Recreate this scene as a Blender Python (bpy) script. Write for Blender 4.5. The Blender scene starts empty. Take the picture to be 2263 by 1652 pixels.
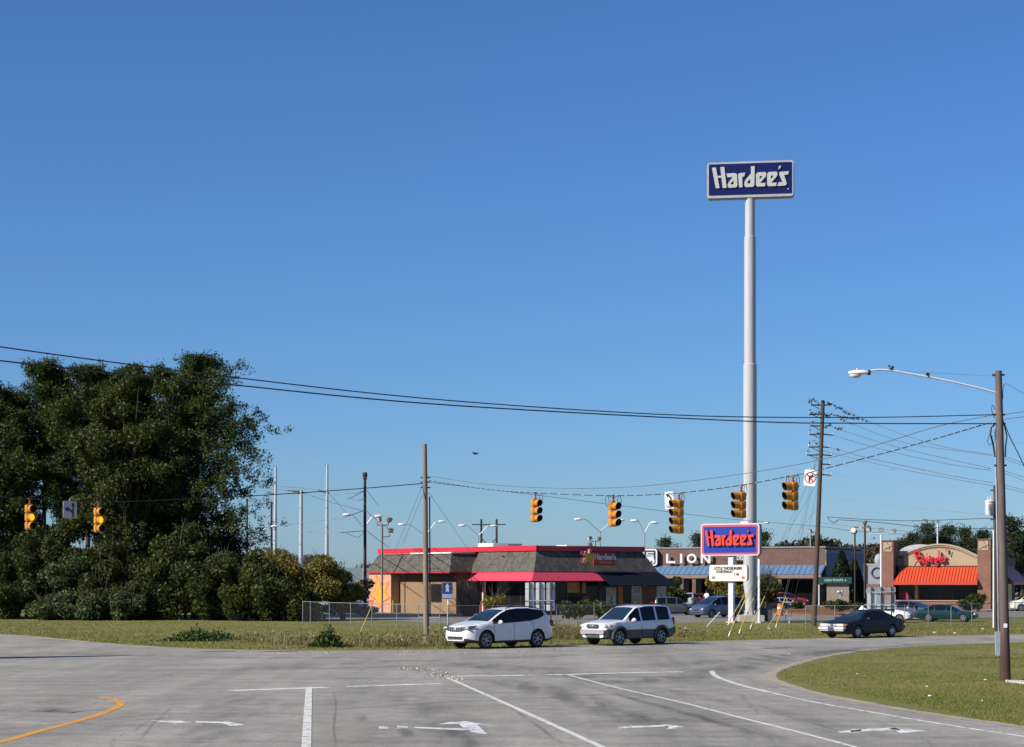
import bpy, bmesh, math, random
import numpy as np
from mathutils import Vector, Matrix
R = math.radians
random.seed(7)
rng = np.random.default_rng(7)
SC = bpy.context.scene
COL = SC.collection

# ------------------------------------------------------------------ camera, sky, sun, exposure
F, CX, YH, EYE = 4400.0, 1131.5, 1280.0, 2.9      # focal length and horizon measured on the photo at 2263 px width
cam = bpy.data.cameras.new('camera')
cam.sensor_width = 36.0
cam.lens = 36.0 * F / 2263.0
cam.shift_y = (YH - 826.0) / 2263.0
cam.clip_end = 6000.0
camo = bpy.data.objects.new('camera', cam)
COL.objects.link(camo)
camo.location = (0, 0, EYE)
camo.rotation_euler = (R(90), 0, 0)
SC.camera = camo

SUN_AZ = Vector((-0.88, -0.475, 0)).normalized()
SUN_EL = R(35)
world = bpy.data.worlds.new('World')
SC.world = world
world.use_nodes = True
wn = world.node_tree.nodes
wl = world.node_tree.links
wn.clear()
wo = wn.new('ShaderNodeOutputWorld')
bg = wn.new('ShaderNodeBackground')
sky = wn.new('ShaderNodeTexSky')
sky.sky_type = 'NISHITA'
sky.sun_disc = False
sky.sun_elevation = SUN_EL
sky.sun_rotation = math.atan2(SUN_AZ.x, SUN_AZ.y)
sky.air_density = 1.0
sky.dust_density = 0.25
sky.ozone_density = 10.0
sky.altitude = 0
bg.inputs['Strength'].default_value = 0.064
tn = wn.new('ShaderNodeMix')
tn.data_type = 'RGBA'
tn.blend_type = 'MULTIPLY'
tn.inputs[0].default_value = 1.0
tn.inputs[7].default_value = (0.845, 0.99, 1.15, 1)    # clear autumn air: a touch bluer than the model's sky
wl.new(sky.outputs[0], tn.inputs[6])
wl.new(tn.outputs[2], bg.inputs[0])
wl.new(bg.outputs[0], wo.inputs[0])

sl = bpy.data.lights.new('sun', 'SUN')
sl.energy = 4.8
sl.angle = R(0.53)
sl.color = (1.0, 0.935, 0.83)
so = bpy.data.objects.new('sun', sl)
COL.objects.link(so)
to_sun = Vector((SUN_AZ.x * math.cos(SUN_EL), SUN_AZ.y * math.cos(SUN_EL), math.sin(SUN_EL)))
so.rotation_euler = (-to_sun).to_track_quat('-Z', 'Y').to_euler()
so.location = (0, 0, 80)

SC.view_settings.view_transform = 'Standard'
SC.view_settings.look = 'None'
SC.view_settings.exposure = 0.65
SC.view_settings.gamma = 1.0
SC.cycles.max_bounces = 6
SC.cycles.transparent_max_bounces = 24
SC.cycles.use_denoising = True

# ------------------------------------------------------------------ pixel helpers (photo at 2263 x 1652)
def g(px, py):
    Y = F * EYE / (py - YH)
    return ((px - CX) / F * Y, Y)
def P(px, py, Y):
    return ((px - CX) / F * Y, Y, EYE - (py - YH) / F * Y)
def at(px, Y):
    return (px - CX) / F * Y
def Yb(py):
    return F * EYE / (py - YH)
def zoom(ox, oy, sc):                              # a zoomed crop of the photo back to 2263-wide pixels
    return lambda u, v: ((ox + u / sc) / 1.07512, (oy + v / sc) / 1.07512)

# ------------------------------------------------------------------ materials
MATS = {}
def nt(name):
    m = bpy.data.materials.new(name)
    m.use_nodes = True
    n, l = m.node_tree.nodes, m.node_tree.links
    b = n['Principled BSDF']
    return m, n, l, b
def mat(name, col, rough=0.6, metal=0.0, var=0.12, scale=4.0, bump=0.0, spec=0.5, coat=0.0, stretch=(1, 1, 1), detail=4.0):
    if name in MATS:
        return MATS[name]
    m, n, l, b = nt(name)
    tc = n.new('ShaderNodeTexCoord')
    mp = n.new('ShaderNodeMapping')
    mp.inputs['Scale'].default_value = stretch
    nz = n.new('ShaderNodeTexNoise')
    nz.inputs['Scale'].default_value = scale
    nz.inputs['Detail'].default_value = detail
    nz.inputs['Roughness'].default_value = 0.65
    l.new(tc.outputs['Object'], mp.inputs[0])
    l.new(mp.outputs[0], nz.inputs['Vector'])
    rp = n.new('ShaderNodeValToRGB')
    a = tuple(min(1, c * (1 - var)) for c in col) + (1,)
    c2 = tuple(min(1, c * (1 + var)) for c in col) + (1,)
    rp.color_ramp.elements[0].position = 0.3
    rp.color_ramp.elements[1].position = 0.7
    rp.color_ramp.elements[0].color = a
    rp.color_ramp.elements[1].color = c2
    l.new(nz.outputs['Fac'], rp.inputs[0])
    l.new(rp.outputs[0], b.inputs['Base Color'])
    b.inputs['Roughness'].default_value = rough
    b.inputs['Metallic'].default_value = metal
    b.inputs['Specular IOR Level'].default_value = spec
    b.inputs['Coat Weight'].default_value = coat
    b.inputs['Coat Roughness'].default_value = 0.06
    if bump:
        bp = n.new('ShaderNodeBump')
        bp.inputs['Strength'].default_value = bump
        bp.inputs['Distance'].default_value = 0.02
        l.new(nz.outputs['Fac'], bp.inputs['Height'])
        l.new(bp.outputs[0], b.inputs['Normal'])
    MATS[name] = m
    return m

def emit(name, col, strength, base=(0.5, 0.3, 0.05)):
    m, n, l, b = nt(name)
    b.inputs['Base Color'].default_value = (*base, 1)
    b.inputs['Emission Color'].default_value = (*col, 1)
    b.inputs['Emission Strength'].default_value = strength
    MATS[name] = m
    return m

def leafmat(name, cols, trans=0.25, rough=0.55):
    m, n, l, b = nt(name)
    gm = n.new('ShaderNodeNewGeometry')
    rp = n.new('ShaderNodeValToRGB')
    rp.color_ramp.interpolation = 'LINEAR'
    els = rp.color_ramp.elements
    while len(els) < len(cols):
        els.new(0.5)
    for i, c in enumerate(cols):
        els[i].position = i / (len(cols) - 1)
        els[i].color = (*c, 1)
    l.new(gm.outputs['Random Per Island'], rp.inputs[0])
    l.new(rp.outputs[0], b.inputs['Base Color'])
    b.inputs['Roughness'].default_value = rough
    b.inputs['Specular IOR Level'].default_value = 0.25
    tr = n.new('ShaderNodeBsdfTranslucent')
    l.new(rp.outputs[0], tr.inputs['Color'])
    mx = n.new('ShaderNodeMixShader')
    mx.inputs[0].default_value = trans
    l.new(b.outputs[0], mx.inputs[1])
    l.new(tr.outputs[0], mx.inputs[2])
    l.new(mx.outputs[0], n['Material Output'].inputs['Surface'])
    MATS[name] = m
    return m

def brickmat(name, c1, c2, mortar, scale=1.0):
    m, n, l, b = nt(name)
    tc = n.new('ShaderNodeTexCoord')
    sp = n.new('ShaderNodeSeparateXYZ')
    l.new(tc.outputs['Object'], sp.inputs[0])
    ad = n.new('ShaderNodeMath'); ad.operation = 'ADD'
    l.new(sp.outputs[0], ad.inputs[0]); l.new(sp.outputs[1], ad.inputs[1])
    cb = n.new('ShaderNodeCombineXYZ')
    l.new(ad.outputs[0], cb.inputs[0]); l.new(sp.outputs[2], cb.inputs[1])
    br = n.new('ShaderNodeTexBrick')
    br.inputs['Scale'].default_value = scale
    br.inputs['Brick Width'].default_value = 0.24
    br.inputs['Row Height'].default_value = 0.085
    br.inputs['Mortar Size'].default_value = 0.008
    br.inputs['Color1'].default_value = (*c1, 1)
    br.inputs['Color2'].default_value = (*c2, 1)
    br.inputs['Mortar'].default_value = (*mortar, 1)
    l.new(cb.outputs[0], br.inputs['Vector'])
    nz = n.new('ShaderNodeTexNoise'); nz.inputs['Scale'].default_value = 0.9; nz.inputs['Detail'].default_value = 5
    l.new(cb.outputs[0], nz.inputs['Vector'])
    hs = n.new('ShaderNodeMix'); hs.data_type = 'RGBA'; hs.blend_type = 'MULTIPLY'
    hs.inputs[0].default_value = 0.5
    rp = n.new('ShaderNodeValToRGB')
    rp.color_ramp.elements[0].color = (0.6, 0.58, 0.58, 1); rp.color_ramp.elements[1].color = (1, 1, 1, 1)
    rp.color_ramp.elements[0].position = 0.3; rp.color_ramp.elements[1].position = 0.65
    l.new(nz.outputs['Fac'], rp.inputs[0])
    l.new(br.outputs['Color'], hs.inputs[6]); l.new(rp.outputs[0], hs.inputs[7])
    l.new(hs.outputs[2], b.inputs['Base Color'])
    b.inputs['Roughness'].default_value = 0.9
    MATS[name] = m
    return m

def stripmat(name, base, light, scale, axis=0, rough=0.5, width=0.12):
    """standing seam / shingle courses: thin darker lines along one object axis"""
    m, n, l, b = nt(name)
    tc = n.new('ShaderNodeTexCoord')
    sp = n.new('ShaderNodeSeparateXYZ'); l.new(tc.outputs['Object'], sp.inputs[0])
    mu = n.new('ShaderNodeMath'); mu.operation = 'MULTIPLY'; mu.inputs[1].default_value = scale
    l.new(sp.outputs[axis], mu.inputs[0])
    fr = n.new('ShaderNodeMath'); fr.operation = 'FRACT'; l.new(mu.outputs[0], fr.inputs[0])
    lt = n.new('ShaderNodeMath'); lt.operation = 'LESS_THAN'; lt.inputs[1].default_value = width
    l.new(fr.outputs[0], lt.inputs[0])
    mx = n.new('ShaderNodeMix'); mx.data_type = 'RGBA'
    nz = n.new('ShaderNodeTexNoise'); nz.inputs['Scale'].default_value = 2.2; nz.inputs['Detail'].default_value = 6
    l.new(tc.outputs['Object'], nz.inputs['Vector'])
    rp = n.new('ShaderNodeValToRGB')
    rp.color_ramp.elements[0].color = (*[c * 0.82 for c in base], 1); rp.color_ramp.elements[1].color = (*[min(1, c * 1.15) for c in base], 1)
    l.new(nz.outputs['Fac'], rp.inputs[0])
    l.new(lt.outputs[0], mx.inputs[0]); l.new(rp.outputs[0], mx.inputs[6]); mx.inputs[7].default_value = (*light, 1)
    l.new(mx.outputs[2], b.inputs['Base Color'])
    b.inputs['Roughness'].default_value = rough
    MATS[name] = m
    return m

# ------------------------------------------------------------------ mesh builder
class MB:
    def __init__(s):
        s.v, s.f, s.m = [], [], []
    def add(s, vs, fs, mi=0):
        o = len(s.v)
        s.v += [tuple(x) for x in vs]
        s.f += [tuple(i + o for i in q) for q in fs]
        s.m += [mi] * len(fs)
        return s
    def box(s, c, d, rz=0.0, mi=0, rot=None):
        x, y, z = d[0] / 2, d[1] / 2, d[2] / 2
        M = rot if rot is not None else Matrix.Rotation(rz, 3, 'Z')
        vs = [Vector(c) + M @ Vector(q) for q in ((-x, -y, -z), (x, -y, -z), (x, y, -z), (-x, y, -z), (-x, -y, z), (x, -y, z), (x, y, z), (-x, y, z))]
        return s.add(vs, [(0, 3, 2, 1), (4, 5, 6, 7), (0, 1, 5, 4), (1, 2, 6, 5), (2, 3, 7, 6), (3, 0, 4, 7)], mi)
    def rbox(s, c, d, r=0.05, mi=0, n=3, axis='Y'):
        """box with rounded corners in the plane perpendicular to axis"""
        w, h = (d[0], d[2]) if axis == 'Y' else ((d[0], d[1]) if axis == 'Z' else (d[1], d[2]))
        pts = []
        for cx, cy, a0 in ((w / 2 - r, h / 2 - r, 0), (-w / 2 + r, h / 2 - r, 90), (-w / 2 + r, -h / 2 + r, 180), (w / 2 - r, -h / 2 + r, 270)):
            for k in range(n + 1):
                a = R(a0 + 90 * k / n)
                pts.append((cx + r * math.cos(a), cy + r * math.sin(a)))
        t = (d[1] if axis == 'Y' else (d[2] if axis == 'Z' else d[0])) / 2
        def mk(a, b, k):
            if axis == 'Y': return (c[0] + a, c[1] + k, c[2] + b)
            if axis == 'Z': return (c[0] + a, c[1] + b, c[2] + k)
            return (c[0] + k, c[1] + a, c[2] + b)
        N = len(pts)
        vs = [mk(a, b, -t) for a, b in pts] + [mk(a, b, t) for a, b in pts]
        fs = [tuple(range(N)), tuple(range(2 * N - 1, N - 1, -1))] + [(i, N + i, N + (i + 1) % N, (i + 1) % N) for i in range(N)]
        return s.add(vs, fs, mi)
    def tube(s, pts, r, n=8, mi=0, cap=True, alt=None):
        pts = [Vector(p) for p in pts]
        N = len(pts)
        rs = r if isinstance(r, (list, tuple)) else [r] * N
        vs, fs, ms = [], [], []
        up = None
        for i, p in enumerate(pts):
            t = (pts[min(i + 1, N - 1)] - pts[max(i - 1, 0)]).normalized()
            if up is None:
                up = Vector((0, 0, 1)) if abs(t.z) < 0.9 else Vector((1, 0, 0))
            a = t.cross(up).normalized()
            b = a.cross(t).normalized()
            up = b
            for k in range(n):
                an = 2 * math.pi * k / n
                vs.append(p + (a * math.cos(an) + b * math.sin(an)) * rs[i])
        for i in range(N - 1):
            for k in range(n):
                k2 = (k + 1) % n
                fs.append((i * n + k, i * n + k2, (i + 1) * n + k2, (i + 1) * n + k))
                ms.append(mi if alt is None else (1 if i % alt[0] == 0 else 0))
        if cap:
            fs.append(tuple(range(n - 1, -1, -1))); ms.append(mi)
            fs.append(tuple((N - 1) * n + k for k in range(n))); ms.append(mi)
        o = len(s.v)
        s.v += [tuple(x) for x in vs]; s.f += [tuple(i + o for i in q) for q in fs]; s.m += ms
        return s
    def lathe(s, prof, c=(0, 0, 0), n=16, axis='Z', mi=0):
        vs, fs = [], []
        for r, h in prof:
            for k in range(n):
                a = 2 * math.pi * k / n
                x, y = r * math.cos(a), r * math.sin(a)
                q = (x, y, h) if axis == 'Z' else ((x, h, y) if axis == 'Y' else (h, x, y))
                vs.append((c[0] + q[0], c[1] + q[1], c[2] + q[2]))
        for i in range(len(prof) - 1):
            for k in range(n):
                k2 = (k + 1) % n
                fs.append((i * n + k, i * n + k2, (i + 1) * n + k2, (i + 1) * n + k))
        fs.append(tuple(range(n - 1, -1, -1)))
        fs.append(tuple((len(prof) - 1) * n + k for k in range(n)))
        return s.add(vs, fs, mi)
    def ell(s, c, r, nu=12, nv=8, mi=0, rot=None):
        vs, fs = [], []
        for j in range(nv + 1):
            t = math.pi * j / nv
            for k in range(nu):
                a = 2 * math.pi * k / nu
                q = Vector((r[0] * math.sin(t) * math.cos(a), r[1] * math.sin(t) * math.sin(a), r[2] * math.cos(t)))
                if rot is not None: q = rot @ q
                vs.append(Vector(c) + q)
        for j in range(nv):
            for k in range(nu):
                k2 = (k + 1) % nu
                fs.append((j * nu + k, (j + 1) * nu + k, (j + 1) * nu + k2, j * nu + k2))
        return s.add(vs, fs, mi)
    def quad(s, a, b, c, d, mi=0):
        return s.add([a, b, c, d], [(0, 1, 2, 3)], mi)
    def slab(s, a, b, c, d, t, mi=0):
        """a quad given thickness t along its normal (behind it)"""
        A, B, C, D = map(Vector, (a, b, c, d))
        nn = (B - A).cross(D - A).normalized() * t
        vs = [A, B, C, D, A - nn, B - nn, C - nn, D - nn]
        return s.add(vs, [(0, 1, 2, 3), (7, 6, 5, 4), (0, 4, 5, 1), (1, 5, 6, 2), (2, 6, 7, 3), (3, 7, 4, 0)], mi)
    def prism(s, poly, z0, z1, mi=0):
        N = len(poly)
        vs = [(x, y, z0) for x, y in poly] + [(x, y, z1) for x, y in poly]
        return s.add(vs, [tuple(range(N - 1, -1, -1)), tuple(range(N, 2 * N))] + [(i, (i + 1) % N, N + (i + 1) % N, N + i) for i in range(N)], mi)
    def mesh(s, me, M, mi=0):
        return s.add([M @ v.co for v in me.vertices], [tuple(p.vertices) for p in me.polygons], mi)
    def build(s, name, mats, parent=None, smooth=None, loc=None):
        me = bpy.data.meshes.new(name)
        me.from_pydata(s.v, [], s.f)
        if not isinstance(mats, (list, tuple)): mats = [mats]
        for m in mats: me.materials.append(m)
        if len(mats) > 1:
            me.polygons.foreach_set('material_index', s.m)
        if smooth is not None:
            me.polygons.foreach_set('use_smooth', [True] * len(s.f))
            me.update()
            me.set_sharp_from_angle(angle=R(smooth))
        me.update()
        return link(name, me, parent, loc)

def link(name, me, parent=None, loc=None):
    o = bpy.data.objects.new(name, me)
    COL.objects.link(o)
    if parent is not None: o.parent = parent
    if loc is not None: o.location = loc
    return o
def tag(o, label, cat, group=None, kind=None):
    o['label'] = label
    o['category'] = cat
    if group: o['group'] = group
    if kind: o['kind'] = kind
    return o
def thing(name, label, cat, loc=(0, 0, 0), rz=0.0, group=None):
    o = bpy.data.objects.new(name, None)
    COL.objects.link(o)
    o.empty_display_size = 0.2
    o.location = loc
    o.rotation_euler = (0, 0, rz)
    return tag(o, label, cat, group)
def struct(name, mb, m, label=None, smooth=None):
    o = mb.build(name, m, None, smooth)
    o['kind'] = 'structure'
    o['label'] = label or name.replace('_', ' ')
    o['category'] = name.split('_')[-1]
    return o
def copy_thing(o, loc, rz, label, group=None):
    c = o.copy(); COL.objects.link(c)
    c.location = loc; c.rotation_euler = (0, 0, rz)
    c['label'] = label
    if group: c['group'] = group
    for ch in list(o.children):
        d = ch.copy(); COL.objects.link(d); d.parent = c
        for gch in list(ch.children):
            e = gch.copy(); COL.objects.link(e); e.parent = d
    return c

def curve_mesh(outlines, extrude=0.0, bevel=0.0):
    cu = bpy.data.curves.new('tmp', 'CURVE')
    cu.dimensions = '2D'; cu.fill_mode = 'BOTH'
    cu.extrude = extrude; cu.bevel_depth = bevel
    for pts in outlines:
        sp = cu.splines.new('POLY')
        sp.points.add(len(pts) - 1)
        for i, (x, y) in enumerate(pts): sp.points[i].co = (x, y, 0, 1)
        sp.use_cyclic_u = True
    ob = bpy.data.objects.new('tmp', cu)
    me = bpy.data.meshes.new_from_object(ob)
    bpy.data.objects.remove(ob); bpy.data.curves.remove(cu)
    return me
def text_mesh(txt, size=1.0, extrude=0.0, offset=0.0, shear=0.0, spacing=1.0, align='CENTER'):
    cu = bpy.data.curves.new('tmp', 'FONT')
    cu.body = txt; cu.size = size; cu.extrude = extrude; cu.offset = offset; cu.shear = shear
    cu.space_character = spacing; cu.align_x = align; cu.align_y = 'CENTER'
    cu.resolution_u = 3
    ob = bpy.data.objects.new('tmp', cu)
    me = bpy.data.meshes.new_from_object(ob)
    bpy.data.objects.remove(ob); bpy.data.curves.remove(cu)
    return me
FACE = Matrix.Rotation(R(90), 4, 'X')               # drawing plane (x right, y up) standing up and facing -Y
def face_at(x, y, z, sx=1.0, sz=1.0, roll=0.0):
    return Matrix.Translation((x, y, z)) @ FACE @ Matrix.Rotation(roll, 4, 'Z') @ Matrix.Diagonal((sx, sz, 1, 1))
def catmull(pts, sub=8):
    pts = [Vector(p) for p in pts]
    if len(pts) < 3:
        return [pts[0].lerp(pts[-1], i / sub) for i in range(sub + 1)]
    out = []
    for i in range(len(pts) - 1):
        p0 = pts[i - 1] if i > 0 else 2 * pts[0] - pts[1]
        p1, p2 = pts[i], pts[i + 1]
        p3 = pts[i + 2] if i + 2 < len(pts) else 2 * pts[-1] - pts[-2]
        for k in range(sub):
            t = k / sub
            out.append(0.5 * ((2 * p1) + (p2 - p0) * t + (2 * p0 - 5 * p1 + 4 * p2 - p3) * t * t + (3 * p1 - p0 - 3 * p2 + p3) * t ** 3))
    out.append(pts[-1])
    return out
def wire(pix, Y0, Y1, r, label, m, group='overhead wires', sub=8, name='overhead_wire', alt=None, mats=None):
    """a hanging cable: photo points give its run, the two ends give its distance"""
    x0, x1 = pix[0][0], pix[-1][0]
    pts = [P(x, y, Y0 + (Y1 - Y0) * ((x - x0) / (x1 - x0) if x1 != x0 else i / (len(pix) - 1))) for i, (x, y) in enumerate(pix)]
    mb = MB().tube(catmull(pts, sub), r, 6, alt=alt)
    return tag(mb.build(name, mats or m, None, 60), label, 'wire', group)

# ------------------------------------------------------------------ leaf clouds
def quads_mesh(name, C, A, B, m, parent=None, tri=False):
    n = len(C)
    if tri:
        V = np.stack([C - B * 0.5, C + B * 0.5, C + A], axis=1).reshape(-1, 3); k = 3
    else:
        V = np.stack([C - A * 0.5, C + B * 0.5, C + A * 0.5, C - B * 0.5], axis=1).reshape(-1, 3); k = 4
    me = bpy.data.meshes.new(name)
    me.vertices.add(n * k); me.vertices.foreach_set('co', V.astype(np.float32).ravel())
    me.loops.add(n * k); me.loops.foreach_set('vertex_index', np.arange(n * k, dtype=np.int32))
    me.polygons.add(n)
    me.polygons.foreach_set('loop_start', np.arange(0, n * k, k, dtype=np.int32))
    me.materials.append(m)
    me.update(calc_edges=True)
    me.validate()
    return link(name, me, parent)
def rdir(n):
    v = rng.normal(size=(n, 3))
    return v / np.linalg.norm(v, axis=1, keepdims=True)
def perp(A):
    w = np.cross(A, rdir(len(A)))
    return w / (np.linalg.norm(w, axis=1, keepdims=True) + 1e-9)
def clump_points(clumps, n):
    """n points spread through a list of ellipsoid clumps (x, y, z, rx, ry, rz), denser near their skins"""
    cl = np.array(clumps, dtype=float)
    vol = (cl[:, 3] * cl[:, 4] * cl[:, 5]) ** 0.75
    idx = rng.choice(len(cl), size=n, p=vol / vol.sum())
    d = rdir(n)
    rad = rng.random(n) ** 0.4
    return cl[idx, :3] + d * rad[:, None] * cl[idx, 3:6], d
# ------------------------------------------------------------------ shared materials
GRASS_COLS = [(0.072, 0.108, 0.016), (0.112, 0.136, 0.024), (0.156, 0.148, 0.040), (0.205, 0.165, 0.072), (0.25, 0.195, 0.10)]
def ground_mat(name, cols, s1, s2, rough=0.95, bump=0.5, fine=40.0):
    m, n, l, b = nt(name)
    tc = n.new('ShaderNodeTexCoord')
    def noise(sc, det=6, st=(1, 1, 1)):
        mp = n.new('ShaderNodeMapping'); mp.inputs['Scale'].default_value = st
        l.new(tc.outputs['Object'], mp.inputs[0])
        z = n.new('ShaderNodeTexNoise'); z.inputs['Scale'].default_value = sc; z.inputs['Detail'].default_value = det
        z.inputs['Roughness'].default_value = 0.68
        l.new(mp.outputs[0], z.inputs['Vector']); return z
    a, c, f = noise(s1), noise(s2, 5), noise(fine, 3)
    rp = n.new('ShaderNodeValToRGB')
    e = rp.color_ramp.elements
    while len(e) < len(cols): e.new(0.5)
    for i, q in enumerate(cols):
        e[i].position = 0.28 + 0.44 * i / (len(cols) - 1); e[i].color = (*q, 1)
    ad = n.new('ShaderNodeMath'); ad.operation = 'MULTIPLY_ADD'; ad.inputs[1].default_value = 0.45
    mu = n.new('ShaderNodeMath'); mu.operation = 'MULTIPLY'; mu.inputs[1].default_value = 0.55
    l.new(a.outputs['Fac'], mu.inputs[0]); l.new(c.outputs['Fac'], ad.inputs[0]); l.new(mu.outputs[0], ad.inputs[2])
    l.new(ad.outputs[0], rp.inputs[0])
    mx = n.new('ShaderNodeMix'); mx.data_type = 'RGBA'; mx.blend_type = 'MULTIPLY'; mx.inputs[0].default_value = 0.6
    r2 = n.new('ShaderNodeValToRGB'); r2.color_ramp.elements[0].color = (0.5, 0.5, 0.5, 1); r2.color_ramp.elements[0].position = 0.3; r2.color_ramp.elements[1].position = 0.62
    l.new(f.outputs['Fac'], r2.inputs[0]); l.new(rp.outputs[0], mx.inputs[6]); l.new(r2.outputs[0], mx.inputs[7])
    l.new(mx.outputs[2], b.inputs['Base Color'])
    b.inputs['Roughness'].default_value = rough
    b.inputs['Specular IOR Level'].default_value = 0.2
    bp = n.new('ShaderNodeBump'); bp.inputs['Strength'].default_value = bump; bp.inputs['Distance'].default_value = 0.05
    l.new(f.outputs['Fac'], bp.inputs['Height']); l.new(bp.outputs[0], b.inputs['Normal'])
    MATS[name] = m
    return m
M_GRASS = ground_mat('grass_ground', GRASS_COLS, 0.16, 1.1, fine=9)

def asphalt(name, base, streak=(0.35, 0.05, 1), dark=0.5, rot=0.0, warm=(1.04, 0.98, 0.855)):
    m, n, l, b = nt(name)
    tc = n.new('ShaderNodeTexCoord')
    def noise(sc, det, st=(1, 1, 1), rz=0.0, ro=0.65):
        mp = n.new('ShaderNodeMapping'); mp.inputs['Scale'].default_value = st; mp.inputs['Rotation'].default_value = (0, 0, rz)
        l.new(tc.outputs['Object'], mp.inputs[0])
        z = n.new('ShaderNodeTexNoise'); z.inputs['Scale'].default_value = sc; z.inputs['Detail'].default_value = det; z.inputs['Roughness'].default_value = ro
        l.new(mp.outputs[0], z.inputs['Vector']); return z
    def ramp(src, p0, c0, p1, c1):
        r = n.new('ShaderNodeValToRGB'); e = r.color_ramp.elements
        e[0].position, e[1].position = p0, p1
        e[0].color = (c0,) * 3 + (1,); e[1].color = (c1,) * 3 + (1,)
        l.new(src.outputs['Fac'], r.inputs[0]); return r
    def mult(a, bb, f=1.0):
        x = n.new('ShaderNodeMix'); x.data_type = 'RGBA'; x.blend_type = 'MULTIPLY'; x.inputs[0].default_value = f
        l.new(a, x.inputs[6]); l.new(bb, x.inputs[7]); return x.outputs[2]
    c0 = n.new('ShaderNodeRGB'); c0.outputs[0].default_value = (base * warm[0], base * warm[1], base * warm[2], 1)
    big = ramp(noise(0.22, 6), 0.35, 0.86, 0.65, 1.10)
    stk = ramp(noise(1.0, 6, streak, rot), 0.34, dark, 0.6, 1.0)
    stk2 = ramp(noise(2.2, 5, (0.05, 0.5, 1), R(40)), 0.36, 0.78, 0.55, 1.0)
    grain = ramp(noise(16, 4, ro=0.8), 0.3, 0.70, 0.7, 1.28)
    patch = ramp(noise(1.7, 8, ro=0.75), 0.42, 0.86, 0.55, 1.05)
    col = mult(c0.outputs[0], big.outputs[0])
    col = mult(col, stk.outputs[0], 0.8)
    col = mult(col, stk2.outputs[0], 0.8)
    col = mult(col, grain.outputs[0])
    col = mult(col, patch.outputs[0])
    vo = n.new('ShaderNodeTexVoronoi'); vo.feature = 'DISTANCE_TO_EDGE'; vo.inputs['Scale'].default_value = 0.16
    wob = noise(1.3, 4)
    vm = n.new('ShaderNodeVectorMath'); vm.operation = 'MULTIPLY_ADD'; vm.inputs[1].default_value = (0.8, 0.8, 0)
    l.new(wob.outputs['Color'], vm.inputs[0]); l.new(tc.outputs['Object'], vm.inputs[2])
    l.new(vm.outputs[0], vo.inputs['Vector'])
    cr = n.new('ShaderNodeValToRGB'); cr.color_ramp.elements[0].position = 0.001; cr.color_ramp.elements[1].position = 0.006
    cr.color_ramp.elements[0].color = (0.62, 0.6, 0.6, 1); cr.color_ramp.elements[1].color = (1, 1, 1, 1)
    l.new(vo.outputs['Distance'], cr.inputs[0])
    col = mult(col, cr.outputs[0], 0.75)
    l.new(col, b.inputs['Base Color'])
    b.inputs['Roughness'].default_value = 0.82
    b.inputs['Specular IOR Level'].default_value = 0.35
    bp = n.new('ShaderNodeBump'); bp.inputs['Strength'].default_value = 0.25; bp.inputs['Distance'].default_value = 0.01
    z = noise(90, 3); l.new(z.outputs['Fac'], bp.inputs['Height']); l.new(bp.outputs[0], b.inputs['Normal'])
    MATS[name] = m
    return m
M_ROAD = asphalt('worn_asphalt', 0.28, (0.45, 0.045, 1), 0.66)
M_LOT = asphalt('lot_asphalt', 0.19, (0.1, 0.1, 1), 0.85)
M_DIRT = ground_mat('pale_dirt', [(0.24, 0.2, 0.15), (0.34, 0.29, 0.23), (0.42, 0.37, 0.3)], 0.6, 3.0, fine=25)
M_MULCH = ground_mat('pine_straw', [(0.10, 0.05, 0.025), (0.2, 0.09, 0.045), (0.16, 0.1, 0.05)], 0.6, 3.0, fine=20)
M_CURB = mat('kerb_concrete', (0.48, 0.46, 0.42), 0.9, var=0.15)

def worn_paint(name, col, cut=0.44, scale=2.2):
    m, n, l, b = nt(name)
    tc = n.new('ShaderNodeTexCoord')
    z = n.new('ShaderNodeTexNoise'); z.inputs['Scale'].default_value = scale; z.inputs['Detail'].default_value = 9; z.inputs['Roughness'].default_value = 0.75
    l.new(tc.outputs['Object'], z.inputs['Vector'])
    r = n.new('ShaderNodeValToRGB'); r.color_ramp.elements[0].position = cut - 0.06; r.color_ramp.elements[1].position = cut + 0.05
    l.new(z.outputs['Fac'], r.inputs[0])
    b.inputs['Base Color'].default_value = (*col, 1); b.inputs['Roughness'].default_value = 0.7
    t = n.new('ShaderNodeBsdfTransparent'); mx = n.new('ShaderNodeMixShader')
    l.new(r.outputs[0], mx.inputs[0]); l.new(t.outputs[0], mx.inputs[1]); l.new(b.outputs[0], mx.inputs[2])
    l.new(mx.outputs[0], n['Material Output'].inputs['Surface'])
    MATS[name] = m
    return m
M_WPAINT = worn_paint('worn_white_paint', (0.55, 0.54, 0.50), 0.42, 3.5)
M_WPAINT2 = worn_paint('very_worn_white_paint', (0.60, 0.60, 0.60), 0.455, 3.0)
M_YPAINT = worn_paint('worn_yellow_paint', (0.52, 0.25, 0.03), 0.40, 3.0)

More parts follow.
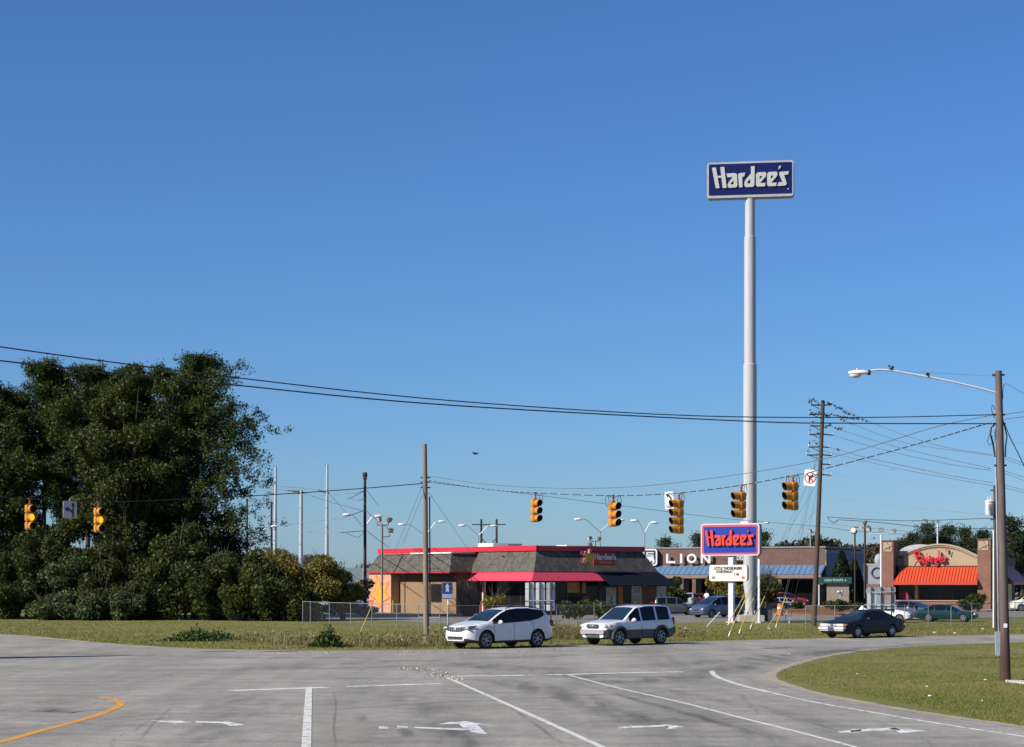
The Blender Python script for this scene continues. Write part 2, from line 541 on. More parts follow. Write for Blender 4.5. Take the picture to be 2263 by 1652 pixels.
def soft_mark(name, col, gain=1.0, scale=1.2):
    """rubber and dust marks: fade out towards the edges of their strip"""
    m, n, l, b = nt(name)
    at = n.new('ShaderNodeAttribute'); at.attribute_name = 'mark'
    tc = n.new('ShaderNodeTexCoord')
    mp = n.new('ShaderNodeMapping'); mp.inputs['Scale'].default_value = (1.6, 0.25, 1)
    l.new(tc.outputs['Object'], mp.inputs[0])
    z = n.new('ShaderNodeTexNoise'); z.inputs['Scale'].default_value = scale; z.inputs['Detail'].default_value = 7
    l.new(mp.outputs[0], z.inputs['Vector'])
    r = n.new('ShaderNodeValToRGB'); r.color_ramp.elements[0].position = 0.3; r.color_ramp.elements[1].position = 0.7
    l.new(z.outputs['Fac'], r.inputs[0])
    mu = n.new('ShaderNodeMath'); mu.operation = 'MULTIPLY'; mu.use_clamp = True
    l.new(at.outputs['Fac'], mu.inputs[0]); l.new(r.outputs[0], mu.inputs[1])
    m2 = n.new('ShaderNodeMath'); m2.operation = 'MULTIPLY'; m2.use_clamp = True; m2.inputs[1].default_value = gain
    l.new(mu.outputs[0], m2.inputs[0])
    b.inputs['Base Color'].default_value = (*col, 1); b.inputs['Roughness'].default_value = 0.8
    t = n.new('ShaderNodeBsdfTransparent'); mx = n.new('ShaderNodeMixShader')
    l.new(m2.outputs[0], mx.inputs[0]); l.new(t.outputs[0], mx.inputs[1]); l.new(b.outputs[0], mx.inputs[2])
    l.new(mx.outputs[0], n['Material Output'].inputs['Surface'])
    return m
M_RUBBER = soft_mark('rubber_marks', (0.05, 0.047, 0.048), 0.5)
M_DUST = soft_mark('dust_marks', (0.36, 0.32, 0.28), 0.9)

# ------------------------------------------------------------------ ground, road, lot
def flat(poly, z, mb=None):
    mb = mb or MB()
    return mb.add([(x, y, z) for x, y in poly], [tuple(range(len(poly)))])
def smooth2(pts, sub=6):
    return [(v.x, v.y) for v in catmull([(x, y, 0) for x, y in pts], sub)]
gp = MB()
# one sheet to the horizon, finer near the camera so that the verge can be a little uneven
xs = sorted(set([-4000, -1500, -600, -250] + [-100 + 4 * i for i in range(51)] + [250, 600, 1500, 4000]))
ys = sorted(set([-400, -100, -30] + [4 * i for i in range(76)] + [400, 700, 1500, 4500]))
def gz(x, y):
    return 0.0
vs = [(x, y, gz(x, y)) for y in ys for x in xs]
W_ = len(xs)
gp.add(vs, [(j * W_ + i, j * W_ + i + 1, (j + 1) * W_ + i + 1, (j + 1) * W_ + i) for j in range(len(ys) - 1) for i in range(W_ - 1)])
struct('ground', gp, M_GRASS, 'mown green and tan grass ground of the verges')

far_edge = smooth2([g(*p) for p in ((-260, 1391), (0, 1403), (100, 1411), (250, 1425), (400, 1434), (560, 1438.5), (760, 1439.5), (980, 1437), (1300, 1427.5), (1500, 1421), (1800, 1412.5), (2040, 1407.5), (2263, 1403.5), (2600, 1398))])
near_edge = smooth2([g(*p) for p in ((2640, 1416), (2400, 1417.5), (2263, 1420), (2060, 1427), (1920, 1437), (1830, 1451), (1770, 1466), (1722, 1482), (1706, 1494), (1725, 1508), (1800, 1531), (1900, 1551), (2020, 1572), (2140, 1590), (2300, 1612), (2520, 1650))])
X2, Y2 = near_edge[-1]
road = far_edge + near_edge + [(X2 - 0.5, 20), (X2 + 1, -25), (-60, -25), (-60, far_edge[0][1] - 2)]
struct('road', flat(road, 0.004), M_ROAD, 'worn grey asphalt of the road junction')
def band(line, off0, off1, z, mb=None):
    """strip alongside a ground polyline, from off0 to off1 to its left"""
    mb = mb or MB()
    pts = [Vector((x, y, 0)) for x, y in line]
    vs = []
    for i, p in enumerate(pts):
        t = (pts[min(i + 1, len(pts) - 1)] - pts[max(i - 1, 0)]).normalized()
        nrm = Vector((-t.y, t.x, 0))
        w = 1 + 0.25 * math.sin(i * 1.9) + 0.15 * math.sin(i * 0.7)
        a, b = p + nrm * off0, p + nrm * off1 * w
        vs += [(a.x, a.y, z), (b.x, b.y, z)]
    return mb.add(vs, [(2 * i, 2 * i + 2, 2 * i + 3, 2 * i + 1) for i in range(len(pts) - 1)])
sh = band(far_edge, -0.15, 0.35, 0.008)
band(near_edge, -0.22, 0.12, 0.008, sh)
struct('road_shoulder', sh, M_DIRT, 'pale gravel shoulder along the road edges')

lot = [g(*p) for p in ((560, 1366), (820, 1371), (990, 1378), (1250, 1381), (1480, 1377), (1700, 1373), (1960, 1370), (2130, 1367), (2300, 1363), (2700, 1360))]
lot += [(150, 330), (-60, 330)]
struct('parking_lot', flat(lot, 0.004), M_LOT, 'grey asphalt parking lot behind the fence')
bed = [g(*p) for p in ((1700, 1357), (1800, 1360), (1900, 1359), (1925, 1350), (1900, 1345), (1800, 1343), (1720, 1346))]
bk = MB().prism(smooth2(bed + bed[:1], 4)[:-1], 0.0, 0.12)
struct('planting_bed', bk, M_MULCH, 'pine straw bed in front of the kiosk')
wkb = [g(*p) for p in ((2180, 1351.5), (2300, 1350), (2300, 1346), (2180, 1347))]
struct('pavement', MB().prism(wkb, 0.0, 0.14), M_CURB, 'pale concrete walk beside the brick restaurant')
d2 = [g(*p) for p in ((2222, 1508), (2263, 1512), (2420, 1530), (2420, 1524), (2263, 1506.5), (2222, 1503))]
struct('driveway', MB().prism(d2[::-1], 0.0, 0.03), M_CURB, 'pale concrete strip behind the big wooden pole')

# ------------------------------------------------------------------ painted lines
def strip(pix, w, z=0.009, mb=None, sub=8, world=False):
    pts = catmull([(x, y, 0) for x, y in (pix if world else [g(*p) for p in pix])], sub)
    mb = mb or MB()
    vs = []
    for i, p in enumerate(pts):
        t = (pts[min(i + 1, len(pts) - 1)] - pts[max(i - 1, 0)]).normalized()
        nrm = Vector((-t.y, t.x, 0)) * (w / 2 if not isinstance(w, (list, tuple)) else (w[0] + (w[1] - w[0]) * i / (len(pts) - 1)) / 2)
        a, b = p + nrm, p - nrm
        vs += [(a.x, a.y, z), (b.x, b.y, z)]
    return mb.add(vs, [(2 * i, 2 * i + 1, 2 * i + 3, 2 * i + 2) for i in range(len(pts) - 1)])
def pixpoly(polys, z=0.009):
    mb = MB()
    for p in polys:
        q = [g(*a) for a in p]
        ar = sum(q[i][0] * q[(i + 1) % len(q)][1] - q[(i + 1) % len(q)][0] * q[i][1] for i in range(len(q)))
        flat(q if ar > 0 else q[::-1], z, mb)
    return mb
zc = zoom(900, 1560, 5.6575)
ln = MB()
strip([(510, 1527.5), (610, 1524), (722, 1520)], 0.55, mb=ln)
strip([(683, 1521), (681, 1560), (679, 1600), (677, 1652), (674, 1720)], 0.17, z=0.013, mb=ln)
strip([(985, 1497), (1080, 1539), (1180, 1584), (1330, 1652), (1500, 1730)], 0.13, mb=ln)
strip([(1250, 1491), (1360, 1520), (1500, 1552), (1640, 1588), (1760, 1618), (1900, 1655), (2060, 1697)], 0.11, mb=ln)
strip([(1250, 1492), (1340, 1489.5), (1450, 1487)], 0.5, z=0.013, mb=ln)
strip([(1573, 1484), (1577, 1491), (1592, 1500), (1640, 1516), (1700, 1531)], 0.17, mb=ln)
struct('white_lane_lines', ln, M_WPAINT, 'worn white lane and stop lines on the road')
l2 = MB()
strip([(762, 1518.5), (860, 1515.5), (975, 1511.5)], 0.4, mb=l2)
strip([(995, 1496), (1080, 1494.5), (1180, 1493)], 0.45, mb=l2)
strip([(1208, 1492.5), (1245, 1491.5)], 0.4, mb=l2)
strip([(1440, 1487), (1510, 1485.5)], 0.4, mb=l2)
strip([(1700, 1531), (1800, 1553), (1960, 1581), (2110, 1606), (2263, 1629), (2500, 1665)], 0.11, mb=l2)
struct('faded_lane_lines', l2, M_WPAINT2, 'faded white stop and edge lines on the road')
yl = strip([(-160, 1672), (0, 1641), (80, 1619), (160, 1598), (225, 1578), (262, 1562), (266, 1553), (250, 1546.5), (215, 1541.5)], 0.2)
struct('yellow_island_line', yl, M_YPAINT, 'faded yellow outline of the painted island')
yl = strip([(218, 1541.7), (190, 1539), (120, 1536), (0, 1533), (-150, 1532)], 0.12)
struct('yellow_island_line', yl, worn_paint('nearly_gone_yellow_paint', (0.42, 0.24, 0.08), 0.50, 3.0), 'nearly worn away far side of the yellow outline')
ar = pixpoly([
    [zc(0, 948), zc(130, 950), zc(130, 976), zc(0, 976)],
    [zc(250, 940), zc(400, 950), zc(380, 975), zc(230, 985)],
    [zc(480, 955), zc(1130, 975), zc(1200, 1000), zc(1100, 1000), zc(480, 972)],
    [zc(780, 920), zc(950, 888), zc(1130, 872), zc(1240, 890), zc(1400, 915), zc(1595, 938), zc(1560, 943), zc(1320, 922), zc(1460, 1052), zc(1400, 1045), zc(1280, 1035), zc(1160, 985), zc(1070, 912), zc(900, 918)],
])
struct('turn_arrow', ar, M_WPAINT2, 'white painted arrow in the lane right of the thick line')
ar2 = pixpoly([[(330, 1594), (400, 1594.5), (425, 1598), (390, 1600)], [(432, 1595), (505, 1596.5), (545, 1604), (508, 1605.5), (492, 1600), (432, 1598.5)]])
struct('turn_arrow', ar2, M_WPAINT2, 'thin worn white arrow beside the yellow island')
ar3 = pixpoly([[(1365, 1607), (1400, 1605), (1390, 1612), (1368, 1612)], [(1395, 1606), (1470, 1603.5), (1470, 1607.5), (1395, 1610)], [(1462, 1602), (1490, 1604), (1517, 1609), (1470, 1613), (1480, 1608)]])
struct('turn_arrow', ar3, M_WPAINT2, 'small worn white arrow in the middle turning lane')
ar4 = pixpoly([[(1850, 1618), (1905, 1613), (1900, 1620), (1860, 1621.5)], [(1880, 1613), (1985, 1610), (1990, 1615), (1880, 1619)], [(1955, 1608.5), (2000, 1612), (2048, 1617), (1990, 1622), (1975, 1614)]])
struct('turn_arrow', ar4, M_WPAINT2, 'worn white arrow in the lane beside the grass corner')

def soft_strip(pix, w, mb, att, peak=1.0, z=0.006):
    pts = catmull([(x, y, 0) for x, y in [g(*p) for p in pix]], 6)
    N = len(pts); vs = []
    for i, p in enumerate(pts):
        t = (pts[min(i + 1, N - 1)] - pts[max(i - 1, 0)]).normalized()
        nrm = Vector((-t.y, t.x, 0))
        e = min(1, min(i, N - 1 - i) / (0.25 * N))
        for k, a in ((-1, 0), (-0.45, 0.8), (0, 1), (0.45, 0.8), (1, 0)):
            q = p + nrm * (k * w / 2)
            vs.append((q.x, q.y, z)); att.append(a * e * peak)
    mb.add(vs, [(5 * i + k, 5 * i + k + 1, 5 * i + 6 + k, 5 * i + 5 + k) for i in range(N - 1) for k in range(4)])
def mark_obj(name, items, m, label):
    mb, att = MB(), []
    for j, (pix, w, pk) in enumerate(items):
        soft_strip(pix, w, mb, att, pk, 0.0055 + 0.0002 * j)
    o = struct(name, mb, m, label)
    a = o.data.attributes.new('mark', 'FLOAT', 'POINT')
    a.data.foreach_set('value', att)
    return o
mark_obj('tyre_marks', [
    ([(1000, 1502), (1110, 1506), (1220, 1530), (1400, 1585), (1640, 1680)], 1.7, 0.85),
    ([(1080, 1488), (1300, 1500), (1450, 1545), (1700, 1640), (1850, 1700)], 1.6, 0.55),
    ([(1300, 1512), (1450, 1505), (1550, 1490), (1680, 1468), (1900, 1440)], 2.4, 0.8),
    ([(1300, 1480), (1600, 1462), (1900, 1435), (2263, 1411)], 2.6, 0.65),
    ([(900, 1462), (1150, 1478), (1300, 1492), (1420, 1500)], 3.0, 0.75),
    ([(300, 1500), (700, 1470), (1100, 1455), (1600, 1436)], 2.2, 0.45),
    ([(0, 1438), (250, 1447), (600, 1455), (1000, 1452)], 2.6, 0.5),
    ([(0, 1480), (400, 1482), (800, 1476), (1200, 1462)], 2.0, 0.4),
    ([(520, 1528), (520, 1560), (470, 1620), (430, 1700)], 1.8, 0.6),
    ([(860, 1520), (930, 1560), (1010, 1620), (1100, 1700)], 1.6, 0.5),
    ([(590, 1530), (620, 1580), (600, 1660)], 1.1, 0.35),
    ([(1250, 1505), (1560, 1590), (1800, 1670)], 0.35, 0.8),
    ([(1330, 1500), (1640, 1560), (2000, 1640)], 0.9, 0.5),
    ([(-20, 1487), (160, 1478), (330, 1474), (560, 1468), (760, 1463)], 0.16, 0.9), ([(735, 1522), (742, 1560), (738, 1610), (746, 1670)], 0.07, 0.8), ([(300, 1652), (330, 1610), (360, 1580), (392, 1556)], 0.10, 0.6),
    ([(1010, 1480), (1300, 1466), (1560, 1452), (1820, 1436)], 0.14, 0.8), ([(470, 1505), (700, 1500), (930, 1503)], 0.10, 0.7), ([(1120, 1560), (1180, 1600), (1260, 1660)], 0.12, 0.7), ([(1500, 1610), (1600, 1652)], 0.12, 0.6), ([(1640, 1560), (1760, 1590), (1900, 1630)], 0.12, 0.7),
    ([(690, 1640), (900, 1637), (1100, 1646)], 0.06, 0.8), ([(60, 1590), (200, 1600), (330, 1592)], 0.35, 0.45),
    ([(885, 1605), (905, 1632)], 0.35, 1.0), ([(1000, 1608), (1045, 1660)], 0.5, 1.0), ([(795, 1575), (800, 1600)], 0.3, 0.7),
], M_RUBBER, 'dark rubber marks in the turning lanes')
mark_obj('road_dust', [
    ([(-60, 1560), (60, 1572), (160, 1578), (215, 1566)], 4.0, 0.8),
    ([(620, 1446), (800, 1449), (1000, 1447), (1300, 1438), (1700, 1424)], 1.1, 0.75),
    ([(820, 1472), (900, 1480), (970, 1493)], 1.3, 0.9),
    ([(1640, 1487), (1660, 1500), (1720, 1516), (1850, 1548), (2050, 1588), (2300, 1626)], 0.9, 0.45),
    ([(1720, 1478), (1800, 1459), (1900, 1441), (2020, 1432)], 1.0, 0.6),
    ([(980, 1560), (1060, 1570), (1160, 1620)], 2.6, 0.35), ([(730, 1560), (760, 1600), (770, 1680)], 2.0, 0.35),
], M_DUST, 'pale dust swept to the road edges')

# loose stones where the island line starts, litter on the grass, fallen bits along the shoulder
st = MB()
def stones(n, fn, s0, s1, mis=(0, 0, 1, 2)):
    for _ in range(n):
        x, y = fn()
        s = random.uniform(s0, s1)
        st.ell((x, y, 0.006 + s * 0.35), (s, s * random.uniform(0.6, 1), s * 0.7), 5, 3, mi=random.choice(mis))
def along(pix, spread):
    k = random.random() * (len(pix) - 1); i = int(k); t = k - i
    px = pix[i][0] + (pix[i + 1][0] - pix[i][0]) * t; py = pix[i][1] + (pix[i + 1][1] - pix[i][1]) * t
    x, y = g(px, py)
    return x + random.gauss(0, spread), y + random.gauss(0, spread)
stones(260, lambda: along([(885, 1477), (930, 1481), (965, 1488), (985, 1497), (1010, 1505)], 0.22), 0.008, 0.03)
stones(130, lambda: along([(560, 1443), (800, 1445), (1000, 1443)], 0.22), 0.008, 0.028)
stones(110, lambda: along([(1000, 1446), (1300, 1434), (1700, 1420)], 0.3), 0.008, 0.025)
stones(160, lambda: along([(1715, 1490), (1740, 1513), (1850, 1543), (2000, 1569), (2240, 1603)], 0.25), 0.005, 0.014, (0, 0, 1))
M_STONE = [mat('stone_tan', (0.34, 0.27, 0.2), 0.9), mat('stone_dark', (0.06, 0.055, 0.05), 0.9), mat('stone_white', (0.7, 0.68, 0.62), 0.8)]
o = st.build('gravel', M_STONE); tag(o, 'loose stones and grit along the road edges', 'gravel', kind='stuff')
lit = MB()
for _ in range(9):
    px, py = random.uniform(1740, 2255), random.uniform(1436, 1600)
    if py > 1500 + (px - 1740) * 0.2: continue
    x, y = g(px, py); s = random.uniform(0.02, 0.055)
    lit.ell((x, y, 0.05), (s, s * 0.7, 0.02), 6, 3, rot=Matrix.Rotation(random.uniform(-0.5, 0.5), 3, 'X'))
for _ in range(6):
    x, y = g(random.uniform(1500, 2230), random.uniform(1388, 1402)); s = random.uniform(0.05, 0.1)
    lit.ell((x, y, 0.06), (s, s * 0.7, 0.03), 6, 3)
tag(lit.build('litter', M_STONE[2]), 'white scraps of litter scattered on the grass', 'litter', kind='stuff')
# ------------------------------------------------------------------ plain object materials
M_SIGY = mat('signal_yellow', (0.44, 0.185, 0.017), 0.45, var=0.18, scale=6)
M_SIGB = mat('signal_black', (0.012, 0.01, 0.01), 0.7)
M_RED = mat('hanger_red_brown', (0.28, 0.09, 0.05), 0.7, var=0.3)
M_LENSR = mat('lens_red', (0.06, 0.006, 0.006), 0.25)
M_LENSA = mat('lens_amber', (0.09, 0.03, 0.008), 0.25)
M_LENSG = mat('lens_green', (0.006, 0.03, 0.02), 0.25)
M_AMBERLIT = emit('lit_amber', (1.0, 0.40, 0.02), 1.1)
M_CABLE = mat('black_cable', (0.02, 0.02, 0.022), 0.6)
M_CABLEG = mat('grey_cable', (0.09, 0.095, 0.11), 0.6)
M_CABLEF = mat('pale_cable', (0.20, 0.22, 0.26), 0.6)
M_LASH = mat('white_lashing', (0.26, 0.26, 0.28), 0.6)
M_SIGNW = mat('sign_white', (0.72, 0.73, 0.74), 0.45, var=0.05)
M_SIGN_SHADED = mat('sign_white_shaded', (0.40, 0.41, 0.44), 0.5, var=0.06)  # white lane sign with its shade put into the colour
M_BLK = mat('sign_black', (0.012, 0.012, 0.014), 0.5)
M_SRED = mat('sign_red', (0.42, 0.035, 0.03), 0.5)
M_GALV = mat('galvanised_steel', (0.42, 0.43, 0.44), 0.5, 0.5, var=0.2)
M_ARM = mat('dark_crossarm', (0.04, 0.035, 0.035), 0.9)
M_INS = mat('insulator', (0.5, 0.52, 0.55), 0.25)
M_METALG = mat('grey_box_metal', (0.34, 0.37, 0.42), 0.45, 0.3)
M_WHITEM = mat('white_painted_steel', (0.55, 0.56, 0.59), 0.4, var=0.06)
M_GUARDY = mat('guard_yellow', (0.40, 0.28, 0.03), 0.5, var=0.2)
M_GUARDW = mat('guard_white', (0.6, 0.62, 0.64), 0.5)
M_POST = mat('fence_steel', (0.20, 0.21, 0.22), 0.5, 0.2, var=0.2)
M_POSTD = mat('dull_fence_steel', (0.13, 0.135, 0.13), 0.6, 0.2, var=0.2)
M_LPOLE = mat('lamp_pole_grey', (0.30, 0.33, 0.36), 0.5, 0.4)
M_BOLL = mat('bollard_yellow', (0.7, 0.55, 0.06), 0.5)
M_GLASS = mat('tinted_glass', (0.006, 0.007, 0.009), 0.06, var=0.05, spec=0.28, coat=0.0)
M_WSH = mat('windscreen_glass', (0.010, 0.022, 0.032), 0.05, var=0.05, spec=0.7, coat=0.3)
M_TYRE = mat('tyre_rubber', (0.018, 0.018, 0.019), 0.85)
M_RIM = mat('alloy_rim', (0.34, 0.35, 0.37), 0.4, 0.6)
M_DARK = mat('black_plastic', (0.02, 0.02, 0.022), 0.6)
M_LINE = mat('wheel_well', (0.008, 0.008, 0.009), 0.9)
M_CHROME = mat('bright_trim', (0.75, 0.76, 0.78), 0.18, 0.9, var=0.03)
M_LAMP = mat('headlamp_lens', (0.62, 0.64, 0.68), 0.08, 0.25, var=0.3, scale=14, spec=0.8, coat=0.6)
M_TAIL = mat('tail_lamp_lens', (0.25, 0.012, 0.012), 0.15, coat=0.5)
M_AMBER = mat('amber_lens', (0.5, 0.16, 0.03), 0.2)
M_CLADG = mat('grey_cladding', (0.06, 0.056, 0.064), 0.5)
M_SEAM = mat('panel_gap', (0.03, 0.03, 0.03), 0.8)
# ------------------------------------------------------------------ lettering shared by two signs
HL = [
 [[(205,192),(268,190),(291,322),(351,322),(335,187),(398,185),(435,515),(373,515),(354,352),(296,352),(325,515),(265,515)]],
 [[(432,290),(560,288),(588,300),(598,328),(601,488),(578,512),(480,515),(456,502),(450,465),(470,420),(530,348),(446,350)],[(545,395),(502,440),(497,462),(541,462)]],
 [[(612,312),(630,292),(722,285),(708,345),(682,346),(678,370),(682,512),(628,512)]],
 [[(812,190),(870,190),(864,488),(842,510),(735,512),(712,492),(708,440),(730,395),(812,300)],[(800,385),(760,428),(757,455),(801,455)]],
 [[(915,287),(1030,285),(1050,305),(1045,350),(952,455),(1037,455),(1030,508),(915,510),(891,490),(888,318)],[(945,345),(992,345),(946,402)]],
 [[(1088,287),(1203,285),(1222,305),(1217,350),(1124,455),(1208,455),(1201,508),(1086,510),(1062,490),(1062,318)],[(1117,345),(1164,345),(1118,402)]],
 [[(1258,290),(1398,285),(1385,336),(1322,338),(1366,478),(1342,505),(1222,510),(1237,452),(1298,450),(1250,335),(1248,305)]],
 [[(1235,252),(1240,212),(1260,188),(1276,202),(1266,230)]],
]
def big_letters(depth):
    me = None
    mb = MB()
    for o in HL:
        mb.mesh(curve_mesh([[((x - 800) / 1280, -(y - 375) / 1280) for x, y in c] for c in o], depth), Matrix.Identity(4))
    return mb
def face_letters(src, name, M, m, parent):
    q = MB(); q.add([M @ Vector(v) for v in src.v], src.f)
    return q.build(name, m, parent)

# ------------------------------------------------------------------ tall pylon sign
M_PYLON = mat('white_pylon_steel', (0.40, 0.40, 0.415), 0.38, stretch=(3, 3, .12), var=0.12, spec=0.6)
Yt_ = 136.2; s_ = F / Yt_
bx_ = at(1658.5, Yt_)
t = thing('pylon_sign', 'very tall white pylon with navy lettered sign board at its top', 'sign', (bx_, Yt_, 0))
def zz(py): return EYE - (py - YH) / s_
pl = MB().lathe([(.46, .75), (.46, zz(1300)), (.50, zz(1300) + .02)], (0, 0, 0), 28)
pl = MB().lathe([(.33, .45), (.34, zz(1318)), (.455, zz(1292)), (.46, zz(806)), (.405, zz(805)), (.40, zz(524)), (.345, zz(523)), (.335, zz(438))], (-.03, 0, 0), 32)
pl.build('pole', M_PYLON, t, 35)
q = MB()
for k in range(8):
    a = 2 * math.pi * k / 8
    q.box((math.cos(a) * .40, math.sin(a) * .40, .60), (.04, .16, .26), a)
q.lathe([(.5, .42), (.5, .47)], (-.03, 0, 0), 24)
q.build('base_flange', M_PYLON, t)
MB().rbox((0, 0, .2), (1.7, 1.7, .46), .06, 0, 2).build('footing', mat('footing_concrete', (0.36, 0.33, 0.29), 0.9), t)
W, H_ = 191.5 / s_, 81 / s_
zc0 = zz(399.5)
hd = bpy.data.objects.new('sign_board', None); COL.objects.link(hd)
hd.parent = t; hd.rotation_euler = (0, 0, R(3))
bpy.data.objects.remove(hd)
RB = Matrix.Rotation(R(-9), 4, 'Z')
def rot_build(mb, name, m, sm=None):
    mb.v = [tuple(RB @ Vector(v)) for v in mb.v]
    return mb.build(name, m, t, sm)
rot_build(MB().rbox((0, 0, zc0), (W, .62, H_), .22, 0, 6), 'sign_frame', mat('sign_frame_grey', (0.30, 0.295, 0.30), 0.4, 0.2, var=.06), 40)
fr = rot_build(MB().rbox((0, -.335, zc0), (W * .985, .10, H_ * .965), .2, 0, 6), 'frame_lip', mat('sign_frame_pale', (0.42, 0.415, 0.41), 0.35, 0.2), 40)
rot_build(MB().rbox((0, -.39, zc0 + .04), (W * .95, .03, H_ * .85), .05, 0, 3), 'sign_face', mat('navy_sign_face', (0.004, 0.006, 0.07), 0.3, var=.04), 40)
LET = big_letters(.012)
q = MB(); MM = RB @ face_at(0, -.68, zc0 + .06, W * .945, W * .945)
LETD = big_letters(.045)
q = MB(); MM = RB @ face_at(0, -.455, zc0 + .06, W * .945, W * .945)
q.add([MM @ Vector(v) for v in LETD.v], LETD.f)
q.build('lettering', mat('grey_white_letters', (0.42, 0.42, 0.41), 0.45, var=.04), t)
q = MB(); q.lathe([(.055, -.405), (.055, -.415)], (W * .432, 0, zc0 - H_ * .29), 10, 'Y'); rot_build(q, 'registered_mark', mat('sign_mark', (0.3, 0.32, 0.5), 0.5))

# ------------------------------------------------------------------ low sign with reader board
zl = zoom(1650, 1220, 9.178)
Yl = 131.0; sl_ = F / Yl
ox = at(1614, Yl)
t = thing('roadside_sign', 'blue sign with red letters over a white reader board on a white post', 'sign', (ox, Yl, 0), R(-28))
cs = math.cos(R(28))
def lz(v): return EYE - ((1220 + v / 9.178) / 1.07512 - YH) / sl_
W = (1380 - 175) / 9.178 / 1.07512 / sl_ / cs * 1.0
z0, z1 = lz(925), lz(225)
zc0, H_ = (z0 + z1) / 2, z1 - z0
M_LIP = mat('sign_lip_white', (0.56, 0.50, 0.49), 0.4, var=.04)
MB().rbox((0, .22, zc0), (W * .99, .42, H_ * .98), .2, 0, 6).build('sign_box', mat('sign_box_dark', (0.16, 0.15, 0.19), 0.4), t, 40)
MB().rbox((0, -.03, zc0), (W, .10, H_), .22, 0, 6).build('sign_frame', M_LIP, t, 40)
MB().rbox((0, -.075, zc0), (W * .965, .03, H_ * .93), .17, 0, 6).build('sign_border', mat('sign_border_red', (0.46, 0.07, 0.09), 0.4, var=.1), t, 40)
MB().rbox((0, -.09, zc0 - .01), (W * .90, .02, H_ * .81), .06, 0, 4).build('sign_face', mat('blue_sign_face', (0.009, 0.03, 0.27), 0.35, var=.08, scale=1.2), t, 40)
LD = big_letters(.07)
q = MB(); MM = face_at(.02, -.20, zc0 + .03, W * .90, W * .98); q.add([MM @ Vector(v) for v in LD.v], LD.f)
q.build('lettering', mat('red_letters', (0.55, 0.04, 0.025), 0.4, var=.05), t)
W2, zb0, zb1 = (1140 - 360) / 9.178 / 1.07512 / sl_ / cs, lz(1482), lz(1128)
H2, zc2 = zb1 - zb0, (zb0 + zb1) / 2
xo = (750 - 785) / 9.178 / 1.07512 / sl_ / cs
MB().rbox((xo, .12, zc2), (W2 * .98, .30, H2 * .97), .16, 0, 6).build('board_box', mat('sign_box_dark', (0.16, 0.15, 0.19), 0.4), t, 40)
MB().rbox((xo, -.06, zc2), (W2, .08, H2), .17, 0, 6).build('reader_board', mat('reader_white', (0.58, 0.57, 0.54), 0.4, var=.03), t, 40)
q = MB()
for tx, u, v, sz, sp in (('LITTLE', 548, 1205, .17, 1.05), ('THICKBURGERS', 845, 1205, .17, .95), ('STARTING', 640, 1278, .17, 1.0), ('AT', 812, 1278, .17, 1.0), ('1 99', 925, 1340, .17, 1.0)):
    q.mesh(text_mesh(tx, sz * 1.34, .003, .013, 0, sp), face_at(xo + (u - 750) / 9.178 / 1.07512 / sl_ / cs, -.104, lz(v), .84, 1.0))
q.build('lettering', M_BLK, t)
q = MB()
for i in range(3): q.box((xo - W2 * .385, -.104, lz(1388 + i * 17)), (.24 - .05 * (i == 1), .006, .05))
q.build('small_mark', mat('mark_grey', (0.16, 0.16, 0.18), 0.6), t)
q = MB().rbox((xo + W2 * .40, -.104, lz(1405)), (.20, .006, .17), .03, 0, 3)
q.build('small_mark', mat('mark_red', (0.5, 0.08, 0.09), 0.6), t)
MB().box((0, .22, zb0 / 2 + .0), (.34, .34, zb0 + .05)).box((0, .22, (zb1 + z0) / 2), (.34, .34, z0 - zb1 - .01)).build('post', M_WHITEM, t)
px2 = (1670.5 - 1614) / sl_ / cs
MB().box((px2, .25, z0 / 2), (.13, .13, z0)).build('side_post', M_WHITEM, t)
MB().box((.02, .22, .06), (.6, .6, .12)).build('footing', mat('footing_concrete', (0.36, 0.33, 0.29), 0.9), t)
MB().box((px2, .25, .05), (.4, .4, .1)).build('footing', mat('footing_concrete', (0.36, 0.33, 0.29), 0.9), t)
q = MB().lathe([(.07, 0), (.09, .25)], (W * .5 + .28, .22, z1 + .02), 10, 'X').tube([(W * .45, .22, z1 - .02), (W * .5 + .3, .22, z1)], .03, 6)
q.build('sign_lamp', M_METALG, t, 40)
MB().prism([(W * .16, .1), (W * .30, .1), (W * .30, .3), (W * .16, .3)], z1 - .01, z1 + .13).build('top_cover', M_LIP, t)
x, y = at(1692, 136.8), 136.8
t = thing('utility_box', 'dark utility box beside the tall sign pole footing', 'utility box', (x, y, 0))
MB().rbox((0, 0, .42), (.85, .6, .84), .04, 0, 2).build('body', mat('dark_box', (0.06, 0.065, 0.07), 0.6), t); MB().rbox((0, 0, .86), (.92, .66, .05), .03, 0, 2).build('lid', M_DARK, t)

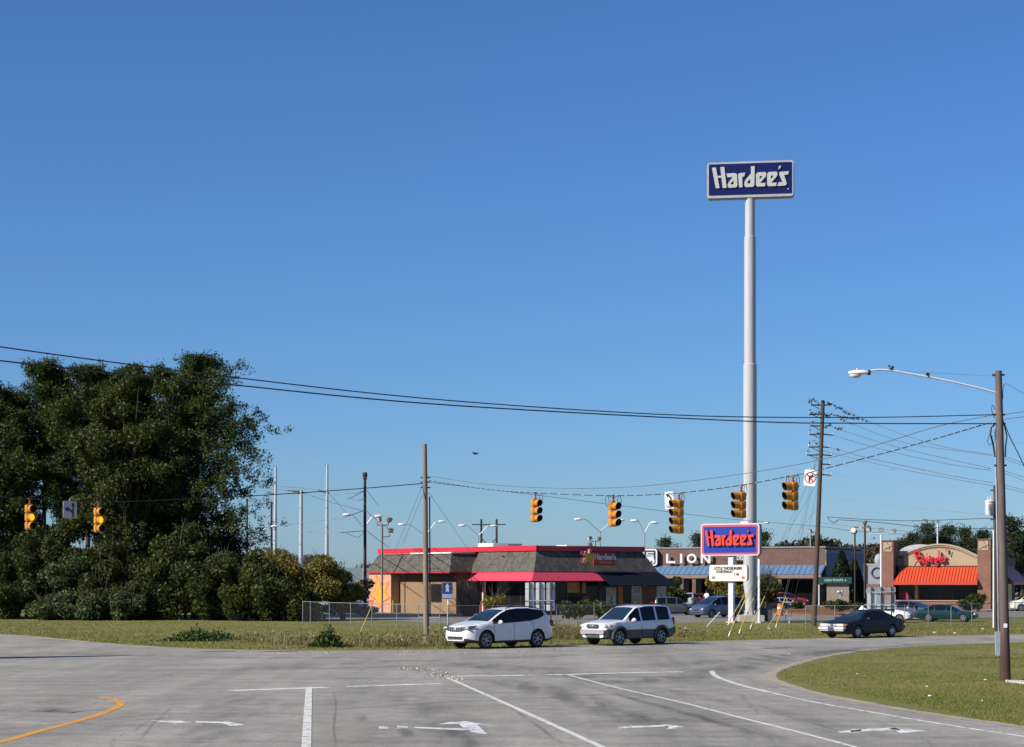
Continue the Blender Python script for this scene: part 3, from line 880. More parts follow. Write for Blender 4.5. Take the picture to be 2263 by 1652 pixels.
# ------------------------------------------------------------------ red roofed restaurant
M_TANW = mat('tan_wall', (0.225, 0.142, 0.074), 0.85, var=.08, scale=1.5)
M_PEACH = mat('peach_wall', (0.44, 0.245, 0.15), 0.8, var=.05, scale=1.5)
M_REDF = mat('red_fascia', (0.46, 0.016, 0.036), 0.45, var=.06)
M_REDA = mat('red_awning', (0.46, 0.035, 0.075), 0.75, var=.06)
M_DKRED = mat('dark_red_wall', (0.20, 0.018, 0.022), 0.8)
M_NAVYA = mat('navy_awning', (0.008, 0.013, 0.022), 0.9, var=.15, spec=.08)
M_PANE = mat('dark_window', (0.008, 0.0075, 0.008), 0.12, var=.3, scale=.7, spec=.3)
M_FRAME = mat('dark_frame', (0.03, 0.026, 0.026), 0.5)
def shingles(name, base, row=.16):
    m, n, l, b = nt(name)
    tc = n.new('ShaderNodeTexCoord')
    sp = n.new('ShaderNodeSeparateXYZ'); l.new(tc.outputs['Object'], sp.inputs[0])
    ad = n.new('ShaderNodeMath'); ad.operation = 'ADD'; l.new(sp.outputs[0], ad.inputs[0]); l.new(sp.outputs[1], ad.inputs[1])
    cb = n.new('ShaderNodeCombineXYZ'); l.new(ad.outputs[0], cb.inputs[0]); l.new(sp.outputs[2], cb.inputs[1])
    br = n.new('ShaderNodeTexBrick'); br.inputs['Brick Width'].default_value = .3; br.inputs['Row Height'].default_value = row; br.inputs['Mortar Size'].default_value = .012
    br.inputs['Scale'].default_value = 1; br.inputs['Color1'].default_value = (*[c * .78 for c in base], 1); br.inputs['Color2'].default_value = (*[c * 1.15 for c in base], 1); br.inputs['Mortar'].default_value = (*[c * .55 for c in base], 1)
    l.new(cb.outputs[0], br.inputs['Vector'])
    nz = n.new('ShaderNodeTexNoise'); nz.inputs['Scale'].default_value = 1.0; nz.inputs['Detail'].default_value = 7
    mp = n.new('ShaderNodeMapping'); mp.inputs['Scale'].default_value = (2.5, 2.5, .7); l.new(tc.outputs['Object'], mp.inputs[0]); l.new(mp.outputs[0], nz.inputs['Vector'])
    r = n.new('ShaderNodeValToRGB'); r.color_ramp.elements[0].color = (.62, .62, .62, 1); r.color_ramp.elements[0].position = .36; r.color_ramp.elements[1].position = .6
    l.new(nz.outputs['Fac'], r.inputs[0])
    x = n.new('ShaderNodeMix'); x.data_type = 'RGBA'; x.blend_type = 'MULTIPLY'; x.inputs[0].default_value = .8
    l.new(br.outputs['Color'], x.inputs[6]); l.new(r.outputs[0], x.inputs[7]); l.new(x.outputs[2], b.inputs['Base Color'])
    b.inputs['Roughness'].default_value = .95; b.inputs['Specular IOR Level'].default_value = .08
    return m
M_SHING = shingles('grey_shingles', (0.112, 0.105, 0.094))
X0, Y0, A0 = 1.97, 159.4, R(36)
ca, sa = math.cos(A0), math.sin(A0)
t = thing('restaurant', 'long low restaurant with grey shingle mansard and red fascia', 'building', (X0, Y0, 0), A0)
def yl(px, x):
    k = (px - CX) / F
    return (X0 + ca * x - k * (Y0 + sa * x)) / (sa + ca * k)
def xl(px, y):
    k = (px - CX) / F
    return (k * (Y0 + ca * y) - X0 + sa * y) / (ca - sa * k)
def hz(py, x, y):
    return EYE - (py - YH) / F * (Y0 + sa * x + ca * y)
LX, LY = 10.95, 23.5
w = MB().box((LX / 2 + .02, LY / 2, 1.75), (LX - .04, LY - .04, 3.5)).box((LX / 2, LY / 2, 4.33), (LX - .3, LY - .3, 1.66))
w.build('wall', M_DKRED, t)
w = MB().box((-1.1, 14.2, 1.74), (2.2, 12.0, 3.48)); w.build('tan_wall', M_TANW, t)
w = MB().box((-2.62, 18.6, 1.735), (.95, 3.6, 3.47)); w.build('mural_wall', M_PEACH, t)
m = MB()
e = .95
m.quad((0, 8, 5.17), (0, 0, 5.17), (-e, -e, 3.5), (-e, 8, 3.5))
m.quad((0, 0, 5.17), (LX, 0, 5.17), (LX + e, -e, 3.5), (-e, -e, 3.5))
m.quad((LX, 0, 5.17), (LX, LY, 5.17), (LX + e, LY + e, 3.5), (LX + e, -e, 3.5))
m.quad((LX, LY, 5.17), (0, LY, 5.17), (-e, LY + e, 3.5), (LX + e, LY + e, 3.5))
m.quad((-e, LY + e, 3.5), (0, LY, 5.17), (0, 20, 5.17), (-e, 20, 3.5))
xa, ya, yb = -3.2, 7.7, 20.5
m.quad((-2.35, 19.5, 5.02), (-2.35, 8.6, 5.02), (xa, ya, 3.5), (xa, yb, 3.5))
m.quad((-2.35, 8.6, 5.02), (.05, 8.6, 5.02), (.05, ya, 3.5), (xa, ya, 3.5))
m.quad((.05, 19.5, 5.02), (-2.35, 19.5, 5.02), (xa, yb, 3.5), (.05, yb, 3.5))
m.quad((-2.35, 8.6, 5.02), (-2.35, 19.5, 5.02), (.05, 19.5, 5.02), (.05, 8.6, 5.02))
m.build('mansard_roof', M_SHING, t)
q = MB().quad((-e, -e, 3.49), (LX + e, -e, 3.49), (LX + e, .3, 3.49), (-e, .3, 3.49)).quad((-e, .3, 3.49), (.3, .3, 3.49), (.3, 8.0, 3.49), (-e, 8.0, 3.49)).quad((xa, ya, 3.492), (.02, ya, 3.492), (.02, yb, 3.492), (xa, yb, 3.492))
q.build('soffit', M_DKRED, t)
fz = MB()
for c, d in (((-.03, LY / 2, 5.37), (.22, LY + .28, .42)), ((LX / 2, -.03, 5.365), (LX + .2, .22, .41)), ((LX + .03, LY / 2, 5.37), (.22, LY + .28, .42)), ((LX / 2, LY + .03, 5.365), (LX + .2, .22, .41))): fz.box(c, d)
fz.build('fascia', M_REDF, t)
MB().box((LX / 2, LY / 2, 5.40), (LX - .3, LY - .3, .06)).build('flat_roof', mat('pale_roof', (0.5, 0.5, 0.5), 0.8), t)
tr = MB().box((xa - .02, (ya + yb) / 2, 3.44), (.10, yb - ya + .1, .11)).box(((xa) / 2 - .4, ya - .02, 3.445), (-xa - .75, .1, .10)).box((-e - .02, 3.4, 3.44), (.1, 8.6, .11)).box((LX / 2, -e - .02, 3.445), (LX + 2 * e, .1, .10))
tr.build('eave_trim', mat('eave_red', (0.36, 0.018, 0.03), 0.5), t)
MB().box((-2.40, 11.6, 5.07), (.16, 6.2, .10)).box((-1.2, 8.55, 5.065), (2.3, .12, .09)).build('white_coping', mat('white_coping', (0.8, 0.77, 0.72), 0.5), t)
MB().box((-2.42, 17.1, 5.05), (.12, 4.8, .07)).build('pink_coping', mat('faded_red', (0.42, 0.16, 0.15), 0.6), t)
dk = MB().box((-2.235, 12.0, 3.1), (.05, 7.9, .72)); dk.build('eave_shade_band', mat('eave_shade_dark', (0.12, 0.04, 0.03), 0.7), t)  # shade of the eave overhang, painted as a dark strip on the wall top
zz3 = zoom(840, 1230, 5.33)
for u0, u1, v0, v1 in ((478, 580, 850, 1054), (992, 1112, 850, 1060)):
    a, b = yl(zz3(u0, 0)[0], -2.2), yl(zz3(u1, 0)[0], -2.2)
    za, zb_ = hz(zz3(0, v0)[1], -2.2, a), hz(zz3(0, v1)[1], -2.2, a)
    wd = MB().box((-2.22, (a + b) / 2, (za + zb_) / 2), (.08, abs(a - b) + .14, za - zb_ + .14)).build('window', M_FRAME, t)
    MB().box((-2.265, (a + b) / 2, (za + zb_) / 2), (.02, abs(a - b), za - zb_)).build('pane', M_PANE, wd)
def mural(pts): return [(-(20.4 - (u - 172) / 258 * 3.6), 3.42 - (v - 715) / 455 * 3.12) for u, v in pts]
star = [(262, 735), (325, 868), (412, 822), (372, 955), (424, 1035), (345, 1085), (300, 1168), (258, 1062), (176, 1000), (250, 915)]
cx_, cy_ = 300, 960
MF = Matrix.Translation((-3.105, 0, 0)) @ Matrix.Rotation(R(-90), 4, 'Z') @ FACE
q = MB().mesh(curve_mesh([mural(star)], .004), MF)
q.build('star_outline', mat('mural_red', (0.55, 0.06, 0.03), 0.7), t)
st2 = [(cx_ + (u - cx_) * .88, cy_ + (v - cy_) * .90) for u, v in star]
MB().mesh(curve_mesh([mural(st2)], .004), Matrix.Translation((-.006, 0, 0)) @ MF).build('star_mural', mat('mural_yellow', (0.55, 0.26, 0.035), 0.7), t)
MB().box((-3.11, 20.0, .95), (.02, .7, .22)).build('mural_stripe', mat('mural_red', (0.55, 0.06, 0.03)), t)
MB().box((-2.9, 16.75, .55), (.10, .10, 1.1)).box((-2.9, 16.95, 1.08), (.1, .45, .1), 0).build('yellow_rail', M_GUARDY, t)
# awnings
aw = MB().slab((-e, 6.6, 3.42), (-1.75, 7.2, 2.72), (-1.75, -1.75, 2.72), (-e, -e, 3.42), -.05)
aw.slab((-e, -e, 3.42), (-1.75, -1.75, 2.72), (5.5, -1.75, 2.72), (5.3, -e, 3.42), -.05)
aw.slab((-e, 6.6, 3.42), (-.3, 6.6, 3.3), (-.3, 7.0, 2.75), (-1.75, 7.2, 2.72), .03)
aw.build('awning', M_REDA, t, label) if False else aw.build('awning', M_REDA, t)
aw = MB().slab((5.35, -e - .02, 3.42), (5.75, -2.3, 2.35), (12.9, -2.3, 2.35), (LX + e, -e - .02, 3.42), -.05)
aw.slab((LX + e, -e - .02, 3.42), (12.9, -2.3, 2.35), (12.9, 3.0, 2.35), (LX + e, 3.0, 3.42), -.05)
for k in range(1, 4):
    x_ = 5.4 + k * 1.7
    aw.tube([(x_, -e - .06, 3.43), (x_ + .12, -2.33, 2.37)], .03, 5)
o = aw.build('dark_awning', M_NAVYA, t); o['label'] = 'dark navy awning'
# glazing
gz_ = MB().box((-.03, 3.6, 1.65), (.06, 6.9, 2.3)); o = gz_.build('window', M_FRAME, t)
MB().box((-.065, 3.6, 1.65), (.02, 6.7, 2.15)).build('pane', M_PANE, o)
for k in range(5): MB().box((-.085, .4 + k * 1.6, 1.65), (.03, .08, 2.15)).build('mullion', M_FRAME, o)
gz_ = MB().box((LX / 2, -.03, 1.65), (LX - .5, .06, 2.3)); o = gz_.build('window', M_FRAME, t)
MB().box((LX / 2, -.065, 1.65), (LX - .7, .02, 2.15)).build('pane', M_PANE, o)
zz4 = zoom(1200, 1230, 5.007)
for u in (600, 735, 905, 1400, 1640, 1790):
    MB().box((xl(zz4(u, 0)[0], 0), -.085, 1.65), (.10, .03, 2.15)).build('mullion', M_FRAME, o)
MB().box((xl(zz4(1125, 0)[0], 0), -.10, 1.5), (.35, .05, 2.9)).build('wall_pier', M_FRAME, t)
MB().box((-.35, 6.9, 1.4), (.16, .16, 2.8)).build('white_column', mat('column_cream', (0.66, 0.56, 0.45), 0.7), t)
M_POSTW = mat('poster_white', (0.55, 0.52, 0.52), 0.6, var=.1)
M_POSTC = mat('poster_cream', (0.48, 0.40, 0.24), 0.6, var=.1)
M_POSTO = mat('poster_orange', (0.46, 0.19, 0.035), 0.6, var=.25, scale=3)
M_POSTR = mat('poster_rust', (0.22, 0.065, 0.025), 0.6, var=.3, scale=3)
def poster(u0, u1, v0, v1, m_, y=-.11):
    xa_, xb_ = xl(zz4(u0, 0)[0], y), xl(zz4(u1, 0)[0], y)
    za, zb_ = hz(zz4(0, v0)[1], (xa_ + xb_) / 2, y), hz(zz4(0, v1)[1], (xa_ + xb_) / 2, y)
    MB().box(((xa_ + xb_) / 2, y, (za + zb_) / 2), (xb_ - xa_, .015, za - zb_)).build('poster', m_, t)
    return (xa_ + xb_) / 2, xb_ - xa_, za, zb_
M_INK = mat('poster_ink', (0.10, 0.012, 0.03), 0.6)
for (u0, u1, v0, v1, m_, tx) in ((1203, 1322, 835, 1036, M_POSTW, '1'), (1345, 1402, 815, 1040, M_POSTO, ''), (1505, 1622, 815, 1032, M_POSTW, '2-3'), (1640, 1782, 815, 1032, M_POSTR, ''), (1803, 1912, 820, 1022, M_POSTW, '1'), (740, 885, 775, 895, M_POSTO, ''), (918, 962, 775, 900, M_POSTO, ''), (930, 1005, 930, 1030, M_POSTR, '')):
    xc, wd, za, zb_ = poster(u0, u1, v0, v1, m_)
    if tx == '1':
        MB().mesh(text_mesh('1', (za - zb_) * .62, .004, .008), face_at(xc, -.128, zb_ + (za - zb_) * .25, 1.0)).build('poster_number', M_INK, t)
        MB().box((xc, -.123, za - (za - zb_) * .28), (wd * .8, .01, (za - zb_) * .46)).build('poster_panel', M_POSTC, t)
    if tx == '2-3':
        MB().mesh(text_mesh('2-3', (za - zb_) * .42, .004, .006), face_at(xc, -.128, za - (za - zb_) * .24, .78)).build('poster_number', M_INK, t)
        MB().box((xc, -.123, zb_ + (za - zb_) * .26), (wd * .85, .01, (za - zb_) * .46)).build('poster_panel', M_POSTC, t)
# emblem on the shaded mansard
def mz(v, x): return hz(zz4(0, v)[1], x, -.9)
xs0 = xl(zz4(985, 0)[0], -.9); zs0 = mz(475, xs0)
k_ = 1 / (5.007 * 1.07512 * F / (Y0 + sa * xs0)) / (ca - sa * (zz4(985, 0)[0] - CX) / F)
def SP(u, v): return ((u - 985) * k_, -(v - 475) / (5.007 * 1.07512) / (F / (Y0 + sa * xs0)))
arms = [[(965, 440), (985, 375), (1018, 372), (1035, 395), (1005, 455)], [(905, 400), (935, 398), (975, 440), (960, 470), (898, 440)], [(895, 520), (930, 470), (975, 480), (945, 545), (905, 540)]]
starp = [(1000, 375 + 25), (1018, 440), (1072, 465), (1030, 498), (1022, 575), (985, 530), (935, 548), (955, 485), (930, 430), (980, 440)]
MEF = face_at(xs0, -.93, zs0)
q = MB()
for a in arms: q.mesh(curve_mesh([[SP(*p) for p in a]], .03), MEF)
o = q.build('emblem_arms', mat('emblem_red', (0.55, 0.035, 0.06), 0.4), t)
q = MB()
for a, b in (((1000, 380), (985, 440)), ((948, 408), (930, 448)), ((945, 482), (918, 540))):
    A_, B_ = SP(*a), SP(*b); q.mesh(curve_mesh([[(A_[0] - .07, A_[1]), (A_[0] + .07, A_[1] + .04), (B_[0] + .07, B_[1] + .04), (B_[0] - .07, B_[1])]], .03), Matrix.Translation((0, -.035, 0)) @ MEF)
q.build('emblem_stripes', mat('emblem_white', (0.8, 0.74, 0.72), 0.4), t)
MB().mesh(curve_mesh([[SP(*p) for p in starp]], .05), Matrix.Translation((0, -.05, 0)) @ MEF).build('emblem_star', mat('emblem_yellow', (0.50, 0.33, 0.02), 0.5), t)
a, b = SP(1050, 418), SP(1306, 572)
MB().box((xs0 + (a[0] + b[0]) / 2, -.90, zs0 + (a[1] + b[1]) / 2), (b[0] - a[0], .10, a[1] - b[1])).build('name_board', mat('board_red', (0.34, 0.022, 0.018), 0.45), t)
c = SP(1185, 472)
MB().mesh(text_mesh("Hardee's", .62, .01, .014), face_at(xs0 + c[0], -.965, zs0 + c[1], 1.02, 1.05)).build('name_lettering', mat('board_letters', (0.62, 0.62, 0.66), 0.4), t)
c = SP(1190, 533)
MB().rbox((xs0 + c[0], -.955, zs0 + c[1]), (1.35, .02, .22), .08, 0, 4).build('name_band', mat('board_orange', (0.50, 0.13, 0.02), 0.5), t)
# house number dots, vent
for k in range(4): MB().box((-3.1, 9.7 + k * .45, 3.75), (.03, .14, .10), 0, 0, Matrix.Rotation(R(-30), 3, 'Y')).build('house_number', M_ARM, t)
MB().lathe([(.06, -.05), (.06, .12)], (-.5, 4.0, 4.75), 8, 'X').build('roof_vent', M_DARK, t)
def on_local(lx, ly): return (X0 + ca * lx - sa * ly, Y0 + sa * lx + ca * ly)
xx, yy = on_local(3.0, 10.2)
u = thing('rooftop_unit', 'white and grey air conditioning unit on the flat roof', 'roof unit', (xx, yy, 5.44), A0)
MB().box((0, 0, .25), (1.6, 2.2, .48)).build('cabinet', mat('unit_cream', (0.68, 0.64, 0.56), 0.5), u)
MB().box((1.55, -.1, .24), (1.4, 2.0, .44)).build('grille_section', mat('unit_grey', (0.25, 0.24, 0.23), 0.6), u)
MB().box((.7, 0, .03), (3.1, 2.3, .06)).build('base', M_ARM, u)
xx, yy = on_local(6.2, 3.4)
u = thing('roof_hatch', 'low white roof hatch above the star sign', 'roof unit', (xx, yy, 5.44), A0)
MB().box((0, 0, .13), (2.2, 1.4, .26)).build('lid', mat('white_coping', (0.8, 0.77, 0.72)), u); MB().box((1.7, .2, .12), (1.0, 1.0, .24)).build('curb', mat('hatch_grey', (0.4, 0.38, 0.42), 0.6), u)

# ------------------------------------------------------------------ brick supermarket
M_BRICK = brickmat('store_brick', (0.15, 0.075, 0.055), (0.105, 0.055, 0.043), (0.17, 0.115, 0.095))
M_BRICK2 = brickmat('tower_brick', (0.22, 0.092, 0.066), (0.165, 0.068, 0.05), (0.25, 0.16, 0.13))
M_BLUER = stripmat('blue_metal_roof', (0.09, 0.165, 0.27), (0.02, 0.04, 0.085), 1 / .62, 0, .4, .12)
YLn = 214.0; AL = R(-25)
cl_, sl2 = math.cos(AL), math.sin(AL)
XL0 = at(1822, YLn); xo0, yo0 = XL0, YLn               # origin: right front corner
t = thing('supermarket', 'wide brick store with blue metal awning and white lettering', 'building', (xo0, yo0, 0), AL)
def lx(px, y=0.0):
    k = (px - CX) / F
    return (k * (yo0 + cl_ * y) - xo0 + sl2 * y) / (cl_ - sl2 * k)
def lzz(py, x, y=0.0): return EYE - (py - YH) / F * (yo0 + sl2 * x + cl_ * y)
xL = lx(1330)
zt = lzz(1210, 0)
def zfix(py, px): return lzz(py, lx(px))
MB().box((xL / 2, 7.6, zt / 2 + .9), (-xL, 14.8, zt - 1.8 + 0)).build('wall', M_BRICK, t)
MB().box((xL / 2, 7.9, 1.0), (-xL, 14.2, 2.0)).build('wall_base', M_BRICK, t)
MB().box((xL / 2, 7.6, zt + .04), (-xL + .16, 15.0, .14)).build('roof_edge', mat('roof_edge_metal', (0.2, 0.19, 0.2), 0.6), t)
za, zb_ = zfix(1251, 1700), zfix(1271, 1700)
rf = MB().slab((xL, .16, za), (xL, -1.6, zb_), (.1, -1.6, zb_), (.1, .16, za), -.08)
rf.build('blue_awning', M_BLUER, t)
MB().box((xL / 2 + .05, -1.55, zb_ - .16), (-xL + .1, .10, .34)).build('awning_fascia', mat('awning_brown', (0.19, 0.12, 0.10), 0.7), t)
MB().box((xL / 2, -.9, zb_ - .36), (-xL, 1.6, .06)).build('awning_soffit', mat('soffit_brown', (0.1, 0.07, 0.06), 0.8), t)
MB().box((xL / 2, .12, (zb_ - .5) / 2), (-xL - .1, .06, zb_ - .7)).build('shop_front', M_PANE, t)
for px in (1405, 1508, 1535, 1650, 1724, 1816):
    x_ = lx(px, -1.4)
    MB().box((x_, -1.4, (zb_ - .4) / 2), (.42, .42, zb_ - .4)).build('pillar', M_BRICK, t)
M_WLET = mat('letter_white', (0.52, 0.52, 0.53), 0.45)
M_LBACK = mat('letter_back', (0.03, 0.03, 0.035), 0.5)
zL = zoom(1500, 1280, 10.286)
for ch, u0, u1, v0, v1 in (('L', 858, 1083, 375, 605), ('I', 1197, 1253, 375, 605), ('O', 1362, 1597, 370, 605), ('N', 1703, 1940, 375, 605)):
    xa_, xb_ = lx(zL(u0, 0)[0], -.3), lx(zL(u1, 0)[0], -.3)
    z1_, z0_ = lzz(zL(0, v0)[1], xa_, -.3), lzz(zL(0, v1)[1], xa_, -.3)
    w_, h_ = xb_ - xa_, z1_ - z0_
    b_ = .24
    if ch == 'L': sh = [[(0, 0), (w_, 0), (w_, b_), (b_, b_), (b_, h_), (0, h_)]]
    elif ch == 'I': sh = [[(0, 0), (w_, 0), (w_, h_), (0, h_)]]
    elif ch == 'O': sh = [[(w_ / 2 + w_ / 2 * math.cos(a), h_ / 2 + h_ / 2 * math.sin(a)) for a in np.linspace(0, 2 * math.pi, 28)[:-1]], [(w_ / 2 + (w_ / 2 - b_) * math.cos(a), h_ / 2 + (h_ / 2 - b_) * math.sin(a)) for a in np.linspace(0, 2 * math.pi, 28)[:-1]]]
    else: sh = [[(0, 0), (b_, 0), (b_, h_ * .66), (w_ - b_ * 1.1, 0), (w_, 0), (w_, h_), (w_ - b_, h_), (w_ - b_, h_ * .36), (b_ * 1.1, h_), (0, h_)]]
    MB().mesh(curve_mesh(sh, .10), face_at(xa_, -.30, z0_)).build('sign_letter', M_WLET, t)
# lion emblem: rounded square outline with a standing lion
def LE(u, v): return (lx(zL(u, 0)[0], -.3), lzz(zL(0, v)[1], lx(zL(u, 0)[0], -.3), -.3))
ux0, uz0 = LE(215, 665); ux1, uz1 = LE(640, 255)
cxe, cze, we, he = (ux0 + ux1) / 2, (uz0 + uz1) / 2, ux1 - ux0, uz1 - uz0
MB().rbox((cxe, -.16, cze), (we, .30, he), .3, 0, 5).build('emblem_back', M_LBACK, t)
def rr(w, h, r, n=5):
    p = []
    for cx, cy, a0 in ((w / 2 - r, h / 2 - r, 0), (-w / 2 + r, h / 2 - r, 90), (-w / 2 + r, -h / 2 + r, 180), (w / 2 - r, -h / 2 + r, 270)):
        for k in range(n + 1): a = R(a0 + 90 * k / n); p.append((cx + r * math.cos(a), cy + r * math.sin(a)))
    return p
MB().mesh(curve_mesh([rr(we, he, .3), rr(we - .34, he - .34, .18)], .06), face_at(cxe, -.35, cze)).build('emblem_ring', M_WLET, t)
lion = [(222, 345), (330, 330), (345, 420), (372, 440), (528, 440), (375, 418), (372, 350), (390, 335), (555, 335), (552, 380), (545, 360), (405, 362), (405, 395), (530, 398), (556, 415), (548, 465), (578, 540), (575, 600), (510, 605), (505, 592), (535, 575), (500, 540), (480, 560), (470, 600), (408, 606), (405, 592), (435, 575), (455, 520), (380, 535), (340, 520), (322, 470), (255, 420)]
lion = [(222, 345), (335, 330), (345, 425), (375, 440), (528, 440), (528, 420), (375, 418), (372, 350), (390, 335), (555, 335), (555, 362), (405, 362), (405, 393), (530, 395), (556, 415), (548, 465), (578, 540), (575, 600), (510, 605), (505, 592), (535, 575), (500, 540), (480, 560), (470, 600), (408, 606), (405, 592), (435, 575), (455, 520), (380, 535), (340, 520), (322, 470), (255, 420)]
MB().mesh(curve_mesh([[(LE(*p)[0] - cxe, LE(*p)[1] - cze) for p in lion]], .04), face_at(cxe, -.37, cze)).build('emblem_lion', M_WLET, t)
# small shop lettering half hidden behind the low sign, as far as it can be read
xa_ = lx(1637, -.2)
MB().mesh(text_mesh('DELI', .62, .02, .01), face_at(xa_, -.14, lzz(1234, xa_), .8)).build('small_lettering', M_WLET, t)
MB().box((xa_, -.08, lzz(1231, xa_)), (1.6, .12, 1.0)).build('small_sign', M_LBACK, t)
# long grey side wall with blue band
zs1 = zt - .25
MB().box((.06, 7.9, zs1 / 2), (.16, 15.4, zs1)).build('side_wall', mat('grey_side_wall', (0.17, 0.20, 0.215), 0.8), t)
MB().box((.10, 7.9, zs1 - .75), (.14, 15.5, .85)).build('blue_band', mat('blue_band', (0.04, 0.07, 0.15), 0.6), t)

# ------------------------------------------------------------------ kiosk
Yk = 205.0; sk_ = F / Yk
t = thing('kiosk', 'small tan cash machine kiosk with dark green canopy', 'kiosk', (at(1850, Yk), Yk, 0), R(-8))
def kx(px): return (px - 1850) / sk_
def kz(py): return EYE - (py - YH) / sk_
MB().rbox((kx(1844), 1.0, (kz(1276) + kz(1290)) / 2), (kx(1881) - kx(1806), 3.0, kz(1276) - kz(1290)), .02, 0, 2).build('canopy', mat('canopy_green', (0.008, 0.055, 0.055), 0.5), t)
MB().box((kx(1851.5), 1.0, kz(1291) / 2), (kx(1876) - kx(1827.5), 2.4, kz(1291))).build('wall', mat('kiosk_tan', (0.23, 0.195, 0.155), 0.85), t)
MB().box((kx(1817), 1.2, kz(1291) / 2), (kx(1827) - kx(1808), 1.9, kz(1291) - .1)).build('machine_bay', M_PANE, t)
MB().box((kx(1810), -.2, kz(1291) / 2), (.12, .12, kz(1291))).build('post', M_WHITEM, t)
MB().mesh(text_mesh('CASH POINTS ->', .34, .01, .004), face_at(kx(1846), -.52, kz(1283), .9)).build('lettering', mat('canopy_letters', (0.5, 0.6, 0.58), 0.5), t)
MB().box((kx(1851.5), 1.0, .08), (kx(1884) - kx(1805), 3.2, .16)).build('base', M_CURB, t)
t = thing('intercom_post', 'grey post with curved hood beside the kiosk wall', 'post', (at(1857, 198), 198, 0))
MB().tube([(0, 0, 0), (0, 0, 1.5)], .07, 8).build('post', M_METALG, t); MB().ell((-.12, 0, 1.6), (.22, .15, .18), 10, 8).build('hood', M_METALG, t, 50); MB().ell((.16, .05, 1.5), (.12, .12, .3), 10, 8).build('bracket', M_METALG, t, 50)

# ------------------------------------------------------------------ pale building with the ring
Yg = 246.0; sg_ = F / Yg
t = thing('pale_building', 'pale grey shop with dark ring mark on its wall', 'building', (at(1925, Yg), Yg, 0), R(-12))
def qx(px): return (px - 1925) / sg_
def qz(py): return EYE - (py - YH) / sg_
MB().box((qx(1940), 5.0, qz(1246) / 2), (qx(1975) - qx(1904), 9.6, qz(1246))).build('wall', mat('pale_grey_wall', (0.26, 0.275, 0.29), 0.8), t)
MB().box((qx(1905), .1, qz(1272)), (.9, .3, qz(1246) - qz(1297))).build('white_panel', mat('white_panel', (0.78, 0.77, 0.70), 0.6), t)
an = np.linspace(0, 2 * math.pi, 25)
MB().tube([(qx(1937) + .62 * math.cos(a), .14, qz(1266) + .62 * math.sin(a)) for a in an], .09, 6, cap=False).build('ring_mark', mat('ring_dark', (0.04, 0.07, 0.12), 0.6), t)
MB().box((qx(1928), .15, qz(1296)), (1.6, .2, .55)).build('door_sign', mat('brown_sign', (0.16, 0.10, 0.08), 0.7), t)
MB().ell((qx(1941), 2.0, qz(1238)), (.55, .5, .8), 12, 8).build('roof_vent', mat('vent_grey', (0.26, 0.29, 0.30), 0.7), t, 40)

# ------------------------------------------------------------------ brick restaurant with arched front
zB = zoom(2080, 1270, 7.072)
AB = R(-22); cb_, sb_ = math.cos(AB), math.sin(AB)
YB0 = 184.5; XB0 = at(1949, YB0)
t = thing('brick_restaurant', 'brick restaurant with two towers, tan arched front and orange red awning', 'building', (XB0, YB0, 0), AB)
def bx2(px, y=0.0):
    k = (px - CX) / F
    return (k * (YB0 + cb_ * y) - XB0 + sb_ * y) / (cb_ - sb_ * k)
def bz2(py, x, y=0.0): return EYE - (py - YH) / F * (YB0 + sb_ * x + cb_ * y)
def BU(u, v, y=0.0):
    px, py = zB(u, v); x = bx2(px, y)
    return x, bz2(py, x, y)
x1, ztw = BU(302, 118); x2, zt2 = BU(1715, 95); x3, _ = BU(1935, 95)
M_TANB = mat('tan_stucco', (0.34, 0.265, 0.17), 0.85, var=.05, scale=2)
dpt = 1.5
for a, b, zt_, lb in ((0, x1, ztw, 'left'), (x2, x3, zt2, 'right')):
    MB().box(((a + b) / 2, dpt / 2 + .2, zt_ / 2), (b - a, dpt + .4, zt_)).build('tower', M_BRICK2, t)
    MB().box(((a + b) / 2, dpt / 2 + .2, zt_ + .05), (b - a + .12, dpt + .52, .10)).build('tower_cap', mat('cap_dark', (0.12, 0.06, 0.06), 0.7), t)
    c_ = (a + b) / 2
    MB().box((c_ + (.0 if lb == 'left' else -.05), -.02, zt_ - .52), ((b - a) * .74, .06, .86)).build('tan_panel', M_TANB, t)
    q = MB(); pz = zt_ - .52; hw = (b - a) * .36
    for p, r_ in (((-hw, -.32), (hw, .10)), ((-.05, .42), (.08, .20)), ((.12, -.2), (.18, .05)), ((.14, .08), (.2, -.25)), ((-hw * .4, -.2), (-hw * .2, -.05))):
        q.tube([(c_ + p[0], -.06, pz + p[1]), (c_ + r_[0], -.06, pz + r_[1])], .025, 5)
    q.build('tower_ornament', mat('ornament_dark', (0.08, 0.05, 0.04), 0.6), t)
# main body behind
wdt = x3
MB().box((wdt / 2, 8.9, 2.4), (wdt - .1, 14.2, 4.8)).build('wall', M_TANB, t)
MB().box((wdt / 2, 8.9, 4.84), (wdt, 14.3, .10)).build('roof_edge', mat('roof_edge_metal', (0.2, 0.19, 0.2)), t)
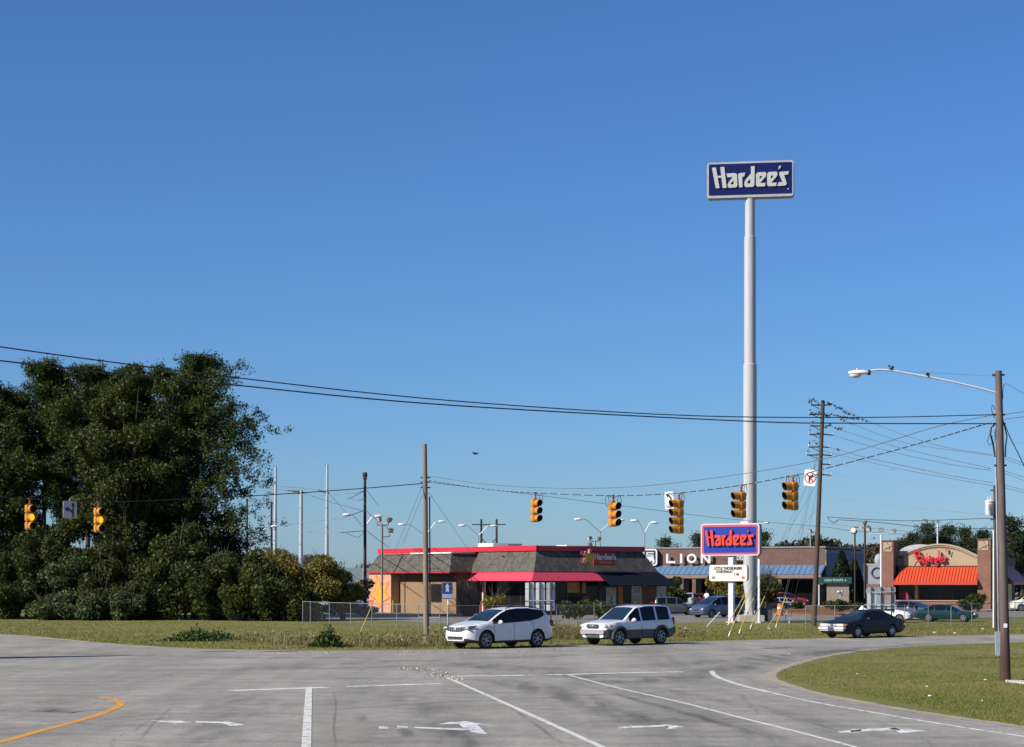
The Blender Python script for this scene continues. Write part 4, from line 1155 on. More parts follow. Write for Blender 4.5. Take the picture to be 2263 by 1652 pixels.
# arched front wall
aw_y = 1.35
xa_, _ = BU(478, 300, aw_y); xb_, _ = BU(1725, 345, aw_y)
arc = [(478, 318), (560, 282), (660, 245), (760, 210), (860, 183), (960, 166), (1060, 158), (1180, 163), (1300, 180), (1420, 215), (1520, 258), (1620, 305), (1700, 345), (1728, 352)]
ap = [BU(u, v, aw_y) for u, v in arc]
zlow = 2.4
def archslab(off, y0, y1, nm, m_, zb=None, scale_in=0.0):
    top = [(x, z - off) for x, z in ap]
    if zb is None: poly = top + [(x, z - off - scale_in) for x, z in ap][::-1]
    else: poly = top + [(top[-1][0], zb), (top[0][0], zb)]
    me = curve_mesh([poly], (y1 - y0) / 2)
    return MB().mesh(me, face_at(0, (y0 + y1) / 2, 0)).build(nm, m_, t)
archslab(.12, aw_y + .02, aw_y + .5, 'arched_wall', M_TANB, zlow)
archslab(0, aw_y - .16, aw_y + .52, 'arch_cornice', mat('cornice_tan', (0.38, 0.30, 0.20), 0.8), None, .13)
archslab(.16, aw_y - .08, aw_y + .1, 'arch_moulding', mat('cornice_tan', (0.38, 0.30, 0.20)), None, .10)
archslab(.34, aw_y - .03, aw_y + .1, 'arch_moulding', mat('moulding_dark', (0.24, 0.185, 0.12), 0.8), None, .03)
# grey barrel roof behind
q = MB()
xg0, _ = BU(385, 320, 3.0); xg1, _ = BU(760, 150, 3.0); _, zg0 = BU(385, 330, 3.0); _, zg1 = BU(560, 170, 3.0)
N = 12; vs = []
for j in (0, 1):
    for i in range(N + 1):
        a = math.pi * (1 - i / N)
        vs.append(((xg0 + 2.0) + 2.0 * math.cos(a) * 1.0, 3.0 + j * 5, zg0 + (zg1 - zg0) * math.sin(a) * 1.0))
q.add(vs, [(i, i + 1, N + 2 + i, N + 1 + i) for i in range(N)] + [tuple(range(N, -1, -1))]); q.build('barrel_roof', mat('barrel_grey', (0.40, 0.42, 0.46), 0.5, .2), t, 40)
# awning
yf = -.45
(ta, tza), (tb, tzb) = BU(492, 530, aw_y), BU(1735, 535, aw_y)
(ba, bza), (bb, bzb) = BU(300, 800, yf), BU(1712, 797, yf)
zt_a, zb_a = (tza + tzb) / 2, (bza + bzb) / 2
M_ORA = mat('orange_red_awning', (0.50, 0.055, 0.016), 0.5, var=.04)
M_ORB = mat('orange_red_seam', (0.30, 0.03, 0.012), 0.6)
q = MB().slab((ta, aw_y, zt_a), (ba, yf, zb_a), (bb, yf, zb_a), (tb, aw_y, zt_a), .05)
o = q.build('awning', M_ORA, t)
q = MB(); n_ = 27
for k in range(n_):
    f_ = (k + .5) / n_
    xb__ = ba + (bb - ba) * f_
    xt__ = xb__
    if xt__ < ta:
        g_ = (xb__ - ba) / (ta - ba); q.tube([(xb__, yf - .01, zb_a + .03), (xb__, yf + (aw_y - yf) * g_, zb_a + (zt_a - zb_a) * g_ + .03)], .03, 5)
    else: q.tube([(xb__, yf - .01, zb_a + .03), (xt__, aw_y, zt_a + .03)], .03, 5)
q.build('awning_seams', M_ORB, o)
_, zfb = BU(1000, 850, yf)
MB().box(((ba + bb) / 2, yf - .03, (zb_a + zfb) / 2), (bb - ba, .08, zb_a - zfb)).build('awning_valance', mat('awning_valance_red', (0.42, 0.042, 0.016), 0.5, var=.05), t)
MB().quad((ba, yf, zb_a), (ba, aw_y, zb_a), (ta, aw_y, zt_a), (ta, aw_y - .01, zt_a)).build('awning_side', M_ORB, t)
# window strip and brick base
xw0, _ = BU(335, 900, .9)
_, zsill = BU(1000, 1122, .9)
MB().box(((x1 + x2) / 2, 1.3, (zsill + zt_a) / 2), (x2 - x1 + .06, .1, zt_a - zsill)).build('window', M_PANE, t)
for u in (445, 560, 665, 735, 850, 1080, 1300, 1520):
    x_, _ = BU(u, 1000, 1.2); MB().box((x_, 1.22, (zsill + zfb) / 2 + .2), (.07, .05, zfb - zsill + .6)).build('mullion', M_FRAME, t)
x_, _ = BU(690, 1000, 1.15); MB().box((x_, 1.17, (zsill + zfb) / 2), (.30, .04, zfb - zsill)).build('curtain', mat('curtain_tan', (0.34, 0.25, 0.15), 0.9), t)
x_, _ = BU(470, 1000, 1.15); MB().box((x_, 1.17, zsill + .5), (.9, .04, .8)).build('inner_panel', mat('inner_red', (0.20, 0.02, 0.03), 0.7), t)
MB().box(((x1 + x2) / 2, .75, zsill / 2), (x2 - x1 - .02, 1.1, zsill)).build('brick_base', M_BRICK2, t)
MB().box(((x1 + x2) / 2, .72, zsill + .04), (x2 - x1 - .04, 1.2, .08)).build('window_sill', mat('sill_tan', (0.42, 0.24, 0.17), 0.8), t)
# jumping red letters with the shadow they cast on the stucco
lets = [('B', 728, 374, 1.36, 24), ('o', 812, 424, 1.0, 8), ('j', 866, 405, 1.02, 0), ('a', 918, 392, .98, -8), ('n', 972, 414, .98, 6), ('g', 1022, 425, .98, 4), ('l', 1064, 368, 1.15, -4), ('e', 1108, 405, .95, -6), ('s', 1160, 392, .98, -8), ("'", 1180, 322, 1.0, -10)]
q = MB()
for ch, u, v, sz, ro in lets:
    x_, z_ = BU(u, v, aw_y - .25)
    q.mesh(text_mesh(ch, sz * 1.3, .09, .016, 0), face_at(x_, aw_y - .26, z_, .80 if ch == 'B' else .60, .92, R(ro)))
q.build('lettering', mat('script_red', (0.50, 0.012, 0.03), 0.4), t)
q = MB()
for a, b in (((1265, 385), (1285, 320)), ((1285, 320), (1300, 300)), ((1285, 345), (1270, 380)), ((660, 525), (675, 480)), ((675, 480), (715, 460)), ((715, 460), (720, 435))):
    A_, B_ = BU(*a, aw_y), BU(*b, aw_y); q.tube([(A_[0], aw_y - .02, A_[1]), (B_[0], aw_y - .02, B_[1])], .022, 5)
q.build('wall_ornament', mat('ornament_dark', (0.08, 0.05, 0.04)), t)
# side wing with its own awning at the right
q = MB().slab((x3 + .1, 2.6, zt_a), (x3 + 1.7, 2.6, zb_a), (x3 + 1.7, 13.0, zb_a), (x3 + .1, 13.0, zt_a), .05)
q.build('side_awning', M_ORA, t)
MB().box((x3 + 1.68, 7.8, (zb_a + zfb) / 2), (.06, 10.4, zb_a - zfb)).build('side_valance', M_ORA, t)
MB().box((x3 - .0, 8.6, 2.42), (.14, 13.4, 4.84)).build('side_wall', M_BRICK2, t)
MB().box((x3 + .09, 8.0, 1.45), (.06, 9.4, 1.9)).build('side_window', M_PANE, t)
MB().box((x3 + 1.4, 12.9, 1.2), (.3, .3, 2.4)).build('side_pillar', M_BRICK2, t)
# far roofline of a shop left, between bushes and the restaurant
t = thing('far_shop', 'low far shop with grey green roof behind the dark pole', 'building', (at(800, 230), 230, 0), R(10))
MB().box((0, 3, 1.2), (9, 6, 2.4)).build('wall', mat('far_shop_wall', (0.40, 0.40, 0.38), 0.8), t)
MB().add([(-4.8, -.5, 2.4), (4.8, -.5, 2.4), (4.8, 6.5, 2.4), (-4.8, 6.5, 2.4), (-4.8, 3, 4.2), (4.8, 3, 4.2)], [(0, 1, 5, 4), (2, 3, 4, 5), (1, 2, 5), (3, 0, 4), (3, 2, 1, 0)]).build('roof', mat('far_shop_roof', (0.12, 0.17, 0.16), 0.7), t)
# ------------------------------------------------------------------ cars
def paint(name, c, rough=0.28, metal=0.0):
    return mat('paint_' + name, c, rough, metal, var=0.03, scale=1.5, coat=0.7)
def ip(prof, x):
    p = sorted(prof)
    return float(np.interp(x, [a for a, b in p], [b for a, b in p]))
SPEC = {
 'crossover': dict(L=(2.36, -2.43), wb=2.825, track=1.6, r=0.372, zmax=1.71, wr=0.60, cowl=1.18, rf=0.20, rr=-1.95, deck=-2.30, clad=0.10, glass=[(1.02, -1.80)],
   top=[(2.36, .66), (2.34, .78), (2.26, .90), (2.1, .97), (1.7, 1.06), (1.18, 1.15), (.75, 1.385), (.45, 1.53), (.20, 1.615), (-.1, 1.675), (-.5, 1.71), (-1.1, 1.705), (-1.6, 1.655), (-1.95, 1.56), (-2.15, 1.33), (-2.30, 1.12), (-2.41, .95), (-2.43, .6)],
   belt=[(2.36, .62), (2.2, .82), (1.5, .99), (1.0, 1.03), (0, 1.07), (-1, 1.13), (-1.5, 1.22), (-1.8, 1.36), (-2.0, 1.3), (-2.3, 1.0), (-2.43, .7)],
   W=[(2.36, .58), (2.32, .68), (2.2, .79), (2.0, .88), (1.7, .925), (1, .94), (-1.5, .94), (-2.0, .90), (-2.3, .82), (-2.43, .72)],
   zs=[(2.36, .34), (1.9, .24), (1.5, .22), (-2, .26), (-2.43, .38)]),
 'suv': dict(L=(2.12, -2.20), wb=2.62, track=1.54, r=0.36, zmax=1.75, wr=0.66, cowl=0.98, rf=0.22, rr=-1.98, deck=-2.17, clad=0.40, glass=[(.70, .0), (-.1, -.96), (-1.08, -1.86)],
   top=[(2.12, .72), (2.10, .86), (2.04, .95), (1.9, 1.0), (1.4, 1.07), (.98, 1.12), (.6, 1.40), (.22, 1.655), (0, 1.71), (-.5, 1.745), (-1.2, 1.75), (-1.7, 1.735), (-1.98, 1.68), (-2.10, 1.35), (-2.17, 1.08), (-2.20, .95), (-2.20, .55)],
   belt=[(2.12, .70), (1.9, .90), (1.5, 1.0), (.9, 1.04), (-1.9, 1.10), (-2.1, 1.0), (-2.2, .9)],
   W=[(2.12, .66), (2.08, .76), (1.95, .83), (1.6, .875), (1, .89), (-1.8, .89), (-2.1, .85), (-2.2, .78)],
   zs=[(2.12, .36), (1.7, .28), (-1.9, .30), (-2.2, .40)]),
 'sedan': dict(L=(2.30, -2.48), wb=2.69, track=1.54, r=0.315, zmax=1.38, wr=0.58, cowl=1.12, rf=0.30, rr=-1.10, deck=-1.85, clad=0.0, glass=[(.82, .06), (-.02, -.86), (-.95, -1.55)],
   top=[(2.30, .54), (2.29, .66), (2.2, .74), (1.9, .81), (1.5, .875), (1.12, .93), (.7, 1.14), (.30, 1.315), (0, 1.36), (-.4, 1.38), (-.8, 1.375), (-1.10, 1.34), (-1.5, 1.17), (-1.85, .99), (-2.2, .95), (-2.42, .92), (-2.48, .80), (-2.48, .5)],
   belt=[(2.30, .52), (2.1, .70), (1.5, .82), (1, .87), (0, .90), (-1.6, .92), (-2.2, .88), (-2.48, .7)],
   W=[(2.30, .64), (2.27, .74), (2.15, .82), (1.8, .88), (1, .90), (-1.6, .90), (-2.2, .86), (-2.42, .78), (-2.48, .70)],
   zs=[(2.30, .30), (1.8, .20), (-2.0, .22), (-2.48, .34)]),
 'minivan': dict(L=(2.36, -2.42), wb=2.88, track=1.58, r=0.33, zmax=1.74, wr=0.68, cowl=1.62, rf=0.62, rr=-2.05, deck=-2.33, clad=0.0, glass=[(1.30, .36), (.26, -.82), (-.92, -2.0)],
   top=[(2.36, .58), (2.34, .74), (2.2, .88), (1.95, .97), (1.62, 1.07), (1.1, 1.40), (.62, 1.64), (.2, 1.71), (-.6, 1.74), (-1.5, 1.72), (-2.05, 1.66), (-2.22, 1.3), (-2.33, 1.0), (-2.42, .9), (-2.42, .5)],
   belt=[(2.36, .56), (2.1, .80), (1.5, .98), (.5, 1.02), (-2.0, 1.04), (-2.42, .85)],
   W=[(2.36, .62), (2.32, .72), (2.15, .83), (1.8, .91), (1, .93), (-1.9, .93), (-2.3, .87), (-2.42, .8)],
   zs=[(2.36, .28), (1.8, .20), (-2.0, .22), (-2.42, .32)]),
}
SLOT = ['paint', 'ws', 'rw', 'side', 'clad', 'line']
def body_mesh(sp):
    xs = set(np.arange(sp['L'][1], sp['L'][0], 0.11).round(3)) | {sp['L'][0], sp['L'][1], sp['cowl'], sp['rf'], sp['rr'], sp['deck']}
    for x, _ in sp['top'] + sp['W']: xs.add(x)
    for a, b in sp['glass']: xs |= {a, b}
    xs = sorted(xs, reverse=True)
    xs = [x for i, x in enumerate(xs) if i == 0 or xs[i - 1] - x > 0.012]
    rings = []
    for x in xs:
        zt, zb, w, zs = ip(sp['top'], x), ip(sp['belt'], x), ip(sp['W'], x), ip(sp['zs'], x)
        f = max(0, min(1, (zt - zb - 0.06) / (sp['zmax'] - 1.08)))
        y3 = w * 0.91 * (1 - f) + min(sp['wr'], w * 0.9) * f
        z3 = zt - (0.035 + 0.035 * f)
        z4 = min(zb, z3 - 0.012)
        zc_ = zs + max(0.1, sp['clad'])
        zc_ = min(zc_, z4 - 0.06)
        half = [(0, zt), (y3 * .55, zt - .008), (y3 * .88, zt - .02 - .012 * f), (y3, z3), (w * .965, z4), (w, z4 - 0.35 * (z4 - zc_)), (w * 0.995, zc_), (w * .975, zs + .04), (w * .93, zs), (w * .7, zs - .015), (0, zs - .015)]
        rings.append([(x, y, z) for y, z in half] + [(x, -y, z) for y, z in half[-2:0:-1]])
    bm = bmesh.new()
    V = [[bm.verts.new(p) for p in r] for r in rings]
    n = len(rings[0])
    def cls(xm, k):
        k = k if k < 10 else 19 - k
        if k in (0, 1) or k == 2 and False:
            if sp['rf'] < xm < sp['cowl']: return 1
            if sp['deck'] < xm < sp['rr']: return 2
        if k == 3 and any(b < xm < a for a, b in sp['glass']): return 3
        if k in (6, 7) and sp['clad'] > 0: return 4
        if k >= 8: return 5
        return 0
    for i in range(len(xs) - 1):
        for k in range(n):
            k2 = (k + 1) % n
            f = bm.faces.new((V[i][k], V[i + 1][k], V[i + 1][k2], V[i][k2]))
            f.material_index = cls((xs[i] + xs[i + 1]) / 2, k)
    bm.faces.new(V[0]); bm.faces.new(V[-1][::-1])
    bmesh.ops.recalc_face_normals(bm, faces=bm.faces)
    me = bpy.data.meshes.new('car_body'); bm.to_mesh(me); bm.free()
    for s in SLOT: me.materials.append(M_LINE)
    cut = MB()
    for sx in (1, -1):
        for sy in (1, -1):
            cut.lathe([(sp['r'] * 1.14, -0.34), (sp['r'] * 1.14, 0.34)], (sx * sp['wb'] / 2, sy * (ip(sp['W'], sx * sp['wb'] / 2) - 0.06), sp['r'] * 1.02), 28, 'Y', 0)
    cm = bpy.data.meshes.new('cut'); cm.from_pydata(cut.v, [], cut.f)
    b2 = bmesh.new(); b2.from_mesh(cm); bmesh.ops.recalc_face_normals(b2, faces=b2.faces); b2.to_mesh(cm); b2.free()
    for s in SLOT: cm.materials.append(M_LINE)
    for p in cm.polygons: p.material_index = 5
    ob, co = link('car_body', me), link('cut', cm)
    md = ob.modifiers.new('b', 'BOOLEAN'); md.operation = 'DIFFERENCE'; md.object = co; md.solver = 'EXACT'; md.use_self = True
    dg = bpy.context.evaluated_depsgraph_get()
    res = bpy.data.meshes.new_from_object(ob.evaluated_get(dg))
    bpy.data.objects.remove(ob); bpy.data.objects.remove(co)
    return res
BODY = {}
def submesh(me, sel, name, mats, mi=None):
    vi = {}; vs = []; fs = []; ms = []
    for p in me.polygons:
        if not sel(p): continue
        q = []
        for v in p.vertices:
            if v not in vi: vi[v] = len(vs); vs.append(me.vertices[v].co[:])
            q.append(vi[v])
        fs.append(q); ms.append(mi(p) if mi else 0)
    if not fs: return None
    r = bpy.data.meshes.new(name); r.from_pydata(vs, [], fs)
    for m in mats: r.materials.append(m)
    r.polygons.foreach_set('material_index', ms)
    r.polygons.foreach_set('use_smooth', [True] * len(fs))
    r.update(); r.set_sharp_from_angle(angle=R(38))
    return r
def body_parts(kind):
    if kind in BODY: return BODY[kind]
    sp = SPEC[kind]; me = body_mesh(sp)
    D = {}
    D['body'] = submesh(me, lambda p: p.material_index in (0, 5), 'body', [M_LINE, M_LINE], lambda p: 0 if p.material_index == 0 else 1)
    D['windshield'] = submesh(me, lambda p: p.material_index == 1, 'windshield', [M_WSH])
    D['rear_window'] = submesh(me, lambda p: p.material_index == 2, 'rear_window', [M_GLASS])
    D['clad'] = submesh(me, lambda p: p.material_index == 4, 'lower_cladding', [M_CLADG])
    D['side'] = []
    for a, b in sp['glass']:
        for s in (1, -1):
            m_ = submesh(me, lambda p: p.material_index == 3 and b - .01 < p.center.x < a + .01 and p.center.y * s > 0, 'side_window', [M_GLASS])
            if m_: D['side'].append(m_)
    BODY[kind] = D
    return D
def wheel(parent, x, y, r, side, spokes=6, rim_m=None, hub=False):
    w = MB().lathe([(r * .60, -.085), (r * .9, -.105), (r * .985, -.085), (r, -.05), (r, .05), (r * .985, .085), (r * .9, .105), (r * .60, .085)], (0, 0, 0), 26, 'Y')
    o = w.build('wheel', M_TYRE, parent, 40, (x, y, r))
    q = MB()
    s = side
    q.lathe([(r * .66, s * .06), (r * .68, s * .098), (r * .63, s * .10), (r * .60, s * .075)], (0, 0, 0), 26, 'Y', 0)
    q.lathe([(r * .6, s * .02), (r * .6, s * .03)], (0, 0, 0), 20, 'Y', 1)
    if hub:
        q.lathe([(r * .6, s * .07), (r * .45, s * .095), (r * .15, s * .10)], (0, 0, 0), 20, 'Y', 0)
    else:
        for k in range(spokes):
            a = 2 * math.pi * k / spokes + 0.3
            q.box((math.cos(a) * r * .36, s * .075, math.sin(a) * r * .36), (r * .54, .035, r * .11), 0, 0, Matrix.Rotation(-a, 3, 'Y'))
        q.lathe([(r * .16, s * .06), (r * .13, s * .10)], (0, 0, 0), 12, 'Y', 0)
    q.build('rim', [rim_m or M_RIM, M_LINE], o, 40)
def car(name, kind, label, cat, loc, rz, pm, scale=1.0, group=None, hub=False, clad_m=None, details=None, glass_m=None):
    sp = SPEC[kind]; D = body_parts(kind)
    t = thing(name, label, cat, (loc[0], loc[1], 0.006), rz, group)
    t.scale = (scale,) * 3
    def put(me, nm, m_=None):
        c = me.copy()
        if m_ is not None: c.materials[0] = m_
        return link(nm, c, t)
    put(D['body'], 'body', pm)
    if D['windshield']: put(D['windshield'], 'windshield')
    if D['rear_window']: put(D['rear_window'], 'rear_window')
    for s in D['side']: put(s, 'side_window', glass_m)
    if D['clad']: put(D['clad'], 'lower_cladding', clad_m or M_CLADG)
    for sx in (1, -1):
        for sy in (1, -1):
            wx = sx * sp['wb'] / 2
            wheel(t, wx, sy * (ip(sp['W'], wx) - 0.125), sp['r'], sy, 6, None, hub)
    # mirrors
    mx = sp['cowl'] - 0.42
    for s in (1, -1):
        zz = ip(sp['belt'], mx) + 0.06
        q = MB().ell((mx, s * (ip(sp['W'], mx) + 0.10), zz), (0.075, 0.12, 0.085), 10, 7).box((mx, s * (ip(sp['W'], mx) + 0.0), zz - 0.04), (0.06, 0.1, 0.04))
        q.build('wing_mirror', pm, t, 40)
    if details: details(t, sp, pm)
    else: plain_details(t, sp, pm)
    return t
def yat(sp, x): return ip(sp['W'], x)
def lamp_pair(t, x, y, z, r, nm='headlight', m_=None):
    for s in (1, -1):
        MB().ell((x, s * y, z), r, 12, 8, 0, Matrix.Rotation(-s * 0.5, 3, 'Z')).build(nm, m_ or M_LAMP, t, 40)
def seams(t, sp, xs):
    for x in xs:
        for s in (1, -1):
            q = MB(); zb, zs, w = ip(sp['belt'], x), ip(sp['zs'], x), yat(sp, x)
            q.tube([(x, s * (w * .97 + .001), zb - .02), (x - .01, s * (w + .001), zb - .2), (x - .01, s * (w + .001), zs + .2), (x, s * (w * .985), zs + .07)], .007, 4)
            q.build('door_seam', M_SEAM, t)
def handles(t, sp, xs, m_, z=None):
    for x in xs:
        for s in (1, -1):
            MB().box((x, s * (yat(sp, x) * .985 + .014), (z or ip(sp['belt'], x) - .11)), (.16, .035, .035)).build('door_handle', m_, t)
def plain_details(t, sp, pm):
    xf = sp['L'][0]; xr = sp['L'][1]
    zf = ip(sp['top'], xf - .05)
    lamp_pair(t, xf - .12, yat(sp, xf - .1) * .82, zf - .10, (.12, .2, .085))
    MB().rbox((xf - .0, 0, zf - .14), (.06, .62, .12), .03, 0, 3, 'X').build('grille', M_DARK, t)
    MB().rbox((xf - .01, 0, ip(sp['zs'], xf) + .13), (.08, 1.1, .10), .03, 0, 3, 'X').build('bumper_intake', M_DARK, t)
    lamp_pair(t, xr + .06, yat(sp, xr + .05) * .86, ip(sp['top'], xr + .08) - .14, (.08, .12, .13), 'tail_light', M_TAIL)
    seams(t, sp, [sp['glass'][0][0] + .1, (sp['glass'][0][1] + sp['glass'][1][0]) / 2 if len(sp['glass']) > 1 else -.1])
    q = MB().box((xr - .01, 0, .62), (.03, .34, .16)); q.build('number_plate', M_CHROME, t)

def crossover_details(t, sp, pm):
    xf, xr = sp['L'][0], sp['L'][1]
    # one dark band of grille and lamps across the nose, bright bars in its middle
    g_ = MB()
    for s in (1, -1):
        pts = [(xf - .015, 0, .80), (xf - .02, s * .3, .81), (xf - .06, s * .56, .84), (xf - .2, s * .76, .885), (xf - .46, s * .875, .95)]
        hts = [.085, .085, .08, .065, .02]
        vs = []
        for (x, y, z), h in zip(pts, hts):
            vs += [(x + .018, y + s * .012, z + h), (x + .045, y + s * .03, z - h)]
        g_.add(vs, [(2 * i, 2 * i + 2, 2 * i + 3, 2 * i + 1) if s < 0 else (2 * i, 2 * i + 1, 2 * i + 3, 2 * i + 2) for i in range(len(pts) - 1)])
    g_.build('grille', mat('dark_grille', (0.05, 0.05, 0.07), 0.3, 0.4), t, 40)
    br = MB()
    for y in (-.34, -.2, .2, .34):
        MB().box((xf + .03 - abs(y) * .06, y, .80), (.03, .035, .13), 0, 0).build('grille_bar', M_CHROME, t)
    br.ell((xf + .035, 0, .80), (.02, .12, .085), 14, 8)
    br.build('emblem', M_CHROME, t, 40)
    for s in (1, -1):
        MB().ell((xf - .12, s * .66, .86), (.10, .17, .055), 12, 8, 0, Matrix.Rotation(-s * .7, 3, 'Z')).build('headlight', M_LAMP, t, 40)
        MB().ell((xf - .14, s * .655, .47), (.07, .10, .055), 12, 8, 0, Matrix.Rotation(-s * .6, 3, 'Z')).build('fog_light', M_LAMP, t, 40)
        MB().tube([(.15, s * .6, 1.655), (-.1, s * .6, 1.715), (-.9, s * .6, 1.745), (-1.5, s * .58, 1.70), (-1.75, s * .56, 1.63)], .022, 6).build('roof_rail', M_DARK, t, 40)
        MB().ell((xr + .13, s * .80, 1.02), (.12, .08, .14), 10, 8).build('tail_light', M_TAIL, t, 40)
        MB().box((.92, s * .885, 1.07), (.26, .03, .09)).build('mirror_mount', M_DARK, t)
    MB().rbox((xf - .01, 0, .46), (.05, .98, .10), .045, 0, 3, 'X').build('bumper_intake', mat('dark_intake', (0.03, 0.02, 0.03), 0.5), t)
    MB().rbox((xf - .0, 0, .395), (.05, 1.0, .025), .012, 0, 3, 'X').build('bumper_trim', M_CHROME, t)
    MB().rbox((xf - .06, 0, .31), (.10, 1.2, .10), .04, 0, 3, 'X').build('skid_plate', M_DARK, t)
    seams(t, sp, [1.02, -.08, -1.12])
    handles(t, sp, [.1, -.95], pm)
    MB().box((.06, .68, 1.36), (.04, .16, .5), 0, 0, Matrix.Rotation(R(20), 3, 'Y')).build('door_pillar', M_GLASS, t)

def suv_details(t, sp, pm):
    xf, xr = sp['L'][0], sp['L'][1]
    MB().rbox((xf + .005, 0, .84), (.06, .72, .17), .08, 0, 4, 'X').build('grille', M_DARK, t)
    q = MB().rbox((xf + .03, 0, .84), (.03, .74, .022), .01, 0, 2, 'X')
    for s in (1, -1): q.box((xf + .035, s * .1, .875), (.03, .14, .03), 0, 0, Matrix.Rotation(s * R(28), 3, 'X'))
    q.ell((xf + .04, 0, .83), (.02, .055, .075), 10, 6)
    q.build('emblem', M_CHROME, t)
    for s in (1, -1):
        MB().ell((xf - .12, s * .62, .85), (.13, .2, .095), 14, 8, 0, Matrix.Rotation(-s * .55, 3, 'Z')).build('headlight', M_LAMP, t, 40)
        MB().ell((xf - .30, s * .80, .85), (.09, .06, .07), 10, 6, 0, Matrix.Rotation(-s * .2, 3, 'Z')).build('turn_light', M_AMBER, t, 40)
        MB().ell((xf - .05, s * .62, .47), (.05, .08, .07), 10, 6).build('fog_light', M_LAMP, t, 40)
        MB().ell((xr + .05, s * .80, 1.0), (.07, .07, .22), 10, 6).build('tail_light', M_TAIL, t, 40)
        MB().tube([(-.3, s * .62, 1.735), (-.4, s * .62, 1.785), (-1.5, s * .62, 1.785), (-1.65, s * .62, 1.735)], .02, 6).build('roof_rail', M_DARK, t, 40)
        # flared arches of the grey cladding
        for wx in (sp['wb'] / 2, -sp['wb'] / 2):
            a0 = MB(); pts = []
            for k in range(13):
                a = R(-8 + 196 * k / 12)
                pts.append((wx + math.cos(a) * sp['r'] * 1.27, s * (yat(sp, wx) * .985 + .012), sp['r'] + math.sin(a) * sp['r'] * 1.27))
            a0.tube(pts, .062, 6); a0.build('arch_flare', M_CLADG, t, 50)
    MB().rbox((xf - .02, 0, .60), (.16, 1.44, .20), .08, 0, 4, 'X').build('front_bumper', mat('grey_bumper', (0.30, 0.27, 0.29), 0.4), t, 40)
    MB().rbox((xf + .03, 0, .46), (.08, .80, .11), .03, 0, 3, 'X').build('bumper_intake', M_LINE, t)
    MB().rbox((xf + .07, 0, .42), (.03, .82, .035), .015, 0, 3, 'X').build('bumper_trim', M_CHROME, t)
    MB().rbox((xr + .02, 0, .62), (.20, 1.62, .30), .08, 0, 4, 'X').build('rear_bumper', M_CLADG, t, 40)
    seams(t, sp, [.80, -.05, -1.0])
    handles(t, sp, [.1, -.85], pm)
    q = MB()
    for x in (.05, -.25, -.55, -.85): q.box((x - .45, 0, 1.768), (.05, 1.2, .02))
    q.build('roof_rack', M_DARK, t)
    MB().box((.66, .03, 1.30), (.012, .03, .2), 0, 0, Matrix.Rotation(R(-36), 3, 'Y')).build('mirror_tag', mat('white_tag', (0.8, 0.8, 0.8), 0.6), t)

def sedan_details(t, sp, pm):
    xf, xr = sp['L'][0], sp['L'][1]
    for s in (1, -1):
        MB().rbox((xf - .035, s * .50, .655), (.09, .40, .105), .03, 0, 3, 'X').build('headlight', mat('cream_lamp', (0.72, 0.72, 0.58), 0.15, 0.1, coat=0.5), t)
        MB().rbox((xf - .13, s * .775, .655), (.18, .08, .10), .03, 0, 3, 'X').build('turn_light', M_AMBER, t)
        MB().box((xr + .02, s * .60, .78), (.06, .42, .16)).build('tail_light', M_TAIL, t)
    MB().rbox((xf - .01, 0, .655), (.07, .60, .095), .02, 0, 3, 'X').build('grille', mat('silver_panel', (0.52, 0.53, 0.55), 0.3, 0.4), t)
    MB().ell((xf + .03, 0, .66), (.02, .10, .05), 14, 8).build('emblem', M_DARK, t)
    MB().ell((xf + .042, 0, .66), (.015, .055, .028), 12, 6).build('emblem_badge', M_CHROME, t)
    MB().rbox((xf + .005, 0, .50), (.18, 1.56, .135), .05, 0, 4, 'X').build('front_bumper', mat('bumper_silver', (0.56, 0.54, 0.57), 0.35, 0.2), t, 40)
    MB().rbox((xf - .015, 0, .385), (.15, 1.48, .055), .02, 0, 3, 'X').build('bumper_trim', mat('bumper_silver2', (0.46, 0.44, 0.47), 0.35, 0.2), t, 40)
    MB().rbox((xf - .0, 0, .435), (.16, 1.5, .03), .012, 0, 3, 'X').build('bumper_strip', M_LINE, t)
    MB().rbox((xf + .1, 0, .46), (.02, .34, .19), .02, 0, 3, 'X').build('number_plate', mat('dark_plate', (0.05, 0.05, 0.09), 0.4), t)
    MB().rbox((xr + .0, 0, .5), (.16, 1.5, .16), .05, 0, 4, 'X').build('rear_bumper', M_DARK, t)
    for s in (1, -1):
        MB().box((-.1, s * .905, .48), (3.0, .02, .05)).build('rub_strip', M_DARK, t)
    seams(t, sp, [.95, .02, -.92]); handles(t, sp, [.2, -.75], M_DARK)

P_WHITE = paint('white', (0.62, 0.62, 0.61))
P_WHITE2 = paint('silver_white', (0.60, 0.61, 0.63))
P_BLACK = mat('paint_dark_navy', (0.006, 0.007, 0.011), 0.42, 0.0, var=0.05, spec=0.22, coat=0.12)
def hero(px1, py1, px2, py2, th, kind):
    (x1, y1), (x2, y2) = g(px1, py1), g(px2, py2)
    l = Vector((math.sin(th), -math.cos(th)))
    return ((x1 + x2) / 2 - l.x * SPEC[kind]['track'] / 2, (y1 + y2) / 2 - l.y * SPEC[kind]['track'] / 2)
th = R(41)
car('suv', 'crossover', 'white crossover with smooth rounded nose and black glass at the road edge', 'car', hero(1069.7, 1434.5, 1186.9, 1431.5, th, 'crossover'), math.pi + th, P_WHITE, details=crossover_details, clad_m=M_DARK)
th = R(42.5)
car('suv', 'suv', 'white boxy suv with grey lower body and roof rack', 'car', hero(1366.7, 1427.3, 1458.8, 1425.0, th, 'suv'), math.pi + th, P_WHITE2, details=suv_details)
th = R(42)
